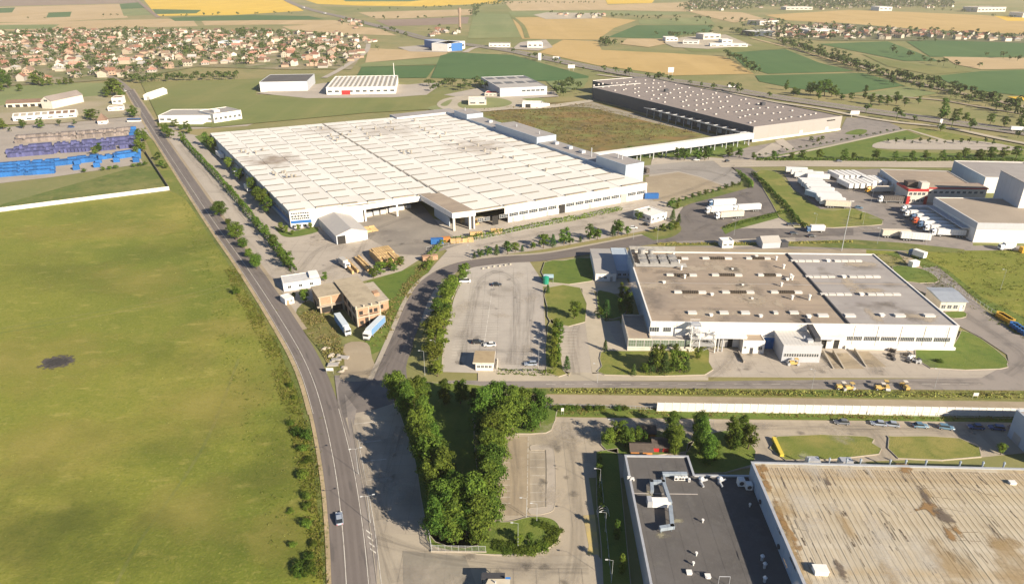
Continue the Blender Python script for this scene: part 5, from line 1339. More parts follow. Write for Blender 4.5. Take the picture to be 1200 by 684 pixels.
def beige():
 H = 11.0
 o = gp(880.5, 541, H)
 rz = math.radians(-2.2)
 T = thing('factory', 'big hall with a weathered beige ribbed roof streaked with rust', 'factory', (o.x, o.y, 0), rz)
 D_, W_ = 70, 84
 t = .35
 b = MB(); b.box(0, -D_, 0, t, 0, H); b.box(t, -t, 0, W_, 0, H); b.box(W_ - t, -D_, 0, W_, -t, H)
 b.obj('wall', M_BLUEWALL, T)
 for i in range(24):
  j = MB(); j.box(-.03, -D_ + i * 2.92, 6.3, -.002, -D_ + i * 2.92 + .08, H - .1); j.obj('wall_joint', M_METAL, T)
 c = MB(); c.box(-.15, -D_, H + .003, t + .15, .1, H + .14); c.box(t + .152, -t - .15, H + .003, W_, .1, H + .14); c.obj('coping', M_METAL, T)
 zr = H - .25
 n = 50; pw = 66.0 / n
 y0 = -.75
 for i in range(n):
  x = t + .25 + i * pw
  m = MB()
  m.box(.02, -D_, -.3, pw - .1, y0, 0)
  mk('roof_panel', m.mesh('roof_panel', M_RIBROOF), T, (x, 0, zr + R.uniform(-.015, .015)))
  yy = y0
  m = MB(); m.box(pw - .105, -D_, -.2, pw + .03, yy, R.uniform(.035, .06)); m.obj('roof_rib', M_RIBROOF, T, (x, 0, zr))
 m = MB(); m.box(t + .005, -t - 1.2, zr - .2, W_ - .5, -t - .003, zr + .05); m.obj('roof_gutter', M_RIBROOF, T)
 m = MB(); m.box(t + .25 + n * pw, -D_, zr - .3, t + .6 + n * pw, y0, zr + .5); m.obj('roof_step', M_GUTTER, T)
 m = MB(); m.box(t + .65 + n * pw, -D_, zr - .3, W_ - t - .01, y0, zr + .06); m.obj('upper_roof', M_RIBROOF, T)
 k = 3.197; ox, oy = 880, 470
 def stain(pts, m, z=.03):
  P = [on_roof(T, ox + x / k, oy + y / k, zr) for x, y in pts]
  c_ = sum(P, Vector()) / len(P)
  P = smooth([c_ + (p - c_) * 1.45 for p in P], 3)
  film('rust_patch', P, zr + .075 + z, m, T)
 stain([(88, 375), (108, 390), (122, 430), (140, 470), (172, 510), (182, 545), (170, 570), (150, 540), (125, 490), (105, 440)], M_RUST)
 stain([(645, 370), (660, 375), (690, 395), (705, 425), (690, 432), (660, 410), (640, 405), (605, 415), (640, 392)], M_RUST, .032)
 stain([(720, 480), (745, 478), (765, 500), (770, 520), (745, 515)], M_RUST)
 stain([(550, 238), (580, 236), (600, 252), (590, 268), (565, 262)], M_RUST)
 stain([(28, 245), (50, 240), (62, 258), (45, 272)], M_RUST)
 sr = random.Random(14)
 for i in range(34):
  x, y = sr.uniform(1, 66), sr.uniform(-40, -1.5); kx, ky = sr.uniform(.6, 4), sr.uniform(1.5, 9)
  m = sr.choice((M_RUSTPALE, M_RUSTPALE, M_WORN, M_WORN, M_SOOT, M_RUST))
  if m in (M_SOOT, M_RUST): kx, ky = kx * .4, ky * .55
  if m is M_WORN and x > 30: x -= 25
  film('rust_patch', blob(x, y, kx * 1.5, ky), zr + .08 + i * .0012, m, T)
 for i in range(14):
  film('rust_patch', blob(1.0 + sr.uniform(-.2, .6), -3 - i * 2.6, sr.uniform(.5, 1.2), sr.uniform(1.5, 3)), zr + .14 + i * .001, sr.choice((M_RUST, M_RUSTPALE)), T)
 def streak(x0, y0, x1, y1, w):
  a, c = on_roof(T, ox + x0 / k, oy + y0 / k, zr), on_roof(T, ox + x1 / k, oy + y1 / k, zr)
  d = (c - a).normalized(); nn = Vector((-d.y, d.x, 0)) * w * 1.7
  q = []
  N_ = 6
  for i in range(N_ + 1): q.append(a.lerp(c, i / N_) + nn * R.uniform(.3, 1))
  for i in range(N_, -1, -1): q.append(a.lerp(c, i / N_) - nn * R.uniform(.3, 1))
  b = MB(); b.poly([(p.x, p.y, zr + .036) for p in q]); me = b.mesh('grime_streak', M_GRIME)
  if me.polygons[0].normal.z < 0: me.flip_normals()
  mk('grime_streak', me, T)
 for s in ((745, 265, 780, 310, .16), (755, 262, 850, 268, .12), (850, 280, 885, 312, .14), (785, 312, 870, 345, .08), (870, 345, 930, 358, .07), (640, 255, 690, 325, .13), (635, 325, 695, 325, .06), (500, 455, 540, 520, .17), (555, 478, 590, 525, .17), (890, 460, 945, 525, .16), (915, 490, 1010, 540, .06), (930, 465, 985, 525, .06), (640, 352, 770, 368, .06), (650, 385, 800, 415, .06), (780, 520, 860, 525, .06), (760, 490, 850, 490, .05), (345, 410, 360, 430, .2), (205, 420, 215, 435, .2), (270, 385, 300, 425, .16), (375, 525, 390, 545, .2), (190, 510, 205, 540, .2), (232, 250, 262, 300, .14), (405, 240, 440, 275, .14), (160, 475, 210, 485, .06), (205, 260, 235, 300, .12), (330, 405, 350, 430, .14), (970, 410, 1000, 438, .14), (860, 425, 905, 436, .05), (500, 325, 580, 365, .05), (480, 400, 520, 430, .12)):
  streak(*s)
 ra = random.Random(21)
 for i in range(120):
  x = ra.uniform(90, 950); y = ra.uniform(245, 660); l = ra.uniform(10, 55)
  streak(x, y, x + l * (.35 + .0006 * x), y + l, ra.uniform(.03, .1))
 for x, y, w in ((258, 640, 1.3), (978, 308, .7)):
  p = on_roof(T, ox + x / k, oy + y / k, zr)
  b = MB(); b.box(p.x - w, p.y - w * .7, zr, p.x + w, p.y + w * .7, zr + w * .8); b.box(p.x - w * 1.1, p.y - w * .8, zr + w * .8 + .003, p.x + w * 1.1, p.y + w * .8, zr + w * .9); b.obj('roof_hatch', M_TRUCKWHITE, T)
 for px in (948, 972, 992, 1008, 1042, 1060, 1083, 1122, 1148, 1172):
  p = loc_of(T, gp(px, 541, 11));
  b = MB(); b.tube((p.x, .9, 0), (p.x, .9, 11.7), .2, .2, 8); b.tube((p.x, .9, 11.7), (p.x, .9, 12.1), .32, .2, 8); b.obj('flue', M_ZINC, T)
 for px in (955, 993):
  p = loc_of(T, gp(px, 539, 11))
  b = MB(); b.box(p.x - 1.4, 1.6, 0, p.x + 1.8, 3.6, 10.2); b.box(p.x - 1.2, 1.5, 10.2, p.x + 1.6, 3.4, 10.6); b.obj('filter_unit', M_METAL, T)
 for y in (-10, -24):
  b = MB(); b.tube((-.35, y, 7.4), (-.05, y, 7.4), .55, .55, 12); b.obj('wall_fan', M_DARKMETAL, T)
beige()
def east_hall():
 o = gp(1194.5, 526)
 T = thing('hall', 'pale blue hall that throws a wide shadow over parked cars', 'factory', (o.x, o.y - 8, 0), G1)
 block(T, 0, 0, 46, 14, 9.0, M_BLUEWALL, M_ROOFGREY, .4, coping=M_METAL)
 panel(T, 'door', M_DOOR, 9, .1, 12, 3, y=-.02, axis=0)
east_hall()
# ------------------------------------------------------------------ guard houses, huts and the brick ruin
def booth():
 a = gp(557.5, 434.5)
 T = thing('guard_booth', 'small guard booth with a sandy flat roof at the car park entrance', 'booth', (a.x, a.y, 0), G1)
 W_, D_, H = 5.8, 7.2, 3.0
 b = MB(); b.box(0, 0, 0, W_, D_, H); b.obj('wall', M_WHITEWALL, T)
 b = MB(); b.box(-.9, -.5, H + .002, W_ + .4, D_ + .3, H + .45); b.obj('roof_edge', M_CREAM, T)
 b = MB(); b.box(-.8, -.4, H + .453, W_ + .3, D_ + .2, H + .5); b.obj('roof', surf('sandy roof felt', A(.36, .28, .17), [(.5, A(.29, .22, .14), .45, .65, .7)]), T)
 for i in range(4): window(T, 1.0 + i * 1.28, -.01, 1.2, 1.05, 1.1, 2, 1)
 for i in range(3): window(T, -.01, 1.4 + i * 1.9, 1.2, 1.2, 1.1, 2, 1, rz=-math.pi / 2)
 b = MB(); b.box(W_ + 1.0, 1, 0, W_ + 1.25, 7, 1.0); b.obj('side_wall', M_CREAM, T)
 a = gp(571, 671, 3.2)
 T = thing('gatehouse', 'white gatehouse with a dark canopy in front of the fenced trees', 'booth', (-5.9, 101.5, 0), 0)
 b = MB(); b.prism([(0, 0), (5.2, 0), (5.2, 7.4), (1.0, 7.4), (.3, 5), (0, 2.5)], 0, 3.0); b.obj('wall', M_CREAM, T)
 r = MB(); r.prism([(-.3, -.3), (5.5, -.3), (5.5, 7.7), (.9, 7.7), (0, 5.1), (-.3, 2.5)], 3.003, 3.35); r.obj('roof', surf('cream gatehouse roof', A(.55, .49, .37), [(.5, A(.46, .40, .30), .45, .65, .7)]), T)
 c = MB(); c.box(-.6, 7.9, 2.9, 4.4, 9.6, 3.1)
 c.obj('canopy', M_DARKMETAL, T)
 for x in (-.5, 4.2):
  c = MB(); c.box(x, 9.3, 0, x + .12, 9.45, 2.9); c.obj('post', M_DARKMETAL, T)
 v = MB(); v.tube((2.4, 6.6, 3.35), (2.4, 6.6, 3.9), .15, .15, 7); v.obj('vent_pipe', M_METAL, T)
 for i in range(2): window(T, 1.2 + i * 2.4, -.01, 1.1, 1.5, 1.2, 2, 1)
 c = MB(); c.box(4.6, 7.75, 0, 4.75, 7.9, 3.6); c.box(4.5, 7.6, 3.3, 5.6, 7.65, 3.9); c.obj('sign_board', M_BLUE, T)
booth()
def hut(px, w, d, h, label, wallm, pitch=1.0):
 a = gp(*px)
 T = thing('wooden_hut', label, 'hut', (a.x, a.y, 0), G1)
 gable(T, 0, 0, w, d, h, h + pitch, wallm, M_SHINGLE, .35, along='x')
 panel(T, 'door', M_DARK, w * .4, .05, w * .4 + .9, 2.0, y=-.01)
 for i in range(int(w / .5)):
  pass
 b = MB(); b.box(.1, -.05, 0, w - .1, -.003, .35); b.obj('skirting', M_DARKMETAL, T)
hut((748, 514), 4.7, 4.0, 2.2, 'dark roofed wooden hut with an orange front among the trees', M_ORANGE)
hut((765, 530.5), 4.2, 4.2, 2.2, 'dark roofed hut with a red brown front next to the charcoal roofed factory', M_RED)
hut((739, 534), 5.8, 3.8, 1.9, 'longest of the dark roofed huts beside the charcoal roofed factory', M_ORANGE)
def ruin():
 a = gp(419.5, 384)
 T = thing('brick_ruin', 'unfinished brick building with a bare concrete frame and empty window holes', 'building', (a.x, a.y, 0), G2)
 W_, D_, H = 9.2, 29, 8.0
 def frame(x0, y0, x1, y1, h, name):
  b = MB()
  n = max(1, int((x1 - x0) / 4)); m = max(1, int((y1 - y0) / 5))
  for i in range(n + 1):
   x = x0 + (x1 - x0 - .4) * i / n
   b.box(x, y0 - .06, 0, x + .4, y0 + .34, h - .3)
  for i in range(m + 1):
   y = y0 + (y1 - y0 - .4) * i / m
   b.box(x0 - .06, y + (.35 if i == 0 else 0), 0, x0 + .34, y + .4 + (.35 if i == 0 else 0), h - .3)
  for z in ((h * .5,) if h > 6 else ()):
   b.box(x0 - .05, y0 - .05, z - .18, x1, y0 + .3, z + .18); b.box(x0 - .05, y0 + .31, z - .18, x0 + .3, y1, z + .18)
  b.obj(name, M_RAWCONC, T)
 b = MB(); b.box(0, 0, 0, W_, D_, H - .35); b.obj('brick_wall', M_BRICK, T)
 b = MB(); b.box(-.35, -.35, H - .34, W_ + .35, D_ + .2, H); b.obj('roof_slab', M_SLABROOF, T)
 frame(0, 0, W_, D_, H, 'concrete_frame')
 for x in (2.3, 4.6, 6.9):
  b = MB(); b.box(-.04, y, .1, .0, y + 1, 1) if False else None
 for i, x in enumerate((1.0, 4.6, 6.6)):
  for z in (1.0, 5.0):
   panel(T, 'window_hole', M_DARK, x, z, x + 1.4, z + 1.5, y=-.008, d=.02)
 for i in range(5):
  for z in (.4, 4.8):
   panel(T, 'window_hole', M_DARK, 2 + i * 5.4, z, 5.4 + i * 5.4, z + 2.6, y=-.01, d=.02, axis=0)
 panel(T, 'open_bay', M_DARK, 3.0, .1, 4.3, 3.4, y=-.006, d=.02); panel(T, 'open_bay', M_DARK, 1.2, 4.4, 8.2, 4.7, y=-.006, d=.02)
 p = loc_of(T, gp(376, 368));
 b = MB(); b.box(p.x, p.y, 0, -.01, p.y + 11, 6.9); b.obj('brick_wall', M_BRICK, T)
 b = MB(); b.box(p.x - .4, p.y - .4, 6.91, -.38, p.y + 11.3, 7.25); b.obj('roof_slab', M_SLABROOF, T)
 frame(p.x, p.y, -.02, p.y + 11, 6.9, 'concrete_frame')
 b = MB(); b.box(p.x - 1.2, p.y - 1.4, 3.3, -.02, p.y - .07, 3.5); b.obj('balcony_slab', M_RAWCONC, T)
 panel(T, 'window_hole', M_DARK, p.x + .6, .2, -.5, 2.9, y=p.y - .01, d=.02)
 for i in range(2): panel(T, 'window_hole', M_DARK, p.y + 1 + i * 5, .4, p.y + 4 + i * 5, 2.8, y=p.x - .01, d=.02, axis=0)
 b = MB(); b.box(W_ + .7, 9, 0, W_ + 6, 28, 4.2); b.obj('brick_wall', M_BRICK, T)
 b = MB(); b.box(W_ + .5, 8.7, 4.21, W_ + 6.3, 28.2, 4.5); b.obj('roof_slab', M_RAWCONC, T)
 b = MB(); b.box(W_ + 2, 14, 4.5, W_ + 4.2, 17, 5.8); b.obj('brick_stack', M_BRICK, T)
 panel(T, 'window_hole', M_DARK, W_ + 2, 1.2, W_ + 3.8, 2.9, y=8.99, d=.02)
 for i in range(4): b = MB(); b.box(-.2 + i * 2.9, -.2, H + .002, .3 + i * 2.9, .25, H + .9); b.obj('column_stub', M_RAWCONC, T)
ruin()
def roadside_house():
 a = gp(333, 342)
 T = thing('flat_house', 'white flat roofed house at the roadside beside the brick ruin', 'house', (a.x, a.y, 0), G2 - .1)
 block(T, 0, 0, 15.0, 9.0, 3.6, M_WHITEWALL, surf('white roof film', A(.52, .51, .49), [(.4, A(.43, .42, .40), .45, .65, .7)]), .15)
 for i in range(3): window(T, 2.4 + i * 4.4, -.01, 1.2, 1.5, 1.3, 2, 1)
 b = MB(); b.box(11, 2, 3.5, 14.6, 8, 4.4); b.obj('upper_roof', M_WHITEROOF, T)
 a = gp(335, 358)
 T = thing('kiosk', 'small white kiosk with a flat roof between the road and brick ruin', 'kiosk', (a.x, a.y, 0), G2 + .2)
 block(T, 0, 0, 3.6, 5, 2.7, M_WHITEWALL, M_WHITEROOF, .1)
 panel(T, 'door', M_BRICK, .5, .05, 1.5, 2.0); window(T, 2.5, -.01, 1.0, 1.1, 1.0, 2, 1)
roadside_house()
# ------------------------------------------------------------------ depot on the far side
def depot():
 a = gp(1139.7, 284)
 T = thing('depot', 'pale freight depot with a low wide roof and trucks docked along its side', 'depot', (a.x, a.y, 0), math.radians(-3))
 W_, D_, H = 60, 42, 10.0
 ro = block(T, 0, 0, W_, D_, H, M_WHITEWALL, surf('tan depot roof', A(.34, .285, .225), [(.05, A(.28, .235, .185), .42, .62, .7), (.2, A(.39, .33, .26), .5, .7, .5)]), .3)
 b = MB(); b.box(-.3, -.25, 6.9, W_ + .2, -.003, H - .02); b.box(-.35, 0, 6.9, -.003, D_, H - .02); b.obj('fascia', M_GREYWALL, T)
 b = MB(); b.box(-3.6, 5, 5.2, -.36, D_ - 1, 5.7); b.obj('dock_canopy', M_GREYWALL, T)
 for i in range(9): panel(T, 'dock_door', M_FRAME if i % 2 else M_DOOR, 5 + i * 4, .9, 8 + i * 4, 4.4, y=-.02, axis=0)
 a = gp(1061, 239)
 T = thing('depot_office', 'cream office block with a bright red roof edge and small cream roof cabin', 'office', (a.x, a.y, 0), math.radians(-2))
 w = 45.0; H = 8.6
 block(T, 0, 0, 11, 14, H, M_CREAM, M_ROOFBROWN, .5, coping=M_RED)
 b = MB(); b.box(11.02, 3, 0, w, 13, H - .4); b.obj('long_wall', M_CREAM, T)
 b = MB(); b.box(10.9, 2.6, H - .395, w + .4, 13.2, H + .25); b.obj('long_roof', M_RED, T)
 b = MB(); b.box(11.3, 3.0, H + .253, w, 12.9, H + .3); b.obj('long_roof_felt', M_ROOFBROWN, T)
 b = MB(); b.box(-.25, -.25, H - 1.2, 11.2, -.003, H - .02); b.box(-.25, 0, H - 1.2, -.003, 14, H - .02); b.obj('red_band', M_RED, T)
 b = MB(); b.box(7.2, 1.2, H - .2, 11.4, 5.2, H + 3.4); b.obj('roof_cabin', M_CREAM, T)
 b = MB(); b.box(2, 6, H - .2, 8, 11, H + 2.4); b.obj('plant_room', M_SHINGLE, T)
 for i in range(4): window(T, 1.6 + i * 2.4, -.01, 5.2, 1.8, 1.6, 2, 1); window(T, 1.6 + i * 2.4, -.01, 1.2, 1.8, 1.6, 2, 1)
 for i in range(10): window(T, 13.5 + i * 3.2, 2.99, 5.4, 2.0, 1.5, 3, 1)
 panel(T, 'red_pillar', M_RED, -.2, .05, 1.5, 4.6, y=-.26, d=.3); panel(T, 'red_pillar', M_RED, 9.6, .05, 11.2, 4.6, y=-.26, d=.3)
 c0 = gp(1057, 232); c1 = gp(1029, 210.5)
 d = c1 - c0
 ang = math.atan2(d.y, d.x) - math.pi / 2
 T = thing('depot_hall', 'long grey white hall with a tan roof behind the red edged office', 'depot', (c0.x, c0.y, 0), ang)
 D_ = d.length
 block(T, 0, 0, 40, D_, 6.8, M_BLUEWALL, M_ROOFBROWN, .2, coping=M_CREAM)
 for i in range(8): panel(T, 'dock_door', M_DOOR, 3 + i * 5.2, .8, 6 + i * 5.2, 4.2, y=-.02, axis=0)
 b0 = gp(1168.6, 227, 10); b1 = gp(1192.8, 243, 10)
 T = thing('cold_store', 'tall white windowless cold store tower rising over the depot roof', 'warehouse', (b1.x, b1.y, 0), math.radians(-8))
 H = 22.5
 n = 6
 b = MB(); b.box(0, 0, 0, 30, 25, H); b.obj('wall', M_WHITEWALL, T)
 for i in range(n):
  q = MB(); q.box(-.12, .02 + i * 25 / n, 0, -.005, (i + 1) * 25 / n - .08, H - .1); q.obj('wall_panel', M_GREYWALL, T)
 for i in range(7):
  q = MB(); q.box(.02 + i * 30 / 7, -.12, 0, (i + 1) * 30 / 7 - .08, -.005, H - .1); q.obj('wall_panel', M_WHITEWALL, T)
 q = MB(); q.box(-.2, -.2, H + .002, 30.2, 25.2, H + .3); q.obj('roof', M_ROOFGREY, T)
 a = gp(1150, 226)
 T = thing('warehouse', 'mid height grey white store tucked behind the cold store tower', 'warehouse', (a.x, a.y, 0), math.radians(-6))
 block(T, 0, 0, 42, 40, 9.5, M_WHITEWALL, M_ROOFGREY, .3, coping=M_WHITEWALL)
 for i in range(5): panel(T, 'wall_panel', M_BLUEWALL, .2 + i * 8, .1, 8 + i * 8, 9.2, y=-.003, axis=0)
depot()
def small_works():
 a = gp(1100, 364.5)
 T = thing('scale_house', 'small works hut with a blue grey sheet roof and white front at the yard corner', 'hut', (a.x, a.y, 0), G1)
 W_, D_, H = 9.6, 11, 4.4
 b = MB(); b.box(0, 0, 0, W_, D_, H); b.obj('wall', M_CREAM, T)
 b = MB(); b.wedge([(-.6, H - .2), (-.6, H + .05), (D_ * .65, H + .9), (D_ + .4, H + .7), (D_ + .4, H + .45)], -.5, W_ + .4); b.obj('roof', surf('blue grey roof sheet', A(.30, .33, .37), [(.5, A(.25, .27, .31), .45, .65, .6)], rough=.5), T)
 for i in range(4): window(T, 1.3 + i * 2.3, -.01, 1.2, 1.7, 1.6, 2, 2)
 panel(T, 'door', M_WHITEWALL, 7.4, .05, 8.6, 2.6, y=-.06)
 a = gp(755, 256.5)
 T = thing('gatehouse', 'flat white gatehouse among shrubs beside the white factory yard', 'office', (a.x, a.y, 0), G2 - .55)
 a2, rz, ln = frame_by((762.5, 262), (781, 257))
 T.location = (a2.x, a2.y, 0); T.rotation_euler = (0, 0, rz)
 block(T, 0, 0, ln, 13, 4.0, M_WHITEWALL, M_WHITEROOF, .15, coping=M_WHITEWALL)
 for i in range(3): window(T, 1.6 + i * ln / 3.2, -.01, 1.4, 1.7, 1.3, 2, 1)
 for i in range(4): window(T, -.01, 2 + i * 3, 1.4, 1.7, 1.3, 2, 1, rz=-math.pi / 2)
small_works()
# ------------------------------------------------------------------ the far buildings
def far_hall(pl, pr_, depth, h, name, label, cat, mw, mr, nwin=0, bands=0, par=.3, rz=None):
 a, ang, L = frame_by(pl, pr_)
 T = thing(name, label, cat, (a.x, a.y, 0), ang)
 block(T, 0, 0, L, depth, h, mw, mr, par, coping=mw)
 for i in range(nwin): window(T, L * (i + .5) / nwin, -.01, h * .35, L / nwin * .6, h * .28, 3, 1)
 return T, L
T, L = far_hall((305.5, 108), (361, 107), 60, 10.5, 'warehouse', 'grey white box warehouse by the village edge with a dark roof', 'warehouse', M_GREYWALL, M_ROOFDARK)
for i in range(6): panel(T, 'wall_panel', M_WHITEWALL, L * i / 6 + .2, .2, L * (i + 1) / 6 - .2, 10, y=-.003)
T, L = far_hall((383, 112), (464, 110.5), 88, 8.0, 'supermarket', 'wide white store with grey roof stripes and parked cars before it', 'store', M_WHITEWALL, M_WHITEROOF, 10)
for i in range(14):
 s = MB(); s.box(L * (i + .5) / 14, 4, 7.6, L * (i + .5) / 14 + 2.2, 84, 8.15); s.obj('roof_skylight', M_GUTTER, T)
panel(T, 'entrance', M_RED, L * .22, .1, L * .34, 5, y=-.02, d=.6)
s = MB(); s.tube((L * .95, 70, 8), (L * .95, 70, 24), .5, .3, 7); s.obj('mast', M_WHITEWALL, T)
T, L = far_hall((586, 114.5), (641, 112), 86, 9.5, 'warehouse', 'grey metal warehouse with dark roof skylights in front of the green field', 'warehouse', M_GREYWALL, M_SHEETGREY, 0)
for y in (30, 66):
 for i in range(4):
  s = MB(); s.box(L * (i + .2) / 4, y, 9.1, L * (i + .9) / 4, y + 15, 9.35); s.obj('roof_skylight', M_SKYLIGHT, T)
for i in range(5): window(T, L * (.5 + i * .1), -.01, 5, 4, 1.8, 2, 1)
T, L = far_hall((568, 113.5), (587, 114), 14, 4, 'shop', 'low red and white shop next to the grey metal warehouse', 'shop', M_CREAM, M_RED, 4)
T, L = far_hall((549, 124.2), (570, 124), 20, 5.5, 'shed', 'small cream shed on the roundabout', 'shed', M_CREAM, M_WHITEROOF, 2)
T, L = far_hall((612, 127), (635, 127.2), 12, 5, 'shed', 'low white shed at the end of the roundabout road', 'shed', M_WHITEWALL, M_WHITEROOF, 0)
panel(T, 'gate', M_DARK, 3, .2, 8, 4, y=-.02)
T, L = far_hall((635, 126.5), (644, 125), 10, 3, 'kiosk', 'tiny white kiosk next to the low white shed', 'kiosk', M_WHITEWALL, M_WHITEROOF, 0)
T, L = far_hall((525, 61), (545, 57), 30, 12, 'showroom', 'white glazed showroom adjoining the blue hall', 'shop', M_WHITEWALL, M_GREYWALL, 4)
T, L = far_hall((497.5, 55.5), (524.5, 60.5), 28, 12, 'blue_hall', 'bright blue hall beside the highway', 'warehouse', M_BLUE, M_GREYWALL, 0)
for i in range(9): panel(T, 'wall_panel', M_BLUE, L * i / 9 + .3, .3, L * (i + 1) / 9 - .3, 11.5, y=-.01, d=.1)
T, L = far_hall((187, 144.5), (251, 144), 30, 6.5, 'terrace_block', 'long whitewashed workshop block with a grey roof and lean-to front', 'building', M_WHITEWALL, M_SHEETGREY, 8)
b = MB(); b.wedge([(-9, 0), (-9, 3.0), (-.02, 4.6), (-.02, 0)], L * .32, L * .86); b.obj('lean_to', M_WHITEWALL, T)
b = MB(); b.wedge([(-9.3, 3.05), (-9.3, 3.2), (-.05, 4.85), (-.05, 4.7)], L * .31, L * .87); b.obj('lean_to_roof', M_WHITEROOF, T)
panel(T, 'gate', M_DARK, L * .30, .1, L * .315, 4)
T, L = far_hall((251.5, 145), (284, 140), 26, 8.0, 'workshop', 'whitewashed gabled end of the long workshop block', 'building', M_WHITEWALL, M_SHEETGREY, 6)
b = MB(); b.box(L * .2, 8, 7.5, L * .4, 14, 9.5); b.obj('roof_house', M_WHITEWALL, T)
a, ang, L = frame_by((169, 117.5), (177, 117.5))
T = thing('barn', 'isolated white barn in the meadow near the village road', 'barn', (a.x, a.y, 0), ang); gable(T, 0, 0, L, 38, 5, 7, M_WHITEWALL, M_WHITEROOF)
panel(T, 'barn_door', M_DOOR, 3, .1, 6, 3.6)
a, ang, L = frame_by((16, 143), (90, 138))
T = thing('cow_shed', 'long white sheeted cow shed with patched roof glazing', 'barn', (a.x, a.y, 0), ang); gable(T, 0, 0, L, 15, 4, 6.2, M_WHITEWALL, M_WHITEROOF, .3, 'x')
for i in range(9):
 b = MB(); b.wedge([(1, 4.55), (1, 4.66), (6, 6.0), (6, 5.9)], L * (i + .15) / 9, L * (i + .85) / 9); b.obj('roof_skylight', M_TILEBROWN if 4 < i else M_GUTTER, T)
for i in range(6): window(T, L * (i + .5) / 6, -.01, 1.2, 4, 1.4, 3, 1)
a, ang, L = frame_by((8, 127), (52, 125))
T = thing('stable', 'long barn with a rust red roof behind the white cow shed', 'barn', (a.x, a.y, 0), ang); gable(T, 0, 0, L, 12, 4.5, 7, M_CREAM, M_TILEBROWN, .3, 'x')
for i in range(5): panel(T, 'opening', M_DARK, L * (i + .2) / 5, .2, L * (i + .8) / 5, 3)
a, ang, L = frame_by((50, 128), (64, 128))
T = thing('farmhouse', 'tall farm building with a mauve gable roof joined to the rust roofed barn', 'barn', (a.x, a.y, 0), ang - .2); gable(T, 0, 0, L, 40, 8, 12, M_CREAM, M_ROOFMAUVE, .4)
window(T, L / 2, -.01, 7, 4, 2, 2, 1)
a, ang, L = frame_by((115, 146), (125, 145.5))
T = thing('pump_house', 'little white house with a steep rust red hipped roof beside the dusty yard', 'house', (a.x, a.y, 0), ang)
b = MB(); b.box(0, 0, 0, L, 8, 3); b.obj('wall', M_WHITEWALL, T)
b = MB(); n = 0
b.v = [(-.4, -.4, 3), (L + .4, -.4, 3), (L + .4, 8.4, 3), (-.4, 8.4, 3), (L / 2, 4, 9)]; b.f = [(0, 1, 4), (1, 2, 4), (2, 3, 4), (3, 0, 4), (3, 2, 1, 0)]; b.m = [0] * 5; b.obj('roof', M_TILEBROWN, T)
window(T, L / 2, -.01, 1, 2, 1.2, 2, 1)
T, L = far_hall((127, 131), (145, 130), 10, 4.0, 'canteen', 'low white canteen with tiled back roof at the roadside', 'house', M_WHITEWALL, M_TILEPALE, 3)
T, L = far_hall((132, 123), (144, 122.5), 14, 6.5, 'house', 'white two storey house under the big roadside trees', 'house', M_WHITEWALL, M_TILEPALE, 2)
far = [((205, 44), (206, 44)),]
T, L = far_hall((256, 54), (279, 54), 26, 7, 'village_hall', 'white hall with a pale blue roof in the village', 'building', M_WHITEWALL, M_BLUEWALL, 4)
T, L = far_hall((618, 56.5), (636, 56.5), 24, 9, 'garage', 'white roadside garage near the highway exit', 'building', M_WHITEWALL, M_WHITEROOF, 3)
T, L = far_hall((573, 55.5), (598, 55.5), 20, 6, 'garage', 'low dark and white sales hall beside the highway', 'building', M_WHITEWALL, M_SHINGLE, 5)
T, L = far_hall((824, 47), (844, 46.5), 30, 10, 'works', 'tall cream works among white sheds beside the wheat field', 'building', M_CREAM, M_WHITEROOF, 3)
T, L = far_hall((780, 49), (794, 49), 30, 7, 'works', 'white shed at the field corner of the works yard', 'building', M_WHITEWALL, M_WHITEROOF, 3)
T, L = far_hall((800, 52), (818, 52.5), 26, 6, 'works', 'grey roofed long shed in the works yard', 'building', M_WHITEWALL, M_SHEETGREY, 3)
T, L = far_hall((832, 55), (876, 55.5), 16, 5, 'works', 'low white shed along the front of the works yard', 'building', M_WHITEWALL, M_WHITEROOF, 5)
T, L = far_hall((846, 51), (858, 51), 24, 6, 'works', 'small white shed behind the low works front', 'building', M_WHITEWALL, M_WHITEROOF, 2)
T, L = far_hall((884, 43), (908, 42), 40, 9, 'warehouse', 'big white roofed warehouse at the hamlet end', 'warehouse', M_DARKWALL, M_WHITEROOF, 0)
T, L = far_hall((890, 30), (912, 29), 40, 10, 'warehouse', 'tan and cream warehouse under the suburb hill', 'warehouse', M_CREAM, M_TILEPALE, 3)
T, L = far_hall((948, 40.5), (982, 40.5), 60, 8, 'warehouse', 'white warehouse pair in the hamlet beyond the green field', 'warehouse', M_WHITEWALL, M_WHITEROOF, 5)
T, L = far_hall((1145, 14.5), (1178, 14), 60, 14, 'apartment_block', 'row of pale apartment slabs on the horizon', 'building', M_CREAM, M_ROOFGREY, 8)
T, L = far_hall((1198, 21), (1210, 21), 60, 12, 'apartment_block', 'pale slab at the frame end near the sunflower field', 'building', M_WHITEWALL, M_ROOFGREY, 3)
T, L = far_hall((921, 12), (952, 12), 50, 9, 'warehouse', 'long white warehouse in front of the wooded suburb', 'warehouse', M_CREAM, M_WHITEROOF, 6)
T, L = far_hall((1030, 13), (1045, 13), 60, 12, 'warehouse', 'short white warehouse at the edge of the wooded suburb', 'warehouse', M_WHITEWALL, M_WHITEROOF, 3)
T, L = far_hall((846, 291), (859, 290.5), 5, 3.6, 'transformer_house', 'small white cabin behind the far wall of the brown roofed factory', 'cabin', M_WHITEWALL, M_WHITEROOF, 2)
a, ang, L = frame_by((893, 291.5), (914, 290.5))
T = thing('shed', 'grey arched shed behind the far wall of the brown roofed factory', 'shed', (a.x, a.y, 0), ang); gable(T, 0, 0, L, 7, 3.2, 5.2, M_GREYWALL, M_SHEETGREY, .2, 'x')
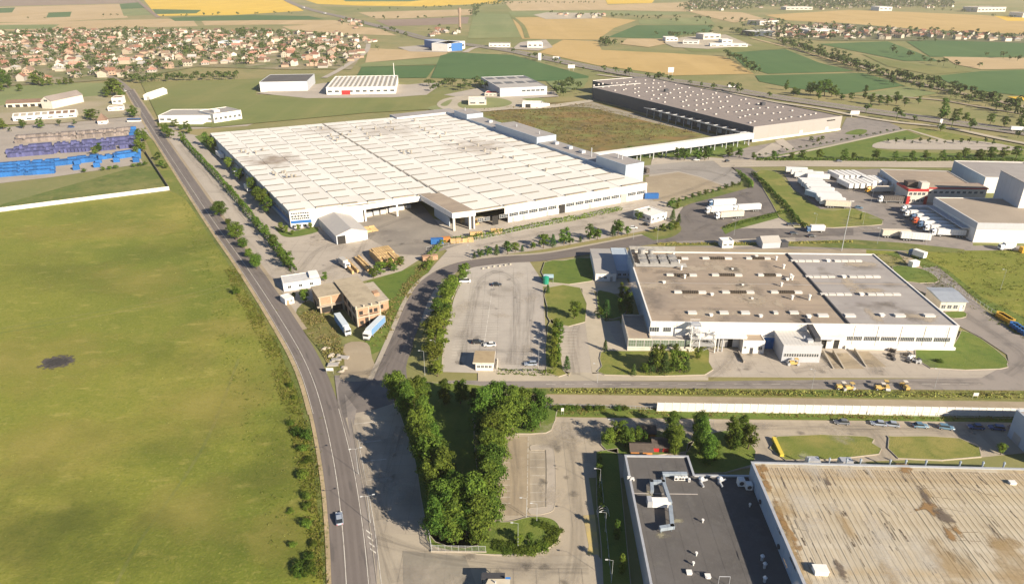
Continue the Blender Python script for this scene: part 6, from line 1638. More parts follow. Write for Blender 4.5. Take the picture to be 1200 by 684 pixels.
b = MB(); b.box(L + .5, 0, 0, L + 4, 4, 2.8); b.obj('side_bay', M_DARKMETAL, T)
# ================================================================== PLANTS
def rand_dir(r):
 while True:
  v = Vector((r.uniform(-1, 1), r.uniform(-1, 1), r.uniform(-1, 1)))
  if .05 < v.length < 1: return v.normalized()
def leaf_card(mb, p, nrm, size, r):
 u = nrm.orthogonal().normalized()
 a = r.uniform(0, 6.28)
 w = nrm.cross(u)
 u, w = u * math.cos(a) + w * math.sin(a), w * math.cos(a) - u * math.sin(a)
 s1, s2 = size * r.uniform(.6, 1.1), size * r.uniform(.45, .9)
 bend = nrm * size * .25
 n = len(mb.v)
 mb.v += [tuple(p - u * s1 + bend * -.6), tuple(p - w * s2 * .8), tuple(p + u * s1 - bend), tuple(p + w * s2 + bend * .3)]
 mb.f.append((n, n + 1, n + 2, n + 3)); mb.m.append(0)
def crown_mesh(name, seed, lobes, per, leaf, mat, shape='broad'):
 """unit tree: total height 1, crown made of many leaf clumps on uneven lobes"""
 r = random.Random(seed)
 mb = MB()
 L = []
 for i in range(lobes):
  if shape == 'broad':
   a = r.uniform(0, 6.28); z = r.uniform(.24, .90)
   k = math.sqrt(max(.05, 1 - ((z - .52) / .46) ** 2))
   rad = r.uniform(.05, .30) * k
   L.append((Vector((math.cos(a) * rad, math.sin(a) * rad, z)), r.uniform(.07, .135) * (.65 + .5 * k)))
  elif shape == 'tall':
   a = r.uniform(0, 6.28); z = r.uniform(.12, .93)
   k = math.sqrt(max(.04, 1 - ((z - .46) / .52) ** 2))
   rad = r.uniform(.02, .17) * k
   L.append((Vector((math.cos(a) * rad, math.sin(a) * rad, z)), r.uniform(.06, .12) * (.6 + .5 * k)))
  elif shape == 'conifer':
   z = .08 + .86 * (i / lobes); a = i * 2.4 + r.uniform(-.4, .4)
   k = (1 - z) ** .8
   rad = .17 * k
   L.append((Vector((math.cos(a) * rad, math.sin(a) * rad, z)), .045 + .10 * k))
  else:
   a = r.uniform(0, 6.28); z = r.uniform(.25, .72); rad = r.uniform(.1, .42)
   L.append((Vector((math.cos(a) * rad, math.sin(a) * rad, z)), r.uniform(.16, .3)))
 zc = sum(l[0].z for l in L) / len(L)
 for c, R_ in L:
  for k in range(per):
   d = rand_dir(r)
   if d.z < -.35 and r.random() < .7: d.z = -d.z
   rr = R_ * (r.random() ** .35) * r.uniform(.8, 1.22)
   p = c + Vector((d.x * rr, d.y * rr, d.z * rr * .9))
   if p.z < .03: continue
   out = (p - Vector((0, 0, zc * .85)))
   out.normalize()
   nn = (d * .7 + out * .6 + rand_dir(r) * .75 + Vector((0, 0, .25))).normalized()
   leaf_card(mb, p, nn, leaf * r.uniform(.6, 1.3), r)
 return mb.mesh(name, mat)
def trunk_mesh(seed, h=.5, r0=.022):
 r = random.Random(seed); mb = MB()
 a = Vector((0, 0, -.01)); b = Vector((r.uniform(-.02, .02), r.uniform(-.02, .02), h * .55)); c = Vector((r.uniform(-.03, .03), r.uniform(-.03, .03), h * 1.35))
 mb.tube(a, b, r0 * 1.25, r0 * .85, 7); mb.tube(b, c, r0 * .85, r0 * .25, 6)
 for i in range(5):
  t = a.lerp(c, r.uniform(.4, .85)); an = r.uniform(0, 6.28)
  e = t + Vector((math.cos(an) * .16, math.sin(an) * .16, r.uniform(.1, .2)))
  mb.tube(t, e, r0 * .45, r0 * .12, 5)
 return mb.mesh('trunk', M_BARK)
PROTO = {
 'big': [(crown_mesh('crown', 100 + i, 46, 105, .026, M_LEAF), trunk_mesh(i)) for i in range(5)],
 'bigtall': [(crown_mesh('crown', 120 + i, 46, 90, .022, M_LEAF, 'tall'), trunk_mesh(20 + i)) for i in range(4)],
 'light': [(crown_mesh('crown', 140 + i, 34, 50, .034, M_LEAF2), trunk_mesh(40 + i)) for i in range(3)],
 'mid': [(crown_mesh('crown', 160 + i, 26, 38, .045, M_LEAF), trunk_mesh(60 + i)) for i in range(4)],
 'tall': [(crown_mesh('crown', 180 + i, 28, 34, .038, M_LEAF, 'tall'), trunk_mesh(80 + i)) for i in range(3)],
 'conifer': [(crown_mesh('crown', 200 + i, 44, 26, .030, M_NEEDLE, 'conifer'), trunk_mesh(90 + i, .6)) for i in range(2)],
 'far': [(crown_mesh('crown', 220 + i, 14, 14, .085, M_FARLEAF), trunk_mesh(95 + i)) for i in range(4)],
}
BUSHES = {
 'bush': [crown_mesh('foliage', 240 + i, 18, 40, .062, M_LEAF, 'bush') for i in range(3)],
 'bush2': [crown_mesh('foliage', 250 + i, 16, 34, .066, M_LEAF2, 'bush') for i in range(3)],
 'farbush': [crown_mesh('foliage', 260 + i, 9, 14, .13, M_FARLEAF, 'bush') for i in range(2)],
}
RT = random.Random(77)
def tree(px, h, kind='mid', label='leafy green tree', group=None, world=None, wide=1.0, z=0.0):
 p = Vector(world) if world else gp(*px)
 T = thing('tree', label, 'tree', (p.x, p.y, z), RT.uniform(0, 6.28), group)
 hh = h * RT.uniform(.93, 1.07)
 T.scale = (hh * wide, hh * wide, hh)
 cm, tm = RT.choice(PROTO[kind])
 mk('crown', cm, T); mk('trunk', tm, T)
 return T
def bush(px, h, w, kind='bush', label='rounded green shrub', group=None, z=0.0, world=None):
 p = Vector(world) if world else gp(*px)
 o = mk('shrub', RT.choice(BUSHES[kind]), None, (p.x, p.y, z), RT.uniform(0, 6.28), (w, w * RT.uniform(.85, 1.15), h * 1.15))
 return props(o, label, 'shrub', group)
def hedge(path, w, h, label, step=.55, leaf=.38, mat=None, jag=.25, name='hedge', seed=1, dens=1.0, z=0.0):
 """a clipped or wild hedge: leaf clumps over an uneven long body"""
 r = random.Random(seed); mb = MB()
 P = gps(path) if len(path[0]) == 2 else [Vector(p) for p in path]
 o = P[0].copy(); o.z = 0
 for a, b in zip(P, P[1:]):
  d = b - a; L = d.length; d.normalize(); nn = Vector((-d.y, d.x, 0))
  n = int(L / step * 4.2 * dens * (w + 2 * h) / 3)
  ph = r.uniform(0, 9)
  for i in range(n):
   t = r.uniform(0, L)
   bulge = 1 + jag * (math.sin(t * .55 + ph) * .5 + math.sin(t * 1.7 + 2 * ph) * .35 + math.sin(t * .17 + ph) * .5)
   ang = r.uniform(-.3, math.pi + .3)
   p = a + d * t + nn * (math.cos(ang) * w / 2 * bulge * r.uniform(.8, 1.08)) + Vector((0, 0, max(.05, abs(math.sin(ang)) * h * bulge * r.uniform(.75, 1.08))))
   out = (nn * math.cos(ang) + Vector((0, 0, max(.1, math.sin(ang)))) + rand_dir(r) * .7).normalized()
   leaf_card(mb, p - o, out, leaf * r.uniform(.6, 1.3), r)
 ob = mb.obj(name, mat or M_LEAF, None, (o.x, o.y, z))
 return props(ob, label, 'hedge')
def weeds(name, areas, n, size, mats, seed):
 """a wild sward of weeds over an area of the ground: nobody could count it"""
 r = random.Random(seed); mb = MB()
 tot = 0
 tri = []
 for poly in areas:
  P = gps(poly)
  for i in range(1, len(P) - 1):
   A_ = abs((P[i] - P[0]).cross(P[i + 1] - P[0]).z) / 2
   tri.append((A_, P[0], P[i], P[i + 1]))
 wts = [t[0] for t in tri]
 for _ in range(n):
  t = r.choices(tri, wts)[0]
  a, b = r.random(), r.random()
  if a + b > 1: a, b = 1 - a, 1 - b
  c = t[1] + (t[2] - t[1]) * a + (t[3] - t[1]) * b
  if math.sin(c.x * .31 + 1.3 * math.sin(c.y * .12)) + math.sin(c.y * .23 + c.x * .05) < r.uniform(-2.2, .6): continue
  k = r.randint(3, 6); s = size * r.uniform(.4, 1.3)
  mi = 0 if r.random() < .6 else min(1, len(mats) - 1)
  for _i in range(k):
   p = c + Vector((r.gauss(0, s * .7), r.gauss(0, s * .7), r.uniform(.1, .9) * s + .1))
   leaf_card(mb, p, (rand_dir(r) + Vector((0, 0, .9))).normalized(), s * .55, r)
   mb.m[-1] = mi
 return props(mb.obj(name, mats), kind='stuff')
# ---- the dense stand between road and car park: (base in the photo, height)
STAND = [(478, 492, 13), (486, 480, 12), (496, 478, 12), (489, 516, 14), (498, 508, 13), (496, 542, 14), (508, 534, 13), (506, 566, 14), (516, 556, 13), (512, 590, 14), (522, 580, 13),
         (520, 614, 13.5), (531, 602, 13), (517, 632, 13), (532, 634, 13.5), (547, 628, 14), (540, 612, 13), (556, 618, 13), (563, 634, 13), (574, 622, 12.5),
         (572, 600, 14), (577, 578, 13.5), (572, 556, 14), (583, 548, 13), (577, 530, 15), (590, 520, 15), (568, 510, 14.5), (582, 500, 15), (600, 506, 15.5), (612, 500, 13.5), (624, 506, 13), (632, 500, 12.5), (556, 480, 9), (540, 474, 9), (522, 474, 8), (464, 476, 11)]
for i, (x, y, h) in enumerate(STAND):
 l = '%s tree from the junction on the road side of the dense stand' % nth(i) if i < 14 else '%s tree from the railing on the car park side of the dense stand' % nth(i - 14)
 tree((x, y), h * RT.uniform(.85, 1.15), 'big' if i % 2 else 'bigtall', l, 'trees of the dense stand', wide=(.86 if i % 2 else 1.2))
for x, y, h, k, l in ((608, 638, 3.6, 'light', 'small grey green tree on the kerbed lawn by the gatehouse'), (620, 640, 4.4, 'tall', 'slim young tree on the kerbed lawn beside a lamp')):
 tree((x, y), h, k, l)
for i, (x, y, hh, ww) in enumerate(((600, 640, 1.6, 3.5), (608, 646, 1.7, 4), (622, 647, 1.9, 4.5), (636, 642, 1.9, 4.5), (646, 634, 1.7, 4), (650, 624, 1.6, 4), (640, 618, 1.4, 3.5), (628, 614, 1.3, 3), (592, 646, 1.6, 3.5), (584, 640, 1.8, 4))):
 bush((x, y), hh * .62, ww * .95, 'bush', '%s broad shrub round the rim of the kerbed lawn, counted from the railing' % nth(i), 'shrubs on the kerbed lawn')
# along the access road
for i, (x, y, h, k) in enumerate(((508, 424, 8, 'light'), (514, 412, 8, 'mid'), (510, 398, 8, 'light'), (520, 388, 8, 'light'), (516, 374, 8, 'mid'), (524, 364, 8, 'light'), (526, 352, 8, 'light'), (530, 342, 7, 'light'))):
 tree((x, y), h * 1.12, k, '%s bright tree from the guard booth in the row between access road and car park' % nth(i), 'trees of the access road row', wide=1.45)
tree((544, 330), 8.5, 'light', 'round bright tree at the bend of the access road', wide=1.15)
tree((513, 441), 6, 'light', 'yellow green tree by the booth entrance')
tree((505, 438), 5, 'mid', 'dark small tree beside the booth entrance drive')
# lawn trees by the brown factory
tree((673, 374), 8, 'light', 'broad yellow green tree alone on the entrance lawn', wide=1.1)
tree((710, 374), 8.5, 'conifer', 'blue green conifer on the small lawn before the factory wall')
tree((702, 374), 5.5, 'mid', 'dark low tree next to the blue green conifer')
for x, y, h in ((728, 350, 7.5), (733, 358, 8), (736, 366, 8.5), (726, 366, 7), (738, 378, 7)):
 tree((x, y), h, 'tall', 'narrow dark tree in the shade of the brown roofed factory', 'trees in the factory shade')
tree((642, 344), 4.5, 'conifer', 'small dark conifer at the green shelter path')
tree((648, 430), 5, 'light', 'slim yellow tree at the end of the car park strip'); tree((664, 434), 6, 'conifer', 'conical conifer at the corner of the car park strip')
for i in range(9):
 tree((648 + (i % 2) * 4 + i * .5, 432 - i * 5.4), RT.uniform(4, 6), 'mid' if i % 2 else 'light', '%s small tree up from the street on the strip between the two car parks' % nth(i), 'trees of the car park strip')
hedge([(583, 436), (612, 437), (652, 438)], 3.0, 1.3, 'low patchy brown green hedge along the car park edge', seed=3, mat=M_LEAF2)
tree((709, 411), 4.5, 'conifer', 'small conifer at the paved corner by the porch')
for x, y, h, k, l in ((742, 440, 5, 'conifer', 'young conifer at the west end of the porch garden'), (755, 438, 4, 'mid', 'low dark shrub tree in the porch garden'), (762, 437, 8, 'conifer', 'dark pine in the porch garden'), (770, 436, 11, 'light', 'tall pale birch in front of the glazed porch'), (778, 438, 9, 'conifer', 'dense dark pine next to the pale birch'), (787, 437, 9, 'tall', 'dark leafy tree in the middle of the porch garden'), (796, 437, 8, 'mid', 'broad dark tree near the stair tower'), (803, 436, 7.5, 'conifer', 'dark pine nearest the stair tower'), (818, 422, 5, 'light', 'small yellow green tree below the stair tower'), (792, 414, 4, 'light', 'small pale tree against the glazed porch')):
 tree((x, y), h, k, l)
# hut garden and big trees behind the charcoal roofed factory
for x, y, h, k, l in ((713, 522, 6, 'light', 'yellow green tree next to the shaded hut'), (722, 520, 7, 'mid', 'leafy tree beside the orange fronted hut'), (732, 524, 7, 'light', 'pale tree before the longest hut'), (728, 512, 6, 'mid', 'dark tree at the corner of the hut garden'), (742, 520, 6, 'mid', 'dark tree between two huts'), (750, 519, 5.5, 'mid', 'bushy tree in front of the orange hut'),
                       (785, 522, 11, 'bigtall', 'tall narrow tree beside the red brown hut'), (791, 533, 10, 'bigtall', 'narrow tree behind the charcoal roof corner'),
                       (817, 518, 11, 'bigtall', 'leaning tall tree beside the shaded footpath'), (820, 532, 12, 'bigtall', 'big tree in the middle of the clump behind the charcoal roof'), (830, 545, 10, 'bigtall', 'big dark tree touching the charcoal roof edge'), (838, 540, 7, 'bigtall', 'lower dark tree behind the charcoal roof edge'),
                       (855, 524, 11, 'bigtall', 'broad tree on the lawn beside the beige roof'), (868, 522, 10.5, 'bigtall', 'rounded tree nearest the beige roof corner'), (862, 528, 8, 'bigtall', 'lower front tree of the pair by the beige roof'), (876, 527, 8, 'mid', 'small tree at the beige roof corner')):
 tree((x, y), h, k, l)
hedge([(703, 600), (702, 560), (703, 532)], 1.2, 1.2, 'low hedge along the shaded lawn of the charcoal roofed factory', seed=5)
tree((722, 632), 6, 'tall', 'slim tree in the shade of the charcoal roofed factory'); tree((728, 672), 6, 'tall', 'slim tree at the near end of the shaded lawn'); tree((706, 600), 3, 'mid', 'tiny tree at the shaded lawn edge'); tree((702, 555), 3.4, 'mid', 'small round tree at the corner of the shaded lawn')
tree((1172, 533), 4, 'light', 'small tree in the deep shade of the pale blue hall')
# north side street bushes
for i, x in enumerate((652, 658, 664, 670, 676, 690, 700, 706, 724, 732)):
 bush((x, 480), 1.6, 2.6, 'bush', '%s dark shrub from the dense stand on the verge of the side street' % nth(i), 'shrubs of the side street')
hedge([(650, 458.5), (760, 459.5), (900, 461), (1040, 463), (1200, 465)], 2.2, 1.2, 'long shaggy hedge of weeds on the bank above the side street', seed=7, mat=M_WEED, dens=.8)
# trees along the main road
for x, y, w_, h_, l in ((259, 254, 11, 9.5, 'dark round tree at the roadside by the lay-by'), (277, 281, 10.5, 8.5, 'round tree second from the lay-by end'), (285, 291, 6, 5, 'low shrub tree between two round roadside trees'), (292, 302, 5, 5, 'small tree before the last roadside tree'), (301, 316, 7.5, 7.5, 'last round tree of the lay-by row'), (268, 264, 5, 4, 'small shrub in the lay-by row')):
 tree((x, y), h_, 'big', l, wide=w_ / h_ * 1.15)
tree((277, 345), 3.6, 'mid', 'lone dark round bush in the meadow beside the road', wide=1.6)
hedge([(214, 164), (230, 182), (252, 205), (275, 231), (300, 262), (322, 288), (345, 319)], 3.2, 3.6, 'long dark hedge with small trees along the white factory fence', seed=11, leaf=.5)
for i, (x, y, h) in enumerate(((302, 268, 5), (312, 278, 5), (322, 292, 6), (330, 303, 6), (339, 315, 7), (284, 243, 4), (270, 226, 4))):
 tree((x, y), h * 1.3, 'mid', '%s small tree growing out of the long factory hedge' % nth(i), 'trees in the factory hedge')
for i, (x, y, h, k) in enumerate(((244, 172, 8, 'mid'), (250, 177, 8, 'light'), (269, 200, 7, 'light'), (281, 212, 7, 'mid'), (297, 226, 8, 'light'), (302, 234, 6, 'mid'), (310, 243, 8, 'light'), (315, 250, 7, 'mid'), (304, 237, 7, 'light'))):
 tree((x, y), h * 1.3, k, '%s tree from the village end along the blue side of the white factory' % nth(i), 'trees along the white factory side', wide=1.2)
for x, y, h in ((330, 271, 5), (336, 274, 5), (350, 271, 4), (364, 269, 4), (343, 276, 3)):
 tree((x, y), h, 'light', 'small tree in the bed before the factory office front', 'trees before the office front')
tree((381, 330), 4.5, 'mid', 'small tree behind the brick ruin'); tree((358, 355), 7, 'mid', 'dense tree between the kiosk and brick ruin', wide=1.1); tree((345, 350), 3, 'light', 'low shrub tree by the kiosk')
for x, y, h, l in ((446, 322, 6, 'leafy tree at the timber stacks'), (456, 316, 6, 'leafy tree by the covered timber stack'), (462, 318, 5, 'bushy tree on the slope below the timber stacks'), (438, 326, 5, 'bushy tree behind the brick ruin wing'), (470, 312, 5, 'shrubby tree above the grass slope')):
 tree((x, y), h, 'mid', l, wide=1.3)
hedge([(502, 303), (512, 292), (526, 282), (560, 280), (610, 269), (680, 256), (727, 246)], 2.8, 2.4, 'trimmed hedge along the front yard of the white factory', seed=13, leaf=.5, mat=M_LEAF2)
hedge([(498, 318), (507, 302)], 2.5, 2.2, 'wild hedge at the corner of the grass slope', seed=14, leaf=.5)
# shrubs and small trees between the two access lanes
for i, (x, y, h) in enumerate(((556, 303, 3), (563, 302, 3.6), (572, 300, 4), (582, 299, 4.5), (595, 298, 5), (604, 296, 4), (612, 295, 3), (625, 292, 3), (637, 291, 6), (648, 289, 5), (661, 287, 7), (668, 287, 4), (680, 284, 3), (691, 281, 6), (700, 281, 5), (718, 277, 5.5), (724, 276, 7), (735, 276, 4))):
 tree((x, y), h * 1.25, 'mid' if i % 3 else 'conifer', '%s small tree from the road bend in the planted strip beside the access road' % nth(i), 'trees of the planted strip', wide=1.15)
for x, y, h, k in ((748, 258, 6, 'mid'), (788, 258, 6, 'conifer'), (795, 262, 6, 'conifer'), (792, 270, 5, 'light'), (785, 272, 5, 'mid'), (776, 271, 4.5, 'mid'), (768, 273, 3.5, 'light'), (784, 243, 4, 'mid'), (794, 245, 4, 'light'), (760, 254, 5, 'mid')):
 tree((x, y), h, k, 'evergreen or shrub in the bed round the flat white gatehouse', 'trees round the flat gatehouse', wide=1.2)
for i in range(11):
 t = i / 10
 tree((788 + 78 * t, 240 - 22 * t), RT.uniform(3, 4.5), 'mid', '%s round tree edging the loop road, counted from the flat white gatehouse' % nth(i), 'trees edging the loop road', wide=1.2)
hedge([(770, 287), (840, 286), (905, 286), (1000, 284)], 1.6, 1.0, 'low scrubby hedge behind the far wall of the brown roofed factory', seed=23, leaf=.5, mat=M_WEED)
hedge([(866, 204), (880, 216), (880, 221)], 2.2, 2.6, 'dark hedge on the corner of the loop road', seed=15, leaf=.6)
hedge([(882, 204), (900, 221), (925, 247), (935, 262), (945, 267)], 2.6, 2.3, 'long dark hedge between the truck park and trailer yard', seed=16, leaf=.6)
hedge([(850, 268), (870, 262), (922, 249)], 2.2, 1.8, 'low hedge behind the parked lorries', seed=17, leaf=.5)
tree((1008, 258), 4, 'tall', 'thin tree on the kerbed lawn of the trailer yard')
for i, (x, y, h) in enumerate(((794, 188, 9), (802, 188, 9), (817, 188, 10), (826, 188, 10), (830, 187, 9), (854, 185, 8), (866, 185, 8), (770, 184, 6), (745, 185, 8), (737, 187, 9), (728, 188, 8), (750, 186, 7))):
 tree((x, y), h, 'mid', '%s green tree in the row under the conveyor bridge' % nth(i), 'trees by the conveyor bridge', wide=1.15)
for i in range(15):
 x = 884 + i * 20 + RT.uniform(-5, 5)
 tree((x, 187.5), RT.uniform(4.5, 8.5), 'mid', '%s tree from the conveyor bridge in the row along the old concrete road' % nth(i), 'trees of the concrete road', wide=1.15)
for i in range(5): tree((1130 + i * 15, 186), RT.uniform(7, 9), 'mid', '%s tall tree behind the cold store tower along the old concrete road' % nth(i), 'trees of the concrete road', wide=1.2)
hedge([(886, 188), (960, 188), (1060, 189), (1140, 188), (1200, 189)], 3, 1.8, 'scrubby green hedge along the old concrete road', seed=19, leaf=.7)
SMALLSPOTS = [tuple(gp(890 + 165 * i / 21, 184.5 - 31.5 * i / 21)[:2]) for i in range(22)]
for i in range(14):
 tree((1040 + i * 9.5, 167 + (i % 2) * 1.5 + i * .1), RT.uniform(3, 5), 'far', '%s small dark tree on the oval car park' % nth(i), 'trees of the oval car park')
for x, y, h in ((1102, 154, 8), (958, 167, 4), (950, 166, 4), (963, 165, 4)):
 tree((x, y), h, 'mid', 'bushy tree beside the highway service road', 'trees by the service road', wide=1.3)
# rows beside the highway
for i, (x, y, h, k) in enumerate(((921, 106, 12, 'tall'), (930, 112, 10, 'mid'), (934, 113, 9, 'mid'), (949, 112, 15, 'mid'), (957, 113, 17, 'mid'), (966, 113, 17, 'mid'), (974, 114, 15, 'mid'), (980, 114, 10, 'mid'), (959, 117, 8, 'mid'), (986, 118, 8, 'mid'), (997, 118, 8, 'mid'), (1013, 116, 14, 'tall'), (1020, 122, 11, 'mid'), (1030, 124, 11, 'mid'), (1040, 124, 10, 'mid'), (1050, 122, 13, 'mid'), (1060, 125, 9, 'mid'), (1076, 122, 8, 'mid'), (1103, 140, 18, 'tall'), (1120, 142, 12, 'mid'), (1131, 143, 9, 'mid'), (1108, 138, 9, 'mid'), (1160, 146, 9, 'mid'), (1176, 150, 10, 'mid'), (1195, 152, 12, 'mid'))):
 tree((x, y), h, k, '%s tree beyond the highway, counted from the slate warehouse' % nth(i), 'trees beyond the highway', wide=1.1)
FARSPOTS = []
def far_spot(x, y): FARSPOTS.append(tuple(gp(x, y)[:2]))
for i in range(34):
 t = i / 33; far_spot(1010 + 195 * t + RT.uniform(-5, 5), 86 + 54 * t + RT.uniform(-3, 3))
for i in range(30):
 t = i / 29; far_spot(500 + 90 * t + RT.uniform(-2, 2), 104 + RT.uniform(-4, 4) - 2 * t)
for i in range(16): far_spot(648 + RT.uniform(0, 30), 104 + RT.uniform(-5, 10))
for i in range(50): far_spot(147 + i * 2.7 + RT.uniform(-2, 2), 97 - i * .1 + RT.uniform(-3, 2))
# near the village road
for x, y, h in ((135, 110, 17), (130, 112, 16), (140, 113, 15), (126, 115, 12), (143, 116, 11)):
 tree((x, y), h, 'mid', 'big dark tree by the village road entrance', 'big trees at the village entrance', wide=1.15)
for x, y, h in ((0, 97, 18), (6, 99, 17), (10, 104, 14), (24, 108, 9), (2, 108, 10), (41, 100, 14), (46, 101, 13), (52, 102, 10), (60, 101, 9), (70, 100, 8), (78, 100, 9), (84, 99, 8), (70, 125, 9), (87, 118, 9), (110, 142, 11), (104, 140, 10), (158, 138, 10), (155, 136, 9), (48, 151, 9), (28, 151, 8), (4, 152, 10), (70, 148, 6), (12, 155, 4), (88, 146, 5)):
 tree((x, y), h, 'far' if h < 8 else 'mid', 'tree scattered among the farm sheds', 'trees among the farm sheds', wide=1.2)
for x, y, h in ((165, 168, 9), (170, 166, 8), (163, 176, 9), (168, 178, 8), (160, 182, 7), (163, 160, 6), (193, 155, 8), (196, 160, 9), (200, 163, 9), (206, 150, 7), (212, 153, 6), (214, 166, 7), (222, 157, 7), (219, 152, 7), (187, 150, 5), (190, 196, 5), (186, 188, 6), (195, 198, 4), (112, 183, 7), (117, 178, 7)):
 tree((x, y), h, 'mid', 'bushy tree around the dusty yard and roadside', 'trees around the dusty yard', wide=1.25)
for x, y in ((99, 202), (121, 200), (129, 199), (136, 198), (157, 196), (164, 195), (170, 194)):
 bush((x, y), 2.8, 3.6, 'bush', 'round shrub at the edge of the blue crate yard', 'shrubs of the crate yard')
tree((116, 134), 4, 'far', 'small bush by the farm lane'); tree((415, 148), 5, 'mid', 'lone dark bush behind the white factory', wide=1.3)
# bushes beside the main road, near the camera
for i, (x, y, h, w_) in enumerate(sorted(((372, 640, 1.6, 3), (368, 620, 2, 3.4), (366, 655, 1.8, 3), (360, 560, 1.6, 2.8), (358, 530, 1.8, 3), (350, 495, 1.4, 2.6), (340, 450, 1.3, 2.4), (364, 672, 2.2, 3.6), (346, 600, 1.2, 2.4), (340, 640, 1.2, 2.6), (362, 512, 2.6, 4.2), (355, 512, 2.2, 3.4), (365, 545, 1.6, 3), (366, 585, 2.2, 3.2), (362, 590, 1.8, 3), (356, 668, 1.8, 3), (345, 470, 1.6, 2.8), (352, 680, 1.5, 2.5)), key=lambda q: q[1])):
 bush((x + RT.uniform(-9, 4), y + RT.uniform(-5, 5)), h * RT.uniform(.7, 1.3), w_ * RT.uniform(.7, 1.4), 'bush', '%s wild shrub from the junction down the weedy verge of the main road' % nth(i), 'wild shrubs of the verge')
weeds('roadside_weeds', [[(208, 216), (222, 216), (300, 318), (352, 410), (376, 480), (384, 560), (389, 684), (330, 684), (335, 560), (322, 470), (300, 390), (262, 310)]], 1900, .32, [M_WEED, M_LEAF2], 31)
weeds('plot_weeds', [[(352, 370), (370, 358), (386, 375), (400, 400), (404, 420), (398, 432), (384, 425), (366, 395)], [(440, 380), (462, 350), (490, 312), (508, 306), (486, 338), (450, 404), (436, 410)]], 1700, .6, [M_DRYWEED, M_WEED], 33)
weeds('field_weeds', [[(1015, 298), (1080, 300), (1110, 318), (1200, 386), (1260, 430), (1260, 292)]], 2200, .5, [M_WEED, M_LEAF2], 35)
weeds('heath_scrub', [[(560, 126), (690, 122), (816, 156), (690, 174), (600, 152)]], 3000, 1.0, [M_DRYWEED, M_WEED], 37)
weeds('bank_weeds', [[(650, 456), (1230, 459), (1230, 468), (650, 461)], [(650, 477), (760, 480), (1230, 489), (1230, 494), (650, 486)]], 2600, .4, [M_WEED, M_DRYWEED], 39)
weeds('meadow_tufts', [[(0, 300), (200, 230), (300, 380), (350, 500), (372, 684), (0, 684)]], 700, .22, [M_WEED], 41)
weeds('verge_weeds', [[(385, 684), (366, 684), (358, 610), (380, 610)], [(380, 610), (358, 610), (348, 540), (373, 540)], [(373, 540), (348, 540), (334, 480), (354, 470)], [(354, 470), (334, 480), (304, 400), (322, 395)], [(322, 395), (304, 400), (264, 318), (272, 306)]], 4200, .38, [M_LEAF2, M_WEED], 43)
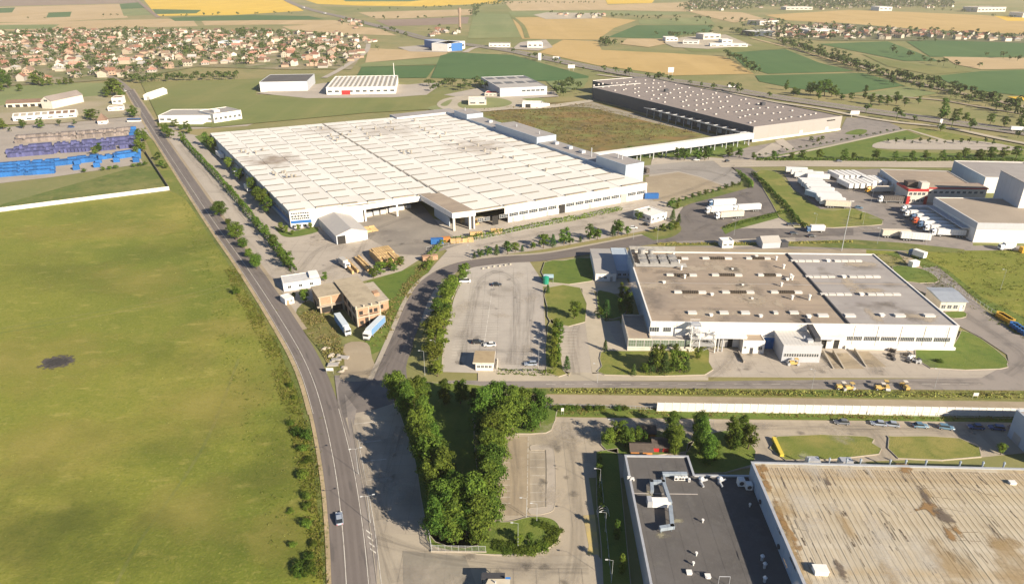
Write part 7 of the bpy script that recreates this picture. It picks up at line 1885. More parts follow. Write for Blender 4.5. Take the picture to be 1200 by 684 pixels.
# ================================================================== VEHICLES
def paint(name, c, rough=.35):
 return surf(name, c, rough=rough, spec=.5)
M_HEAD = surf('lamp lens', A(.7, .7, .66), rough=.2, spec=.6)
M_TAIL = surf('red lamp lens', A(.4, .02, .02), rough=.3)
M_CARGLASS = surf('car glass', A(.02, .025, .03), rough=.08, spec=.7)
def wheel_mesh(r, w):
 t = MB(); t.tube((0, -w / 2, 0), (0, w / 2, 0), r, r, 12)
 q = MB(); q.tube((0, -w / 2 - .01, 0), (0, w / 2 + .01, 0), r * .55, r * .55, 10)
 return t.mesh('wheel', M_TYRE), q.mesh('rim', M_METAL)
_wc = wheel_mesh(.33, .22); _wt = wheel_mesh(.5, .34)
def wheel(T, x, y, r, kind):
 o = mk('wheel', kind[0], T, (x, y, r)); mk('rim', kind[1], o)
def car_proto(m, body='saloon'):
 T = thing('car', 'x x x x', 'car')
 L_, W_ = (4.4, 1.78) if body != 'van' else (5.0, 1.95)
 hb, hr = (.82, 1.42) if body != 'van' else (1.05, 2.0)
 b = MB()
 secs = [(-L_ / 2, .42, .62, .80), (-L_ / 2 + .12, .30, .80, .95), (-L_ * .28, .26, hb + .04, 1), (0, .25, hb, 1), (L_ * .22, .25, hb, 1), (L_ * .38, .27, hb - .10, .97), (L_ / 2 - .12, .32, hb - .22, .9), (L_ / 2, .42, .56, .78)]
 for x, z0, z1, k in secs:
  w = W_ / 2 * k
  zs = z0 + (z1 - z0) * .62
  b.v += [(x, -w * .94, z0), (x, -w, zs), (x, -w * .86, z1), (x, w * .86, z1), (x, w, zs), (x, w * .94, z0)]
 for i in range(len(secs) - 1):
  for j in range(6):
   a = i * 6 + j; c = i * 6 + (j + 1) % 6
   b.f.append((a, a + 6, c + 6, c)); b.m.append(0)
 b.f.append((0, 1, 2, 3, 4, 5)); b.m.append(0)
 n = (len(secs) - 1) * 6; b.f.append((n + 5, n + 4, n + 3, n + 2, n + 1, n)); b.m.append(0)
 b.obj('body', m, T)
 x0, x1 = (-L_ * .46, L_ * .24) if body != 'van' else (-L_ * .49, L_ * .36)
 xa, xb = (-L_ * .26, L_ * .06) if body == 'saloon' else (x0 + .25, x1 - .75)
 if body == 'hatch': xa = x0 + .35
 g = MB(); w0, w1 = W_ * .43, W_ * .35
 g.v = [(x0, -w0, hb - .06), (x1, -w0, hb - .06), (x1, w0, hb - .06), (x0, w0, hb - .06), (xa, -w1, hr - .05), (xb, -w1, hr - .05), (xb, w1, hr - .05), (xa, w1, hr - .05)]
 g.f = [(0, 1, 5, 4), (1, 2, 6, 5), (2, 3, 7, 6), (3, 0, 4, 7), (4, 5, 6, 7)]; g.m = [0] * 5
 g.obj('windows', M_CARGLASS, T)
 r = MB(); r.prism([(xa - .06, -w1 - .02), (xb + .06, -w1 - .02), (xb + .06, w1 + .02), (xa - .06, w1 + .02)], hr - .048, hr); r.obj('roof_panel', m, T)
 for x in (-L_ * .3, L_ * .3):
  for y in (-W_ * .45, W_ * .45): wheel(T, x, y, .33, _wc)
 for y in (-.6, .6):
  h = MB(); h.box(L_ / 2 - .10, y - .18, .50, L_ / 2 + .012, y + .18, .64); h.obj('headlight', M_HEAD, T)
  h = MB(); h.box(-L_ / 2 - .012, y - .16, .54, -L_ / 2 + .08, y + .16, .70); h.obj('tail_light', M_TAIL, T)
 return T
def place_car(px, deg, m, label, body='saloon', z=0.0):
 T = car_proto(m, body)
 T.location = gp(px[0], px[1]) + Vector((0, 0, z)); T.rotation_euler = (0, 0, math.radians(deg)); T['label'] = label
 return T
P_SILVER = paint('silver blue paint', A(.30, .34, .40)); P_BLACK = paint('black paint', A(.02, .02, .022)); P_WHITE = paint('white car paint', A(.72, .71, .68)); P_BLUE = paint('steel blue paint', A(.10, .19, .27)); P_DBLUE = paint('dark blue paint', A(.03, .08, .22)); P_GREY = paint('grey paint', A(.13, .14, .16))
place_car((398, 610), 106, P_SILVER, 'silver car driving along the main road', 'saloon', .28)
place_car((582, 335), 2, P_BLACK, 'black car alone at the far end of the car park', 'saloon', .2)
place_car((560, 402.5), 4, P_BLACK, 'black car side on in the middle of the car park', 'hatch', .2)
place_car((574, 405.5), 186, P_WHITE, 'white car parked behind the black one in the middle of the car park', 'saloon', .2)
place_car((622, 428), 182, P_SILVER, 'silver car parked by the low hedge next to the guard booth', 'hatch', .2)
place_car((545, 331), 0, P_WHITE, 'white van parked under the round bright tree', 'van', .2)
for (x, y, m, l) in ((986, 496.5, P_GREY, 'dark grey car furthest from the shade in the row along the verge'), (1029, 498, P_SILVER, 'silver car, first of the close pair along the verge'), (1044, 499, P_SILVER, 'silver car, second of the close pair along the verge'), (1078, 500.5, P_BLUE, 'steel blue car alone in the row along the verge'), (1108, 502.5, P_BLUE, 'steel blue car at the edge of the big shadow'), (1143, 502, P_DBLUE, 'dark blue car first inside the big shadow'), (1167, 503, P_DBLUE, 'dark blue car in the middle of the big shadow'), (1191, 504, P_GREY, 'dark car deepest in the big shadow')):
 place_car((x, y), RT.choice((-4, 176)) - RT.uniform(0, 12), m, l, RT.choice(('saloon', 'hatch')), .17)
place_car((742, 268), -10, P_WHITE, 'white car parked before the flat white gatehouse', 'saloon', .15); place_car((757, 264.5), -30, P_BLACK, 'dark car parked right by the flat white gatehouse', 'saloon', .15)
place_car((930, 275), 0, P_BLACK, 'dark car by the road hedge of the trailer yard', 'hatch', .18); place_car((926, 264.5), 0, P_BLACK, 'dark car, first of two on the concrete by the hedge', 'hatch', .15); place_car((933, 264.5), 0, P_BLACK, 'dark car, second of two on the concrete by the hedge', 'hatch', .15); place_car((951, 278), 0, P_BLACK, 'black car behind the white delivery lorry', 'saloon', .15)
place_car((1006, 244.5), -20, P_BLUE, 'blue car on the trailer yard by the long trailer row', 'saloon', .15)
place_car((852, 190), 30, P_BLACK, 'dark car on the road near the conveyor bridge', 'saloon', .25); place_car((816, 188.5), 0, P_WHITE, 'white car under the trees by the conveyor bridge', 'saloon', .2)
place_car((84, 150), 5, P_DBLUE, 'bright blue van by the farm hedge', 'van', .15)
place_car((983, 190), 0, P_GREY, 'dark car on the old concrete road', 'saloon', .25); place_car((1150, 198), 0, P_BLACK, 'black car further along the old concrete road', 'saloon', .25)
place_car((147, 108), 100, P_WHITE, 'white van entering the village', 'van', .7)
def trailer_parts(T, m, x0=0, L_=13.4, z0=1.15, h=2.85):
 n = 1
 b = MB(); b.box(x0, -1.27, z0, x0 + L_, 1.27, z0 + h); b.obj('trailer_box', m, T)
 f = MB()
 for s in (-1, 1):
  f.box(x0 + .05, s * 1.27 - (.0 if s > 0 else .035), z0, x0 + L_ - .05, s * 1.27 + (.035 if s > 0 else 0), z0 + .16)
  for i in range(12):
   x = x0 + .1 + i * (L_ - .3) / 11; f.box(x, s * 1.27 - (.0 if s > 0 else .03), z0 + .17, x + .07, s * 1.27 + (.03 if s > 0 else 0), z0 + h - .02)
 f.box(x0 - .04, -1.2, z0 + .1, x0 - .002, 1.2, z0 + .25)
 f.obj('trailer_frame', M_POLE, T)
 c = MB(); c.box(x0 + .3, -.5, z0 - .35, x0 + L_ - .4, .5, z0 - .003); c.box(x0 + L_ - 3.4, -.08, .3, x0 + L_ - 3.2, .08, z0 - .36); c.obj('chassis', M_DARKMETAL, T)
 for i in range(3):
  for y in (-1.05, 1.05): wheel(T, x0 + 1.6 + i * 1.32, y, .5, _wt)
def tractor_parts(T, m, x):
 b = MB()
 b.wedge([(-1.22, .95), (1.22, .95), (1.22, 3.2), (1.05, 3.55), (-1.05, 3.55), (-1.22, 3.2)], x, x + 1.95)
 b.obj('cab', m, T)
 g = MB(); g.box(x + 1.952, -1.1, 2.0, x + 1.99, 1.1, 2.95); g.box(x + 1.0, -1.245, 2.0, x + 1.8, -1.222, 2.8); g.box(x + 1.0, 1.222, 2.0, x + 1.8, 1.245, 2.8); g.obj('windscreen', M_CARGLASS, T)
 d = MB(); d.wedge([(-1.0, 3.553), (1.0, 3.553), (.9, 3.95), (-.9, 3.95)], x + .1, x + 1.1); d.obj('wind_deflector', m, T)
 c = MB(); c.box(x - 3.4, -.45, .65, x + 1.9, .45, .94); c.box(x + 1.7, -1.2, .4, x + 2.0, 1.2, .94); c.obj('tractor_chassis', M_DARKMETAL, T)
 for xx in (x + 1.2, x - 2.2):
  for y in (-1.02, 1.02): wheel(T, xx, y, .5, _wt)
 for y in (-.95, .95):
  h = MB(); h.box(x + 2.003, y - .16, .6, x + 2.03, y + .16, .8); h.obj('headlight', M_HEAD, T)
def make_trailer(m, label='x', group=None):
 T = thing('semi_trailer', label, 'trailer', group=group); trailer_parts(T, m)
 c = MB(); c.box(10.3, -.9, 0, 10.5, -.7, .8); c.box(10.3, .7, 0, 10.5, .9, .8); c.obj('landing_leg', M_POLE, T)
 return T
def make_truck(m, cab, label='x', group=None):
 T = thing('articulated_truck', label, 'truck', group=group); trailer_parts(T, m); tractor_parts(T, cab, 14.0)
 return T
def box_truck(px, deg, m, cab, label, z=.15, L_=7.0):
 T = thing('box_truck', label, 'truck', gp(*px) + Vector((0, 0, z)), math.radians(deg))
 b = MB(); b.box(0, -1.25, 1.0, L_, 1.25, 3.6); b.obj('box_body', m, T)
 b = MB(); b.wedge([(-1.2, .7), (1.2, .7), (1.2, 2.3), (1.0, 2.8), (-1.0, 2.8), (-1.2, 2.3)], L_ + .15, L_ + 1.9); b.obj('cab', cab, T)
 g = MB(); g.box(L_ + 1.903, -1.0, 1.6, L_ + 1.93, 1.0, 2.25); g.obj('windscreen', M_CARGLASS, T)
 c = MB(); c.box(.2, -.45, .55, L_ + 1.8, .45, .99 if False else .69); c.obj('chassis', M_DARKMETAL, T)
 for x in (1.6, L_ + 1.0):
  for y in (-1.02, 1.02): wheel(T, x, y, .45, _wt)
 return T
def put(T, px, deg, label=None, group=None, z=.15):
 """rear end of the trailer at the photo point"""
 return copy_tree(T, gp(*px) + Vector((0, 0, z)), math.radians(deg), label, group)
M_CURTAIN = surf('cream trailer curtain', A(.66, .58, .46), [(.8, A(.55, .42, .30), .5, .7, .6)], tint=.1)
M_BLUECURT = surf('blue trailer curtain', A(.14, .26, .44), [(.8, A(.11, .20, .34), .5, .7, .6)])
M_PALEBLUE = surf('pale blue trailer roof', A(.52, .58, .62), [(.6, A(.42, .48, .52), .5, .7, .6)])
M_YELCAB = paint('orange yellow cab', A(.65, .34, .03)); M_REDCAB = paint('orange red cab', A(.50, .09, .03)); M_WCAB = paint('white cab', A(.72, .72, .70)); M_BLUECAB = paint('blue cab', A(.06, .12, .22)); M_GREYTR = surf('dark brown trailer', A(.10, .085, .075), [(.6, A(.07, .06, .055), .5, .7, .6)])
TR = make_trailer(M_TRUCKWHITE, 'white semi trailer at the back end of the long parked row', 'white trailers of the long row')
ROW = [(934 + 2.6 * k, 213.5 + 2.35 * k) for k in range(13)]
a0 = gp(934.5, 216); a1 = gp(962, 241)
TR.location = a0 + Vector((0, 0, .15)); TR.rotation_euler = (0, 0, math.radians(-8))
for k in range(1, 18):
 p = a0.lerp(a1, k / 17)
 copy_tree(TR, p + Vector((RT.uniform(-1.2, 1.2), 0, .15)), math.radians(-8 + RT.uniform(-1, 1)), '%s white semi trailer counted from the back end of the long parked row' % nth(k), 'white trailers of the long row')
TRC = make_trailer(M_CURTAIN, 'cream printed trailer closing the near end of the long trailer row'); TRC.location = gp(966, 243) + Vector((0, 0, .15)); TRC.rotation_euler = (0, 0, math.radians(-10))
for k, (x, y) in enumerate(((920, 203), (926, 206), (930, 209), (938, 208), (945, 211))):
 put(TR, (x, y), -8, '%s white trailer from the hedge at the back corner of the trailer yard' % nth(k), 'white trailers of the back corner')
for r_, n in ((0, 5), (1, 5)):
 for k in range(n):
  put(TR, (971 + k * 6.6 + r_ * 11, 206.5 + r_ * 9.5), -82, '%s white trailer from the long row, in the %s line of the double row' % (nth(k), ('rear', 'front')[r_]), 'white trailers of the double row')
for k in range(3): put(TR, (1010 + k * 6, 213), -84, '%s white trailer in the short row next to the depot rear hall' % nth(k), 'white trailers of the short row')
YT = make_truck(M_CURTAIN, M_YELCAB, 'yellow cabbed lorry with a cream trailer before the depot rear hall'); YT.location = gp(1045, 226) + Vector((0, 0, .15)); YT.rotation_euler = (0, 0, math.radians(183))
GT = make_truck(M_GREYTR, M_WCAB, 'white cabbed lorry with a dark trailer backed to the red pillared office'); GT.location = gp(1062, 238) + Vector((0, 0, .15)); GT.rotation_euler = (0, 0, math.radians(178))
WT = make_truck(M_TRUCKWHITE, M_WCAB, 'white lorry docked next to the red pillared office'); WT.location = gp(1091, 250) + Vector((0, 0, .15)); WT.rotation_euler = (0, 0, math.radians(176))
d0, d1 = gp(1096, 256), gp(1128, 278)
cabs = [M_WCAB, M_BLUECAB, M_REDCAB, M_BLUECAB, M_WCAB, M_WCAB]
lab = ['white lorry docked second from the red pillared office', 'blue cabbed white lorry docked beside the orange red cab', 'white lorry with an orange red cab among the docked row', 'blue cabbed lorry docked on the near side of the orange red cab', 'white lorry docked second from the grass end', 'white lorry docked at the grass end of the depot']
for k in range(6):
 t = make_truck(M_TRUCKWHITE, cabs[k], lab[k]); t.location = d0.lerp(d1, k / 5) + Vector((RT.uniform(-1, 1), 0, .15)); t.rotation_euler = (0, 0, math.radians(174))
for px, deg, m, cab, l in (((861, 241), 190, M_TRUCKWHITE, M_BLUECAB, 'blue cabbed lorry with white trailer, rear one in the truck park'), ((858, 248.5), 193, M_TRUCKWHITE, M_WCAB, 'white lorry parked in the middle of the truck park'), ((890, 247), 190, M_TRUCKWHITE, M_WCAB, 'white lorry nearest the hedge end in the truck park'), ((870, 255), 192, M_CURTAIN, M_WCAB, 'white cabbed lorry with a cream trailer along the low hedge')):
 t = make_truck(m, cab, l); t.location = gp(*px) + Vector((0, 0, .17)); t.rotation_euler = (0, 0, math.radians(deg))
t = make_trailer(M_PALEBLUE, 'blue grey trailer standing alone on the grass beside the long trailer row'); t.location = gp(944, 230) + Vector((0, 0, .12)); t.rotation_euler = (0, 0, math.radians(-62))
t = box_truck((965, 272), 180, M_TRUCKWHITE, M_BLUECAB, 'white delivery lorry on the road below the trailer yard')
t = make_trailer(M_CURTAIN, 'cream printed trailer parked at the grass strip below the depot'); t.location = gp(1032, 278) + Vector((0, 0, .15)); t.rotation_euler = (0, 0, math.radians(-4))
t = make_trailer(M_TRUCKWHITE, 'white trailer parked end on behind the cream printed one'); t.location = gp(1054, 281) + Vector((0, 0, .15)); t.rotation_euler = (0, 0, math.radians(-14))
box_truck((1083, 305), 118, M_TRUCKWHITE, M_BLUECAB, 'white box van on the narrow path behind the brown roofed factory', .18, 5.5)
box_truck((1187, 293), 180, M_TRUCKWHITE, M_WCAB, 'white van below the depot near a yellow skip', .13, 5)
t = make_truck(M_PALEBLUE, M_WCAB, 'white cabbed lorry with a pale blue trailer pointing away from the brick ruin'); t.location = gp(396, 377) + Vector((0, 0, .2)); a_ = gp(414, 402.5) - gp(396, 377); t.rotation_euler = (0, 0, math.atan2(a_.y, a_.x)); t.scale = (.86, .9, .9)
for o in t.children:
 if o.name.startswith('trailer_frame'): o.data = o.data.copy(); o.data.materials[0] = M_BLUECURT
b = MB(); b.box(.3, -1.31, 1.3, 13.2, -1.306, 3.9); b.box(.3, 1.306, 1.3, 13.2, 1.31, 3.9); b.obj('trailer_curtain', M_BLUECURT, t)
t = make_truck(M_PALEBLUE, M_WCAB, 'white cabbed lorry with a pale blue trailer parked under the brick ruin wall'); t.location = gp(449, 380) + Vector((0, 0, .2)); a_ = gp(427, 402) - gp(449, 380); t.rotation_euler = (0, 0, math.atan2(a_.y, a_.x)); t.scale = (.86, .9, .9)
b = MB(); b.box(.3, -1.31, 1.3, 13.2, -1.306, 3.9); b.box(.3, 1.306, 1.3, 13.2, 1.31, 3.9); b.obj('trailer_curtain', M_BLUECURT, t)
for px, e, l in (((255.5, 183), (272, 196), 'white trailer under the blue side of the white factory'),):
 t = make_trailer(M_TRUCKWHITE, l); t.location = gp(*px) + Vector((0, 0, .15)); a_ = gp(*e) - gp(*px); t.rotation_euler = (0, 0, math.atan2(a_.y, a_.x))
for px, l in (((277, 207), 'white box van under the trees beside the white factory'), ((289, 222), 'white box van nearest the office end of the white factory')):
 box_truck(px, -58, M_TRUCKWHITE, M_WCAB, l, .15, 6)
t = make_trailer(M_GREYTR, 'dark brown trailer parked by the white plant room'); t.location = gp(743, 200) + Vector((0, 0, .18)); a_ = gp(761, 206) - gp(743, 200); t.rotation_euler = (0, 0, math.atan2(a_.y, a_.x))
# a flat truck by the timber
t = box_truck((400, 310), -52, surf('flatbed load', A(.42, .40, .36)), M_WCAB, 'small flatbed truck near the timber stacks', .15, 5)
# highway traffic
for px, deg, l in (((648, 70), -14, 'white box lorry on the highway by the wheat field'), ((382, 17), 150, 'white lorry far along the highway'), ((357, 10), 150, 'white lorry near the sunflower field on the highway'), ((1183, 154.5), -12, 'white lorry on the highway at the meadow'), ((853, 104), -10, 'white lorry on the highway beyond the slate warehouse')):
 box_truck(px, deg, M_TRUCKWHITE, M_BLUECAB, l, .85, 9)
T = thing('bus', 'blue and white coach parked near the village road', 'bus', gp(150, 143.5) + Vector((0, 0, .15)), .1)
b = MB(); b.box(0, -1.25, .5, 11, 1.25, 1.7); b.obj('body', M_TRUCKWHITE, T)
b = MB(); b.box(.02, -1.23, 1.702, 10.98, 1.23, 2.6); b.obj('windows', M_CARGLASS, T)
b = MB(); b.box(0, -1.25, 2.602, 11, 1.25, 3.1); b.obj('roof', P_DBLUE, T)
for x in (2.2, 8.6):
 for y in (-1.02, 1.02): wheel(T, x, y, .5, _wt)
# ---- containers, crates, timber
def container(px, deg, m, label, L_=6.0, h=2.6, z=.15, name='container'):
 T = thing(name, label, 'container', gp(*px) + Vector((0, 0, z)), math.radians(deg))
 b = MB(); b.box(0, -1.2, .12, L_, 1.2, h); b.obj('body', m, T)
 r = MB()
 for i in range(int(L_ / .5)):
  for s in (-1, 1): r.box(.1 + i * .5, min(s * 1.2, s * 1.25), .2, .35 + i * .5, max(s * 1.2, s * 1.25), h - .1)
 r.box(-.06, -1.22, h + .001, L_ + .06, 1.22, h + .06)
 r.obj('corrugated_side', m, T)
 d = MB(); d.box(L_ + .002, -1.1, .2, L_ + .05, -.02, h - .1); d.box(L_ + .002, .02, .2, L_ + .05, 1.1, h - .1); d.obj('door', m, T)
 return T
container((755, 233), 2, M_BLUE, 'blue container at the corner of the white factory', 8, 3)
container((505, 286), 8, M_BLUE, 'blue container beside the orange bin on the factory yard', 6)
container((518, 284), 10, M_ORANGE, 'orange bin between the blue container and pallets', 4, 2.4)
container((1195, 296), 0, M_YELLOW, 'yellow skip below the depot', 6)
container((1066, 313), 20, M_TRUCKWHITE, 'small white cabin on the lawn behind the brown roofed factory', 4, 2.6, name='site_cabin')
container((495, 306), 20, M_BRICK, 'red roofed bin shed in the wild hedge corner', 7, 2.2, name='shed')
for k in range(6):
 p = gp(1171, 371).lerp(gp(1184, 379), k / 5)
 T = thing('waste_bin', '%s yellow waste bin in the row along the ring road' % nth(k), 'bin', (p.x, p.y, .2), -.7, 'yellow bins of the ring road')
 b = MB(); b.wedge([(-.9, 0), (-1.1, 1.5), (1.1, 1.5), (.9, 0)], -1.2, 1.2); b.obj('tub', M_YELLOW, T); b = MB(); b.box(-1.25, -1.15, 1.503, 1.25, 1.15, 1.62); b.obj('lid', M_YELLOW, T)
for k in range(6):
 p = gp(1187, 383).lerp(gp(1203, 394), k / 5)
 T = thing('waste_bin', '%s blue waste bin in the row along the ring road' % nth(k), 'bin', (p.x, p.y, .2), -.7, 'blue bins of the ring road')
 b = MB(); b.wedge([(-.9, 0), (-1.1, 1.5), (1.1, 1.5), (.9, 0)], -1.2, 1.2); b.obj('tub', M_BLUE, T); b = MB(); b.box(-1.25, -1.15, 1.503, 1.25, 1.15, 1.62); b.obj('lid', M_BLUE, T)
def timber_stack(px, deg, n, m_, w, label, rows=4, L_=3.0, z=.15):
 T = thing('timber_stack', label, 'timber', gp(*px) + Vector((0, 0, z)), math.radians(deg))
 r = random.Random(int(px[0]))
 pm = MB(); pm.box(0, 0, 0, L_, .9, .42); bm = pm.mesh('bundle', M_TIMBER)
 for i in range(n):
  for j in range(m_):
   hgt_ = rows - r.choice((0, 0, 0, 1))
   for k in range(hgt_):
    mk('bundle', bm, T, (j * (L_ + .3) + r.uniform(-.15, .15), i * 1.05 * w, k * .5 + .08), 0)
   bt = MB(); bt.box(j * (L_ + .3) + .3, i * 1.05 * w, 0, j * (L_ + .3) + .45, i * 1.05 * w + .9, .08) ;
 return T
timber_stack((421, 320), 120, 2, 5, 2.2, 'long open stack of fresh timber frames on the yard', 3, 3.4)
timber_stack((437, 318), 120, 2, 5, 1.4, 'second long stack of fresh timber frames next to the first', 3, 3.4)
timber_stack((470, 310), 118, 9, 4, 1.0, 'tall solid block of fresh timber crates by the hedge', 7, 4.0)
timber_stack((415, 276), 30, 5, 4, 1.5, 'low spread of orange timber pallets beside the grey shed', 2, 3.0)
timber_stack((528, 286), 12, 2, 4, 1.2, 'row of pale pallets behind the factory yard hedge', 4, 2.6)
timber_stack((551, 279), 12, 2, 2, 1.2, 'short pallet block nearer the factory window band', 5, 3.0)
timber_stack((576, 275), 14, 2, 2, 1.2, 'pallet block standing alone below the factory gate', 5, 2.6)
for i, (px, l) in enumerate((((541, 262), 'yellow crates under the loading canopy'), ((552, 265), 'pale crates at the foot of the canopy column'))):
 timber_stack(px, 28, 2, 2, 1.2, l, 5, 2.2)
T = thing('flat_trailer', 'low pale trailer frame parked beside the tall timber block', 'trailer', gp(452, 302) + Vector((0, 0, .15)), math.radians(-60))
b = MB(); b.box(0, -1.2, .9, 11, 1.2, 1.1); b.obj('bed', M_METAL, T)
b = MB()
for x in (.2, 3.6, 7.2, 10.6): b.box(x, -1.15, 1.1, x + .12, -1.05, 2.2); b.box(x, 1.05, 1.1, x + .12, 1.15, 2.2)
b.obj('stake', M_METAL, T)
for x in (2, 3.3, 9):
 for y in (-1.0, 1.0): wheel(T, x, y, .45, _wt)
# ---- crate yard
M_CRATEBLUE = surf('blue plastic crates', A(.025, .13, .36), [(1.5, A(.018, .09, .26), .45, .65, .7)], tint=.2)
M_CRATEVIOLET = surf('violet blue crates', A(.085, .09, .20), [(1.5, A(.06, .065, .15), .45, .65, .7)], tint=.3)
M_CRATEGREY = surf('grey brown crates', A(.22, .185, .165), [(1.5, A(.15, .125, .115), .45, .65, .7)], tint=.3)
def crate_mesh(m, w, d, h, tiers):
 b = MB()
 for k in range(tiers):
  z0 = k * h / tiers
  b.box(-w / 2, -d / 2, z0 + .08, w / 2, d / 2, z0 + h / tiers - .05); b.box(-w / 2 + .1, -d / 2 + .05, z0 + (.0 if k == 0 else -.03), w / 2 - .1, d / 2 - .05, z0 + .08)
 return b.mesh('crate_stack', m)
CR1 = crate_mesh(M_CRATEGREY, 1.75, 5.6, 2.8, 3); CR2 = crate_mesh(M_CRATEVIOLET, 1.9, 6.2, 2.8, 3); CR3 = crate_mesh(M_CRATEBLUE, 2.9, 3.8, 3.0, 3)
def crate_row(p0, p1, n, mesh, label, group, gap=0.0):
 a, b = gp(*p0), gp(*p1); ang = math.atan2((b - a).y, (b - a).x)
 for i in range(n):
  if RT.random() < gap: continue
  p = a.lerp(b, i / max(1, n - 1))
  o = mk('crate_stack', mesh, None, (p.x, p.y, .13), ang + RT.uniform(-.03, .03), (1, 1, RT.choice((1, 1, 1, 1, 1, .68))))
  props(o, label, 'crates', group)
for p0, p1, n in (((21, 163), (88, 158), 24), ((20, 167.5), (88, 162.5), 24), ((93, 158), (156, 152.5), 22), ((92, 162), (150, 157.5), 20)):
 crate_row(p0, p1, n, CR1, 'grey brown crate stack in the back rows of the dusty yard', 'grey crate stacks', .0)
for p0, p1, n in (((12, 176), (158, 163.5), 46), ((10, 180), (160, 168), 44), ((12, 184), (62, 180), 16), ((66, 179), (104, 177), 10), ((112, 177), (160, 172), 14)):
 crate_row(p0, p1, n, CR2, 'violet blue crate stack in the middle rows of the dusty yard', 'violet crate stacks', .06)
for p0, p1, n in (((4, 196), (28, 194), 6), ((33, 193.5), (62, 191.5), 7), ((4, 199), (28, 197), 6), ((4, 203), (28, 201), 6), ((4, 207), (28, 205), 6), ((33, 197), (62, 195), 7), ((33, 201), (62, 199), 7), ((33, 205), (62, 203), 7), ((68, 194), (88, 192), 5), ((94, 191), (112, 189), 5), ((68, 191), (88, 189), 5), ((94, 188), (114, 186), 5), ((118, 187), (136, 184.5), 5), ((139, 186), (162, 182.5), 6), ((139, 183), (162, 179.5), 6), ((90, 199), (91, 193), 2), ((114, 196), (116, 191), 2), ((137, 190), (138, 186), 2), ((160, 190), (162, 186), 2), ((155, 160), (157, 153), 3), ((-8, 207), (1, 206), 3), ((-8, 203), (1, 202), 3)):
 crate_row(p0, p1, n, CR3, 'bright blue crate block in the front rows of the dusty yard', 'bright blue crate blocks')
# ---- walls, fences, posts
def panel_wall(p0, p1, h, n, label, m, name='boundary_wall', th=.2, step=.03, z=0.1):
 a, ang, L_ = frame_by(p0, p1)
 T = thing(name, label, 'wall', (a.x, a.y, z), ang)
 w = L_ / n
 pm = MB(); pm.box(.04, 0, 0, w - .18, th, h); me = pm.mesh('wall_panel', m)
 qm = MB(); qm.box(-.16, -.06, 0, .02, th + .06, h + .12); pe = qm.mesh('post', m)
 for i in range(n):
  mk('wall_panel', me, T, (i * w + .0, 0, R.uniform(-step, step))); mk('post', pe, T, (i * w, 0, 0))
 return T
panel_wall((0, 248.5), (199, 223), 2.3, 44, 'long white concrete panel wall across the big meadow', surf('whitewashed panels', A(.64, .60, .54), [(.5, A(.54, .50, .44), .45, .65, .7)], tint=.04))
panel_wall((170, 179), (198.5, 222.5), 1.7, 30, 'dark grey board fence from the crate yard to the white wall', surf('dark boards', A(.16, .14, .12), tint=.2), 'board_fence')
panel_wall((770, 482), (1210, 489), 3.0, 48, 'long white concrete panel wall beside the narrow side road', surf('white wall panels', A(.68, .65, .60), [(.5, A(.60, .56, .50), .45, .65, .6), (.35, A(.40, .36, .31), .58, .72, .6, (1, 1, .25))], tint=.04))
def rail_fence(p0, p1, h, n, label, m=M_POLE, bars=True, z=.1, base=None):
 a, ang, L_ = frame_by(p0, p1)
 T = thing('railing_fence', label, 'fence', (a.x, a.y, z), ang)
 pm = MB(); pm.box(-.04, -.04, 0, .04, .04, h); pe = pm.mesh('post', m)
 for i in range(n + 1): mk('post', pe, T, (L_ * i / n, 0, 0))
 b = MB(); b.box(0, -.03, h - .15, L_, .03, h - .08); b.box(0, -.03, .15, L_, .03, .22); b.obj('rail', m, T)
 if bars:
  w = L_ / n; q = MB()
  k = int(w / .22)
  for i in range(1, k): q.box(w * i / k - .012, -.012, .22, w * i / k + .012, .012, h - .15)
  me = q.mesh('bars', m)
  for i in range(n): mk('bars', me, T, (w * i, 0, 0))
 if base:
  c = MB(); c.box(-.2, -.15, -.1, L_ + .2, .15, base); c.obj('base_wall', M_KERB, T)
 return T
rail_fence((506, 647), (569, 648), 2.0, 8, 'metal railing fence on a low base in front of the dense trees', base=.35, z=.25)
rail_fence((502, 622), (506, 647), 2.0, 5, 'short metal railing running back along the bus bay', z=.25)
rail_fence((640, 476.5), (768, 480), 1.2, 22, 'low wire fence along the side street verge', bars=False)
rail_fence((1082, 316), (1210, 398), 1.8, 30, 'wire fence along the rough field beside the ring road', bars=False)
rail_fence((500, 294), (745, 243), 1.8, 44, 'pale wire fence along the white factory hedge', bars=False)
rail_fence((214, 164), (346, 321), 1.8, 60, 'wire fence inside the long factory hedge', bars=False)
rail_fence((790, 481), (1205, 491), 1.5, 20, 'row of pale posts and wire before the white panel wall', M_FRAME, bars=False)
rail_fence((704, 560), (716, 684), 1.4, 14, 'thin fence along the shaded lawn of the charcoal roofed factory', bars=False)
def lamp(px, h, label, group=None, arm=1.2, deg=180, double=False, z=.1, r=.075):
 T = thing('street_lamp', label, 'street lamp', gp(*px) + Vector((0, 0, z)), math.radians(deg), group)
 b = MB(); b.tube((0, 0, 0), (0, 0, .9), r * 1.7, r * 1.6, 8); b.tube((0, 0, .9), (0, 0, h), r * 1.15, r * .7, 8); b.obj('pole', M_POLE, T)
 for s in ((1, -1) if double else (1,)):
  b = MB(); b.tube((0, 0, h - .05), (s * arm, 0, h + .25), r * .6, r * .5, 6); b.obj('arm', M_POLE, T)
  b = MB(); b.wedge([(-.14, h + .18), (.14, h + .18), (.08, h + .34), (-.08, h + .34)], s * arm - .1 if s > 0 else -arm - .5, s * arm + .5 if s > 0 else -arm + .1); b.obj('lamp_head', M_POLE, T)
 return T
lamp((420, 556), 8, 'double armed street lamp by the bus bay, the one further up the road', double=True, deg=195, z=.3, r=.045)
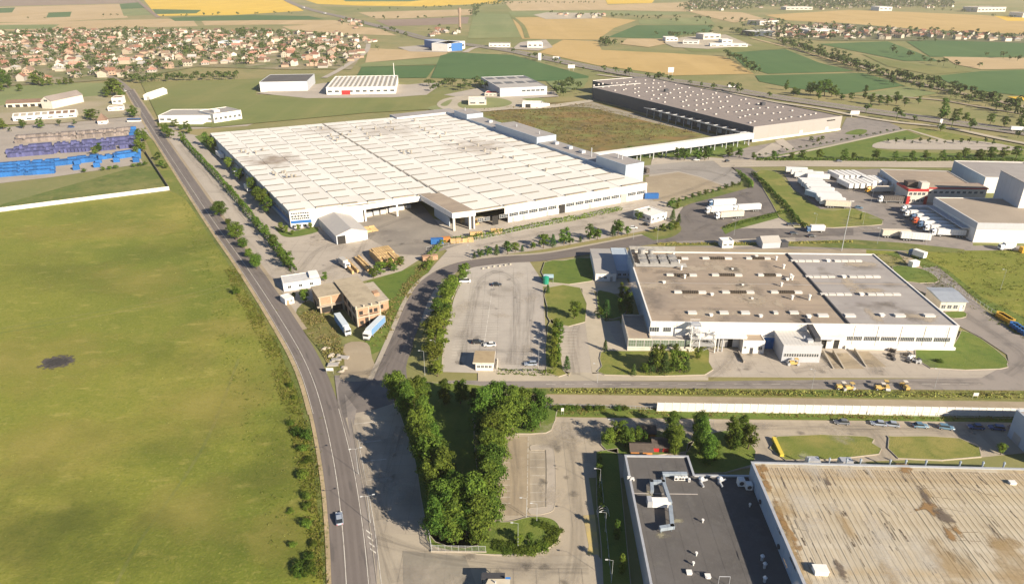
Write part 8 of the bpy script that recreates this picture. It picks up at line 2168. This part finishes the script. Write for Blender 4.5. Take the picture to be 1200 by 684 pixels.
lamp((434, 613), 8, 'double armed street lamp by the bus bay, next to the hatched marking', double=True, deg=195, z=.3, r=.045)
for px, h, l in (((629, 612), 5.6, 'lamp post at the far rim of the kerbed lawn'), ((607, 641), 7, 'lamp post in the middle of the kerbed lawn'), ((617, 607), 6, 'lamp post at the corner of the sandy parking bay'), ((702.5, 572), 6, 'lamp post at the corner of the shaded lawn'), ((709, 624), 6, 'lamp post halfway along the shaded lawn'), ((716.5, 681), 6, 'lamp post at the near end of the shaded lawn'), ((833, 517), 7, 'lamp post on the lawn between the big trees'), ((718, 513), 6, 'lamp post in the hut garden'), ((631, 432), 11, 'tall lamp post at the parked silver car'), ((498, 440), 9, 'lamp post by the booth entrance drive'), ((511, 424), 8, 'lamp post in the row of the access road trees'), ((552, 305), 7, 'lamp post at the road bend by the planted strip'), ((951, 456), 7, 'lamp post on the street near the yellow roller'), ((1095, 455), 7, 'lamp post on the street before the kerbed lawn'), ((700, 449), 7, 'lamp post on the street before the porch garden'), ((770, 284), 7, 'lamp post beside the road by the brown roofed factory'), ((860, 276), 8, 'lamp post below the parked lorries'), ((1028, 286), 8, 'lamp post at the cream printed trailer'), ((955, 266), 7, 'lamp post on the kerbed lawn near the delivery lorry'), ((1011, 264), 7, 'lamp post at the tip of the trailer yard lawn'), ((1020, 240), 8, 'lamp post on the trailer yard before the yellow lorry'), ((1085, 287), 8, 'lamp post before the docked lorries'), ((1172, 340), 9, 'lamp post in the rough field by the ring road'), ((742, 281), 7, 'lamp post at the bed of the flat gatehouse'), ((600, 272), 7, 'lamp post on the white factory hedge')):
 lamp(px, h, l, z=.15, r=.045)
def mast(px, top, label):
 h = top_height(px[0], px[1], top)
 T = thing('lighting_mast', label, 'mast', gp(*px), 0)
 b = MB(); b.tube((0, 0, 0), (0, 0, h), .22, .12, 8); b.obj('pole', M_POLE, T)
 b = MB(); b.box(-.9, -.1, h - .2, .9, .1, h - .05)
 b.obj('crossbar', M_POLE, T)
 for x in (-.7, 0, .7):
  c = MB(); c.box(x - .25, -.35, h - .04, x + .25, -.05, h + .35); c.obj('floodlight', M_FRAME, T)
mast((986, 294), 236, 'tall floodlight mast behind the brown roofed factory')
def billboard(px, w, h, clear, label, m=M_WHITEWALL, z=0, deg=0):
 T = thing('billboard', label, 'billboard', gp(*px), math.radians(deg))
 b = MB(); b.box(-w / 2, 0, clear, w / 2, .4, clear + h); b.obj('board', m, T)
 for x in (-w / 3, w / 3 - .4):
  c = MB(); c.box(x, .42, 0, x + .4, .82, clear + h * .8); c.obj('post', M_POLE, T)
billboard((632.5, 72), 4.5, 10, 1.5, 'tall white roadside sign at the highway exit'); billboard((669.5, 83), 9, 4.5, 3, 'wide pale hoarding by the green field')
billboard((785.5, 91), 7, 6, 6, 'tall white advertising board in front of the wheat field'); billboard((1001, 137.5), 8, 3.2, 2.4, 'white board at the slate warehouse corner')
billboard((1101, 151), 2, 4, 4, 'slim white sign on the highway verge'); billboard((439, 105), 4, 8, 1, 'narrow white pylon sign by the wide store') if False else None
T = thing('water_tower', 'slender pale lattice tower by the far highway hamlet', 'tower', gp(539, 34), 0)
b = MB(); b.tube((0, 0, 0), (0, 0, 34), 3, 2.2, 8); b.tube((0, 0, 34), (0, 0, 44), 3.6, 3.4, 10); b.obj('shaft', M_TILEPALE, T)
# road signs, panels and small things
def info_sign(px, label, w=1.4, m=M_FRAME):
 T = thing('sign', label, 'sign', gp(*px) + Vector((0, 0, .15)), 0)
 b = MB(); b.box(-w / 2, 0, 1.2, w / 2, .06, 2.3); b.obj('board', m, T)
 for x in (-w / 2 + .1, w / 2 - .15):
  c = MB(); c.box(x, .063, 0, x + .06, .12, 2.2); c.obj('post', M_POLE, T)
info_sign((387, 438.5), 'pale information board on the corner of the junction', 2.4)
info_sign((659, 486), 'small white board at the car park mouth', .8); info_sign((1142, 468), 'white square board on the weedy bank', 1.6)
info_sign((1160, 399), 'small white board on the ring road lawn', 1.0) if False else None
T = thing('bus_shelter', 'green and pale blue shelter at the entrance of the car park path', 'shelter', gp(637, 332) + Vector((0, 0, .15)), G1)
b = MB(); b.box(0, 0, 2.5, 4.2, 3.2, 2.75); b.obj('roof', surf('pale blue shelter roof', A(.42, .56, .60), rough=.5), T)
b = MB(); b.box(.1, 2.9, .1, 4.1, 3.0, 2.49); b.box(.1, .3, .1, .2, 2.89, 2.49); b.obj('glass_wall', M_GLASS, T)
b = MB(); b.tube((.9, -.4, 0), (.9, -.4, 2.9), 1.3, 1.3, 12); b.tube((.9, -.4, 2.9), (.9, -.4, 3.5), 1.4, .2, 12); b.obj('green_kiosk', surf('green kiosk', A(.02, .22, .14), rough=.4), T)
for x in (.15, 4.0):
 for y in (.15, 3.05):
  c = MB(); c.box(x - .05, y - .05, 0, x + .05, y + .05, 2.5); c.obj('post', M_POLE, T)
# big pale stones along the car park head
rk = MB(); r_ = random.Random(2)
for i in range(3):
 for j in range(6):
  rk.v.append((math.cos(j * 1.047) * (.5, .46, .2)[i] * r_.uniform(.8, 1.15), math.sin(j * 1.047) * (.5, .46, .2)[i] * r_.uniform(.8, 1.15), (0, .35, .6)[i]))
for i in range(2):
 for j in range(6): rk.f.append((i * 6 + j, i * 6 + (j + 1) % 6, i * 6 + 6 + (j + 1) % 6, i * 6 + 6 + j)); rk.m.append(0)
rk.f.append(tuple(range(12, 18))); rk.m.append(0)
rkm = rk.mesh('boulder', M_KERB)
for i, (x, y) in enumerate(((566, 315.5), (572, 314.5), (579, 313), (585.5, 312.5), (592, 311.5), (598, 310.5))):
 p = gp(x, y); props(mk('boulder', rkm, None, (p.x, p.y, .18), x, (1.3, 1.1, 1.1)), '%s pale boulder from the round bright tree in the line at the car park head' % nth(i), 'boulder', 'boulders at the car park head')
# stack of yellow barriers
a, ang, L_ = frame_by((916, 536), (906, 515))
T = thing('barrier_stack', 'slanting yellow plastic barrier stack at the corner of the first kerbed lawn', 'barrier', (a.x, a.y, .2), ang)
q = MB(); q.box(0, -.5, 0, L_ / 6 - .08, .5, .95); qm = q.mesh('barrier', surf('bright yellow plastic', A(.60, .48, .07), rough=.5))
for i in range(6): mk('barrier', qm, T, (i * L_ / 6, 0, 0))
# yellow works machines on the street
M_DUSTYEL = surf('dusty yellow', A(.52, .36, .12), [(1, A(.40, .30, .15), .5, .7, .6)])
def machine(px, deg, kind, label):
 T = thing('road_machine', label, 'machine', gp(*px) + Vector((0, 0, .19)), math.radians(deg)); T.scale = (.8, .8, .9)
 b = MB(); b.wedge([(-.8, .6), (.8, .6), (.8, 1.5), (.6, 1.7), (-.6, 1.7), (-.8, 1.5)], -1.6, .4); b.obj('engine_cover', M_DUSTYEL, T)
 b = MB(); b.box(.41, -.75, .6, 1.9, .75, 1.25); b.obj('frame', M_DUSTYEL, T)
 if kind == 'roller':
  for x in (-1.9, 2.0):
   d = MB(); d.tube((x, -.85, .62), (x, .85, .62), .62, .62, 14); d.obj('drum', M_METAL, T)
 else:
  for x in (-1.1, 1.4):
   for y in (-.85, .85): wheel(T, x, y, .55, _wt)
 for x in (.5, 1.7):
  for y in (-.65, .65):
   c = MB(); c.box(x - .05, y - .05, 1.25, x + .05, y + .05, 2.6); c.obj('cab_post', M_DARKMETAL, T)
 c = MB(); c.box(.35, -.8, 2.603, 1.9, .8, 2.7); c.obj('cab_roof', M_CREAM if kind != 'roller' else M_DUSTYEL, T)
 c = MB(); c.box(.7, -.3, 1.253, 1.2, .3, 1.7); c.obj('seat', M_DARKMETAL, T)
 if kind == 'loader':
  c = MB(); c.wedge([(-.95, .2), (.95, .2), (.95, 1.1), (-.95, 1.1)], 2.6, 3.2); c.obj('bucket', M_DUSTYEL, T)
  c = MB(); c.box(1.8, -.6, .9, 2.7, -.4, 1.1); c.box(1.8, .4, .9, 2.7, .6, 1.1); c.obj('arm', M_DUSTYEL, T)
machine((984, 456), 5, 'loader', 'yellow loader at the roadside bank before the dock ramps')
machine((994, 457), 10, 'roller', 'yellow roller beside the loader on the street')
machine((1030, 457), -5, 'loader', 'pale yellow loader before the scrap machines')
machine((1038, 456), 80, 'roller', 'upright roller between the pale loader and last machine')
machine((1061, 456.5), 90, 'loader', 'last yellow machine at the street bank')
machine((930 - 1, 432 - 4), 0, 'roller', 'small yellow cart in front of the grey workshop')
# scrap machines on the concrete pad
ra = random.Random(6)
for i in range(13):
 px = (1042 + ra.uniform(0, 36), 412 + ra.uniform(0, 15))
 T = thing('scrap_machine', 'rusty discarded machine on the concrete pad before the long window front', 'scrap', gp(*px) + Vector((0, 0, .17)), ra.uniform(0, 6), 'scrap machines on the pad')
 b = MB(); w = ra.uniform(.6, 1.1); b.box(-w, -.5, 0, w, .5, ra.uniform(.5, 1.2)); b.obj('housing', ra.choice((M_METAL, M_DARKMETAL, M_TRUCKWHITE, M_GREYTR)), T)
 b = MB(); b.tube((-w, 0, .6), (w * 1.3, .3, 1.6), .1, .1, 6); b.tube((0, -.7, .3), (0, .7, .3), .3, .3, 10); b.obj('roller_arm', M_DARKMETAL, T)
for px in ((1100, 425), (1102, 425.5), (1098, 424.5)):
 bush(px, 1.5, 1.8, 'bush', 'dark shrub on the kerbed lawn before the factory corner', 'dark shrubs of the corner lawn')
# climbing frame or garden arch on the shaded lawn
T = thing('garden_arch', 'white tubular arch on the shaded lawn', 'arch', gp(707, 606) + Vector((0, 0, .15)), 0)
for k in range(3):
 b = MB(); pts = [Vector((math.cos(math.pi * i / 8) * 1.5, k * .8, math.sin(math.pi * i / 8) * 2.2)) for i in range(9)]
 for p, q in zip(pts, pts[1:]): b.tube(p, q, .05, .05, 5)
 b.obj('hoop', M_FRAME, T)
# ---- painted bays
def bays(p0, p1, n, length, deg, z, w=.12, m=M_PAINT):
 a, b = gp(*p0), gp(*p1); mb = MB()
 d = Vector((math.cos(math.radians(deg)), math.sin(math.radians(deg)), 0)); nn = Vector((-d.y, d.x, 0)) * w / 2
 for i in range(n):
  s = a.lerp(b, i / (n - 1)); e = s + d * length
  mb.quad(*[(v.x, v.y, z) for v in (s - nn, e - nn, e + nn, s + nn)])
 me = mb.mesh('parking_marking', m); me.update()
 if me.polygons[0].normal.z < 0: me.flip_normals()
 props(mk('parking_marking', me), kind='structure')
bays((527, 424), (547, 330), 33, 4.8, 2, .215)
bays((567, 404), (578, 334), 27, 4.6, 2, .215); bays((567, 404), (578, 334), 27, 4.6, 182, .219)
a = gp(567, 406); b = gp(578, 332)
dashes('parking_marking', [a, b], 0, .18, 400, 0, .222, M_PAINT, 1)
bays((654, 424), (660, 384), 12, 5.5, 0, .215)
bays((578, 590), (579, 530), 10, 4.2, 0, .225); bays((621, 588), (621, 530), 7, 3.9, 0, .225)
pts = smooth(gps([(623, 522), (642, 522), (650, 532), (651, 590), (640, 602), (622, 603), (620, 596), (638, 594), (640, 588), (640, 533), (636, 528), (622, 528)]), 3)
k = MB(); inn = inset(pts, .15); k.ring([(p.x, p.y) for p in pts], inn, 0, .28); props(k.obj('kerb', M_KERB), kind='structure')
sheet('median_bed', inn, .24, M_CONCRETE)
sheet('road_marking', gps([(683, 604), (697, 603), (701, 640), (705, 690), (688, 690), (684, 668), (690, 640)]), .19, M_YELLOWPAINT)
sheet('road_marking', gps([(652, 684), (690, 677), (706, 684), (706, 690), (650, 690)]), .195, M_YELLOWPAINT)
dashes('road_marking', gps([(619, 512), (617.5, 604)]), 0, .12, 2.0, .6, .225, M_PAINT, 1)
dashes('road_marking', gps([(640, 450.5), (1150, 450)]), 0, .12, 3, 3, .2, M_PAINT, 1)
dashes('road_marking', gps([(636, 338), (640, 432)]), 0, .25, 300, 0, .214, M_KERB, 1)
# joints between the slabs of the big car parks
def slab_joints(name, px, sx, sy, z, m, w=.06, clip=None):
 P = gps(px); x0, x1 = min(p.x for p in P), max(p.x for p in P); y0, y1 = min(p.y for p in P), max(p.y for p in P)
 def inside(x, y):
  c = False
  for i in range(len(P)):
   a, b = P[i - 1], P[i]
   if (a.y > y) != (b.y > y) and x < (b.x - a.x) * (y - a.y) / (b.y - a.y) + a.x: c = not c
  return c
 mb = MB()
 x = x0
 while x < x1:
  y = y0
  while y < y1:
   if inside(x, y + sy / 2) and inside(x, y) and inside(x, y + sy): mb.quad((x, y, z), (x + w, y, z), (x + w, y + sy, z), (x, y + sy, z))
   if inside(x + sx / 2, y) and inside(x, y) and inside(x + sx, y): mb.quad((x, y, z + .004), (x + sx, y, z + .004), (x + sx, y + w, z + .004), (x, y + w, z + .004))
   y += sy
  x += sx
 if mb.f: props(mb.obj(name, m), kind='structure')
M_JOINT = surf('dark slab joint', A(.20, .18, .155))
slab_joints('slab_joint', [(518, 434), (532, 350), (548, 318), (620, 309), (636, 335), (641, 438)], 6, 6, .205, M_JOINT)
slab_joints('slab_joint', [(655, 495), (880, 496), (1180, 500), (1180, 520), (800, 545), (690, 545), (695, 640), (640, 600), (655, 520)], 6, 6, .18, M_JOINT, .05)
slab_joints('slab_joint', [(450, 632), (545, 650), (690, 655), (725, 690), (730, 760), (450, 760)], 5, 5, .262, M_JOINT, .05)
slab_joints('slab_joint', [(418, 500), (440, 484), (470, 475), (500, 530), (540, 645), (450, 645)], 5, 5, .225, M_JOINT, .05)
slab_joints('slab_joint', [(250, 240), (300, 315), (345, 365), (400, 340), (440, 320), (520, 290), (500, 280), (420, 262), (360, 275), (330, 275)], 8, 8, .135, M_JOINT, .08)
slab_joints('slab_joint', [(812, 410), (1040, 410), (1070, 436), (1176, 436), (1176, 440), (840, 440)], 6, 6, .172, M_JOINT, .06)
# clutter round the brick ruin
ra = random.Random(8)
RUB = [rkm]
for i in range(16):
 p = gp(*ra.choice(((392 + ra.uniform(-14, 8), 416 + ra.uniform(-8, 12)), (404 + ra.uniform(-6, 6), 436 + ra.uniform(-6, 4)), (432 + ra.uniform(-4, 10), 372 + ra.uniform(-6, 8)))))
 k = ra.uniform(.8, 2.4)
 props(mk('rubble_heap', rkm, None, (p.x, p.y, .18), ra.uniform(0, 6), (k * 1.6, k, k * .6)), 'pale rubble heap on the weedy ground before the brick ruin', 'rubble', 'rubble heaps at the ruin')
for i, (x, y, d) in enumerate(((388, 425, 20), (396, 421, -10), (384, 430, 5))):
 T = thing('roof_sheet_pile', ('long', 'middle', 'lowest')[i] + ' pile of grey sheets on the weedy plot before the brick ruin', 'pile', gp(x, y) + Vector((0, 0, .2)), math.radians(d))
 for j in range(4):
  b = MB(); b.box(ra.uniform(-.3, .3), ra.uniform(-.3, .3), j * .16, 3.5, 1.7, j * .16 + .12); b.obj('sheet', M_SHEETGREY, T)
ra = random.Random(19)
for i, (x, y) in enumerate(((432, 254), (441, 252), (449, 250.5), (456, 249), (463, 247.5), (470, 246), (478, 244))):
 T = thing('goods_crate', '%s pale crate from the grey shed standing in the open loading dock' % nth(i), 'crate', gp(x, y) + Vector((0, 0, .17)), G2 + ra.uniform(-.2, .2), 'crates in the loading dock')
 w = ra.uniform(1.2, 2.2); b = MB(); b.box(-w, -1, .15, w, 1, ra.uniform(1.8, 2.8)); b.obj('box', ra.choice((M_TRUCKWHITE, M_FRAME, M_METAL)), T); b = MB(); b.box(-w, -1, 0, w, -.7, .15); b.box(-w, .7, 0, w, 1, .15); b.obj('skid', M_TIMBER, T)
# ================================================================== THE VILLAGES AND THE FAR PLAIN
RV = random.Random(404)
def house_proto(w, d, he, hr, mw, mr, hip, extra):
 T = thing('house', 'x x x x', 'house')
 if hip:
  b = MB(); b.box(0, 0, 0, w, d, he); b.obj('wall', mw, T)
  k = min(w, d) / 2
  r = MB(); e = .5
  r.v = [(-e, -e, he), (w + e, -e, he), (w + e, d + e, he), (-e, d + e, he)] + ([(k, d / 2, hr), (w - k, d / 2, hr)] if w >= d else [(w / 2, k, hr), (w / 2, d - k, hr)])
  r.f = [(0, 1, 5, 4), (1, 2, 5), (2, 3, 4, 5), (3, 0, 4), (3, 2, 1, 0)] if w >= d else [(0, 1, 4), (1, 2, 5, 4), (2, 3, 5), (3, 0, 4, 5), (3, 2, 1, 0)]
  r.m = [0] * 5
  r.obj('roof', mr, T)
 else:
  gable(T, 0, 0, w, d, he, hr, mw, mr, .5, 'x' if w > d else 'y')
 n = 3
 wn = MB()
 for i in range(n):
  wn.box(w * (i + .3) / n, -.06, 1.2, w * (i + .7) / n, -.003, 2.6)
  if he > 5: wn.box(w * (i + .3) / n, -.06, 4.2, w * (i + .7) / n, -.003, 5.5)
 props(wn.obj('windows', M_GLASS, T), kind='stuff')
 c = MB(); c.box(w * .3, d * .6, he, w * .3 + .9, d * .6 + .9, hr + .9); c.obj('chimney', M_BRICK, T)
 if extra:
  b = MB(); b.box(w + .01, d * .3, 0, w + 4.5, d * .9, 2.6); b.box(w + .01, d * .3 - .2, 2.603, w + 4.7, d * .9 + .2, 2.8); b.obj('lean_to', mw, T)
 return T
HP = []
walls = [surf('old cream render', A(.33, .275, .205), tint=.2), surf('greyed white render', A(.42, .385, .335), tint=.2), surf('peach render', A(.40, .28, .20), [(.3, A(.34, .25, .18), .5, .7, .6)]), M_RAWCONC]
roofs = [('red', M_TILE), ('brown', M_TILEBROWN), ('faded', M_TILEPALE), ('grey', M_SHEETGREY), ('pink tinted', surf('pink roof tiles', A(.42, .22, .16), [(.4, A(.34, .18, .13), .45, .65, .7)], tint=.2))]
specs = []
for i in range(12):
 rn, rm = roofs[i % 5] if i < 10 else roofs[i % 2]
 w, d = RV.uniform(9, 14), RV.uniform(8, 11)
 he = RV.choice((3.2, 3.4, 5.8, 6.0)); hr = he + RV.uniform(2.2, 3.4)
 HP.append((house_proto(w, d, he, hr, walls[i % 4], rm, i % 3 == 0, i % 2 == 0), rn, ['cream', 'white', 'peach', 'bare concrete'][i % 4], 'two storey' if he > 5 else 'single storey'))
used = [False] * 12
def point_in(P, x, y):
 c = False
 for i in range(len(P)):
  a, b = P[i - 1], P[i]
  if (a[1] > y) != (b[1] > y) and x < (b[0] - a[0]) * (y - a[1]) / (b[1] - a[1]) + a[0]: c = not c
 return c
def house(p, rz, where, z=.66):
 i = RV.randrange(12); T, rn, wn, st = HP[i]
 lab = '%s %s house with a %s roof %s' % (st, wn, rn, where); grp = '%s houses %s' % (rn + ' roofed', where)
 if not used[i]:
  used[i] = True; o = T; o.location = (p[0], p[1], z); o.rotation_euler = (0, 0, rz); o['label'] = lab; o['group'] = grp
  return o
 return copy_tree(T, Vector((p[0], p[1], z)), rz, lab, grp)
VILLAGE = [(-20, 42), (60, 36), (200, 37), (300, 38), (400, 42), (432, 50), (425, 62), (408, 80), (330, 80), (230, 77), (165, 88), (130, 94), (95, 93), (-20, 100)]
VW = [tuple(gp(x, y)[:2]) for x, y in VILLAGE]
street = math.radians(12)
ca, sa = math.cos(street), math.sin(street)
pts = []
def grid_fill(poly, sx, sy, jit):
 out = []
 xs = [p[0] for p in poly]; ys = [p[1] for p in poly]
 cx, cy = (min(xs) + max(xs)) / 2, (min(ys) + max(ys)) / 2
 R_ = max(max(xs) - min(xs), max(ys) - min(ys)) * .75
 u = -R_
 while u < R_:
  v = -R_
  while v < R_:
   a, b = u + RV.uniform(-jit, jit) * sx, v + RV.uniform(-jit, jit) * sy
   x, y = cx + a * ca - b * sa, cy + a * sa + b * ca
   if point_in(poly, x, y): out.append((x, y))
   v += sy
  u += sx
 return out
cand = grid_fill(VW, 34, 34, .42)
RV.shuffle(cand)
cand.sort(key=lambda p: p[1] * RV.uniform(.8, 1.25))
near = cand[:220]
for p in near:
 house(p, street + RV.choice((0, math.pi / 2, math.pi, -math.pi / 2)) + RV.uniform(-.15, .15), 'in the village')
HAM = [[(880, 40), (900, 34), (980, 30), (1000, 34), (1090, 38), (1200, 44), (1200, 50), (1100, 46), (1000, 47), (940, 46)], [(725, 22), (700, 17), (640, 16), (660, 20), (705, 24)], [(395, 26), (420, 24), (440, 32), (425, 35), (400, 32)], [(500, 34), (540, 34), (540, 42), (505, 44)]]
names_ = ['in the hamlet beyond the green field', 'in the farmstead line on the stubble', 'in the hamlet by the highway', 'in the cluster under the pale tower']
hk = 0
for poly, nm, cnt in zip(HAM, names_, (46, 10, 8, 9)):
 Wp = [tuple(gp(x, y)[:2]) for x, y in poly]
 c = grid_fill(Wp, 36, 36, .4) or [Wp[0]]
 RV.shuffle(c)
 for p in c[:cnt]: house(p, RV.uniform(0, 6.28), nm)
for i in range(12):
 if not used[i]:
  for ch in list(HP[i][0].children): bpy.data.objects.remove(ch)
  bpy.data.objects.remove(HP[i][0])
# the rest of the houses: small far boxes with roofs, past counting
def far_houses(name, spots, smin, smax, mats):
 mb = MB()
 for x, y in spots:
  w, d = RV.uniform(smin, smax), RV.uniform(smin * .7, smax * .8); h = RV.choice((3.2, 3.5, 6)); a = RV.uniform(0, 3.14)
  c_, s_ = math.cos(a), math.sin(a)
  Q = lambda u, v, z: (x + u * c_ - v * s_, y + u * s_ + v * c_, z)
  n = len(mb.v); hr = h + RV.uniform(2, 3.4)
  mb.v += [Q(-w / 2, -d / 2, .6), Q(w / 2, -d / 2, .6), Q(w / 2, d / 2, .6), Q(-w / 2, d / 2, .6), Q(-w / 2, -d / 2, h), Q(w / 2, -d / 2, h), Q(w / 2, d / 2, h), Q(-w / 2, d / 2, h), Q(-w / 2, 0, hr), Q(w / 2, 0, hr)]
  wm, rm = RV.choice((0, 0, 1)), RV.choice((2, 2, 3, 4, 4))
  for f, m in (((0, 1, 5, 4), wm), ((2, 3, 7, 6), wm), ((1, 2, 6, 9, 5), wm), ((3, 0, 4, 8, 7), wm), ((4, 5, 9, 8), rm), ((6, 7, 8, 9), rm)):
   mb.f.append(tuple(n + i for i in f)); mb.m.append(m)
 return props(mb.obj(name, mats), kind='stuff')
HM = [M_RAWCONC, M_CREAM, M_TILE, M_TILEPALE, M_TILEBROWN]
rest = cand[220:] + [(p[0] + RV.uniform(-15, 15), p[1] + RV.uniform(10, 18)) for p in cand[::3]]
SUB = [[(800, 14), (815, 2), (900, -4), (1060, -3), (1120, 4), (1118, 10), (1040, 10), (960, 12), (900, 8), (880, 12)], [(880, 30), (912, 24), (920, 30), (900, 36)]]
for poly in SUB:
 rest += grid_fill([tuple(gp(x, y)[:2]) for x, y in poly], 60, 80, .45)
rest += grid_fill([tuple(gp(x, y)[:2]) for x, y in HAM[0]], 30, 30, .45)
far_houses('distant_houses', rest, 8, 14, HM)
# trees among the houses: the larger ones singly, the rest as one mass of crowns
vt = grid_fill(VW, 42, 42, .48)
RV.shuffle(vt)
vt.sort(key=lambda p: p[1] * RV.uniform(.8, 1.3))
MASS = MB()
def crown_mass(spots, hmin, hmax, leaves, seed, leafk=.13):
 r = random.Random(seed); mb = MASS
 for x, y in spots:
  h = r.uniform(hmin, hmax);
  lob = [(Vector((r.uniform(-.25, .25) * h, r.uniform(-.25, .25) * h, h * r.uniform(.4, .75))), h * r.uniform(.2, .34)) for _ in range(4)]
  for i in range(leaves):
   c, R_ = r.choice(lob)
   d = rand_dir(r)
   if d.z < -.2: d.z = -d.z
   p = Vector((x, y, 0)) + c + d * R_ * r.uniform(.7, 1.1)
   leaf_card(mb, p, (d + rand_dir(r) * .5 + Vector((0, 0, .3))).normalized(), h * leafk * r.uniform(.7, 1.3), r)
  mb.tube((x, y, .3), (x, y, h * .5), h * .03, h * .015, 4)
spots = vt + [(p[0] + RV.uniform(-14, 14), p[1] + RV.uniform(-14, 14)) for p in vt]
spots += [(p[0] + RV.uniform(-12, 12), p[1] + RV.uniform(-12, 12)) for p in spots[::2]] + [(p[0], p[1] - 11) for p in cand[::2]]
for i in range(26):
 q = RV.choice(cand); spots += [(q[0] + RV.gauss(0, 22), q[1] + RV.gauss(0, 22)) for _ in range(14)]
crown_mass(spots, 6, 12, 26, 5, .15)
sp2 = []
for poly, s in zip(SUB + HAM, (26, 30, 30, 60, 60, 50)):
 sp2 += grid_fill([tuple(gp(x, y)[:2]) for x, y in poly], s * .95, s * 1.1, .5)
crown_mass(sp2, 8, 15, 16, 6, leafk=.2)
# hedgerows between the fields
def line_spots(px, step, jit):
 P = gps(px); out = []
 for a, b in zip(P, P[1:]):
  L_ = (b - a).length; n = max(1, int(L_ / step))
  for i in range(n):
   p = a.lerp(b, (i + RV.random()) / n); out.append((p.x + RV.gauss(0, jit), p.y + RV.gauss(0, jit)))
 return out
hs = []
for px, st, j in (([(180, 20.5), (300, 17.5), (355, 17)], 34, 5), ([(20, 23), (60, 22)], 60, 4), ([(45, 23), (100, 22)], 60, 4), ([(120, 20), (140, 19)], 16, 6), ([(400, 13), (560, 9)], 60, 10), ([(484, 10.5), (556, 8)], 22, 8), ([(430, 23), (475, 22)], 18, 5), ([(482, 23), (498, 22.5)], 16, 5), ([(512, 23), (520, 23)], 14, 5), ([(553, 20), (562, 8), (600, 5), (640, 4), (700, 4)], 20, 8), ([(640, 5), (700, 4)], 24, 6), ([(555, 8), (590, 3), (600, -3)], 12, 14),
                  ([(740, 22), (836, 29)], 30, 12), ([(710, 20), (800, 22), (880, 26), (900, 34)], 14, 18), ([(800, 10), (818, 0)], 14, 16), ([(770, 41), (800, 43)], 12, 8), ([(836, 36), (862, 38), (880, 44)], 10, 8), ([(880, 44), (915, 44), (1000, 48)], 10, 8), ([(705, 48), (712, 55), (726, 52)], 8, 5), ([(850, 66), (872, 74), (884, 87)], 8, 4), ([(782, 46), (830, 40)], 10, 7), ([(862, 38), (900, 43)], 9, 7),
                  ([(915, 50), (1010, 82), (1040, 90), (1090, 100), (1200, 130)], 4, 5), ([(926, 47), (1020, 78)], 20, 4), ([(1040, 60), (1110, 80), (1160, 80)], 22, 3), ([(1065, 48), (1095, 50)], 14, 3), ([(1150, 66), (1200, 73)], 16, 3),
                  ([(700, 84), (760, 94), (830, 104), (900, 116)], 16, 3), ([(600, 64), (690, 84)], 26, 2.5), ([(1000, 133), (1100, 148), (1200, 163)], 20, 2), ([(440, 33), (480, 44)], 20, 6), ([(0, 100), (-30, 104)], 9, 6), ([(1130, 15), (1145, 12), (1160, 10)], 14, 18), ([(1160, 20), (1200, 22)], 22, 8), ([(1085, 13), (1120, 14)], 22, 8)):
 hs += line_spots(px, st, j)
crown_mass(hs, 6, 12, 26, 8, leafk=.19)
crown_mass(FARSPOTS, 6, 11, 60, 9, leafk=.13)
crown_mass(SMALLSPOTS, 2.4, 3.2, 40, 10, leafk=.15)
props(MASS.obj('distant_trees', M_FARLEAF), kind='stuff')
# thin roadside mast poles along the highway
for px, h in ((845, 104), (925, 112), (1155, 150)): pass
# the air: one even, closed box of thin haze
hb = MB(); hb.box(-9000, -900, -1.5, 9000, 13500, 128)
hz = hb.obj('haze', None)
hm_ = bpy.data.materials.new('haze'); hm_.use_nodes = True
n_ = hm_.node_tree.nodes; n_.remove(n_['Principled BSDF'])
pv = n_.new('ShaderNodeVolumePrincipled'); pv.inputs['Color'].default_value = (.95, .90, .82, 1); pv.inputs['Density'].default_value = HAZE; pv.inputs['Anisotropy'].default_value = 0.2
hm_.node_tree.links.new(pv.outputs[0], n_['Material Output'].inputs['Volume'])
hz.data.materials.clear(); hz.data.materials.append(hm_)
props(hz, kind='stuff')
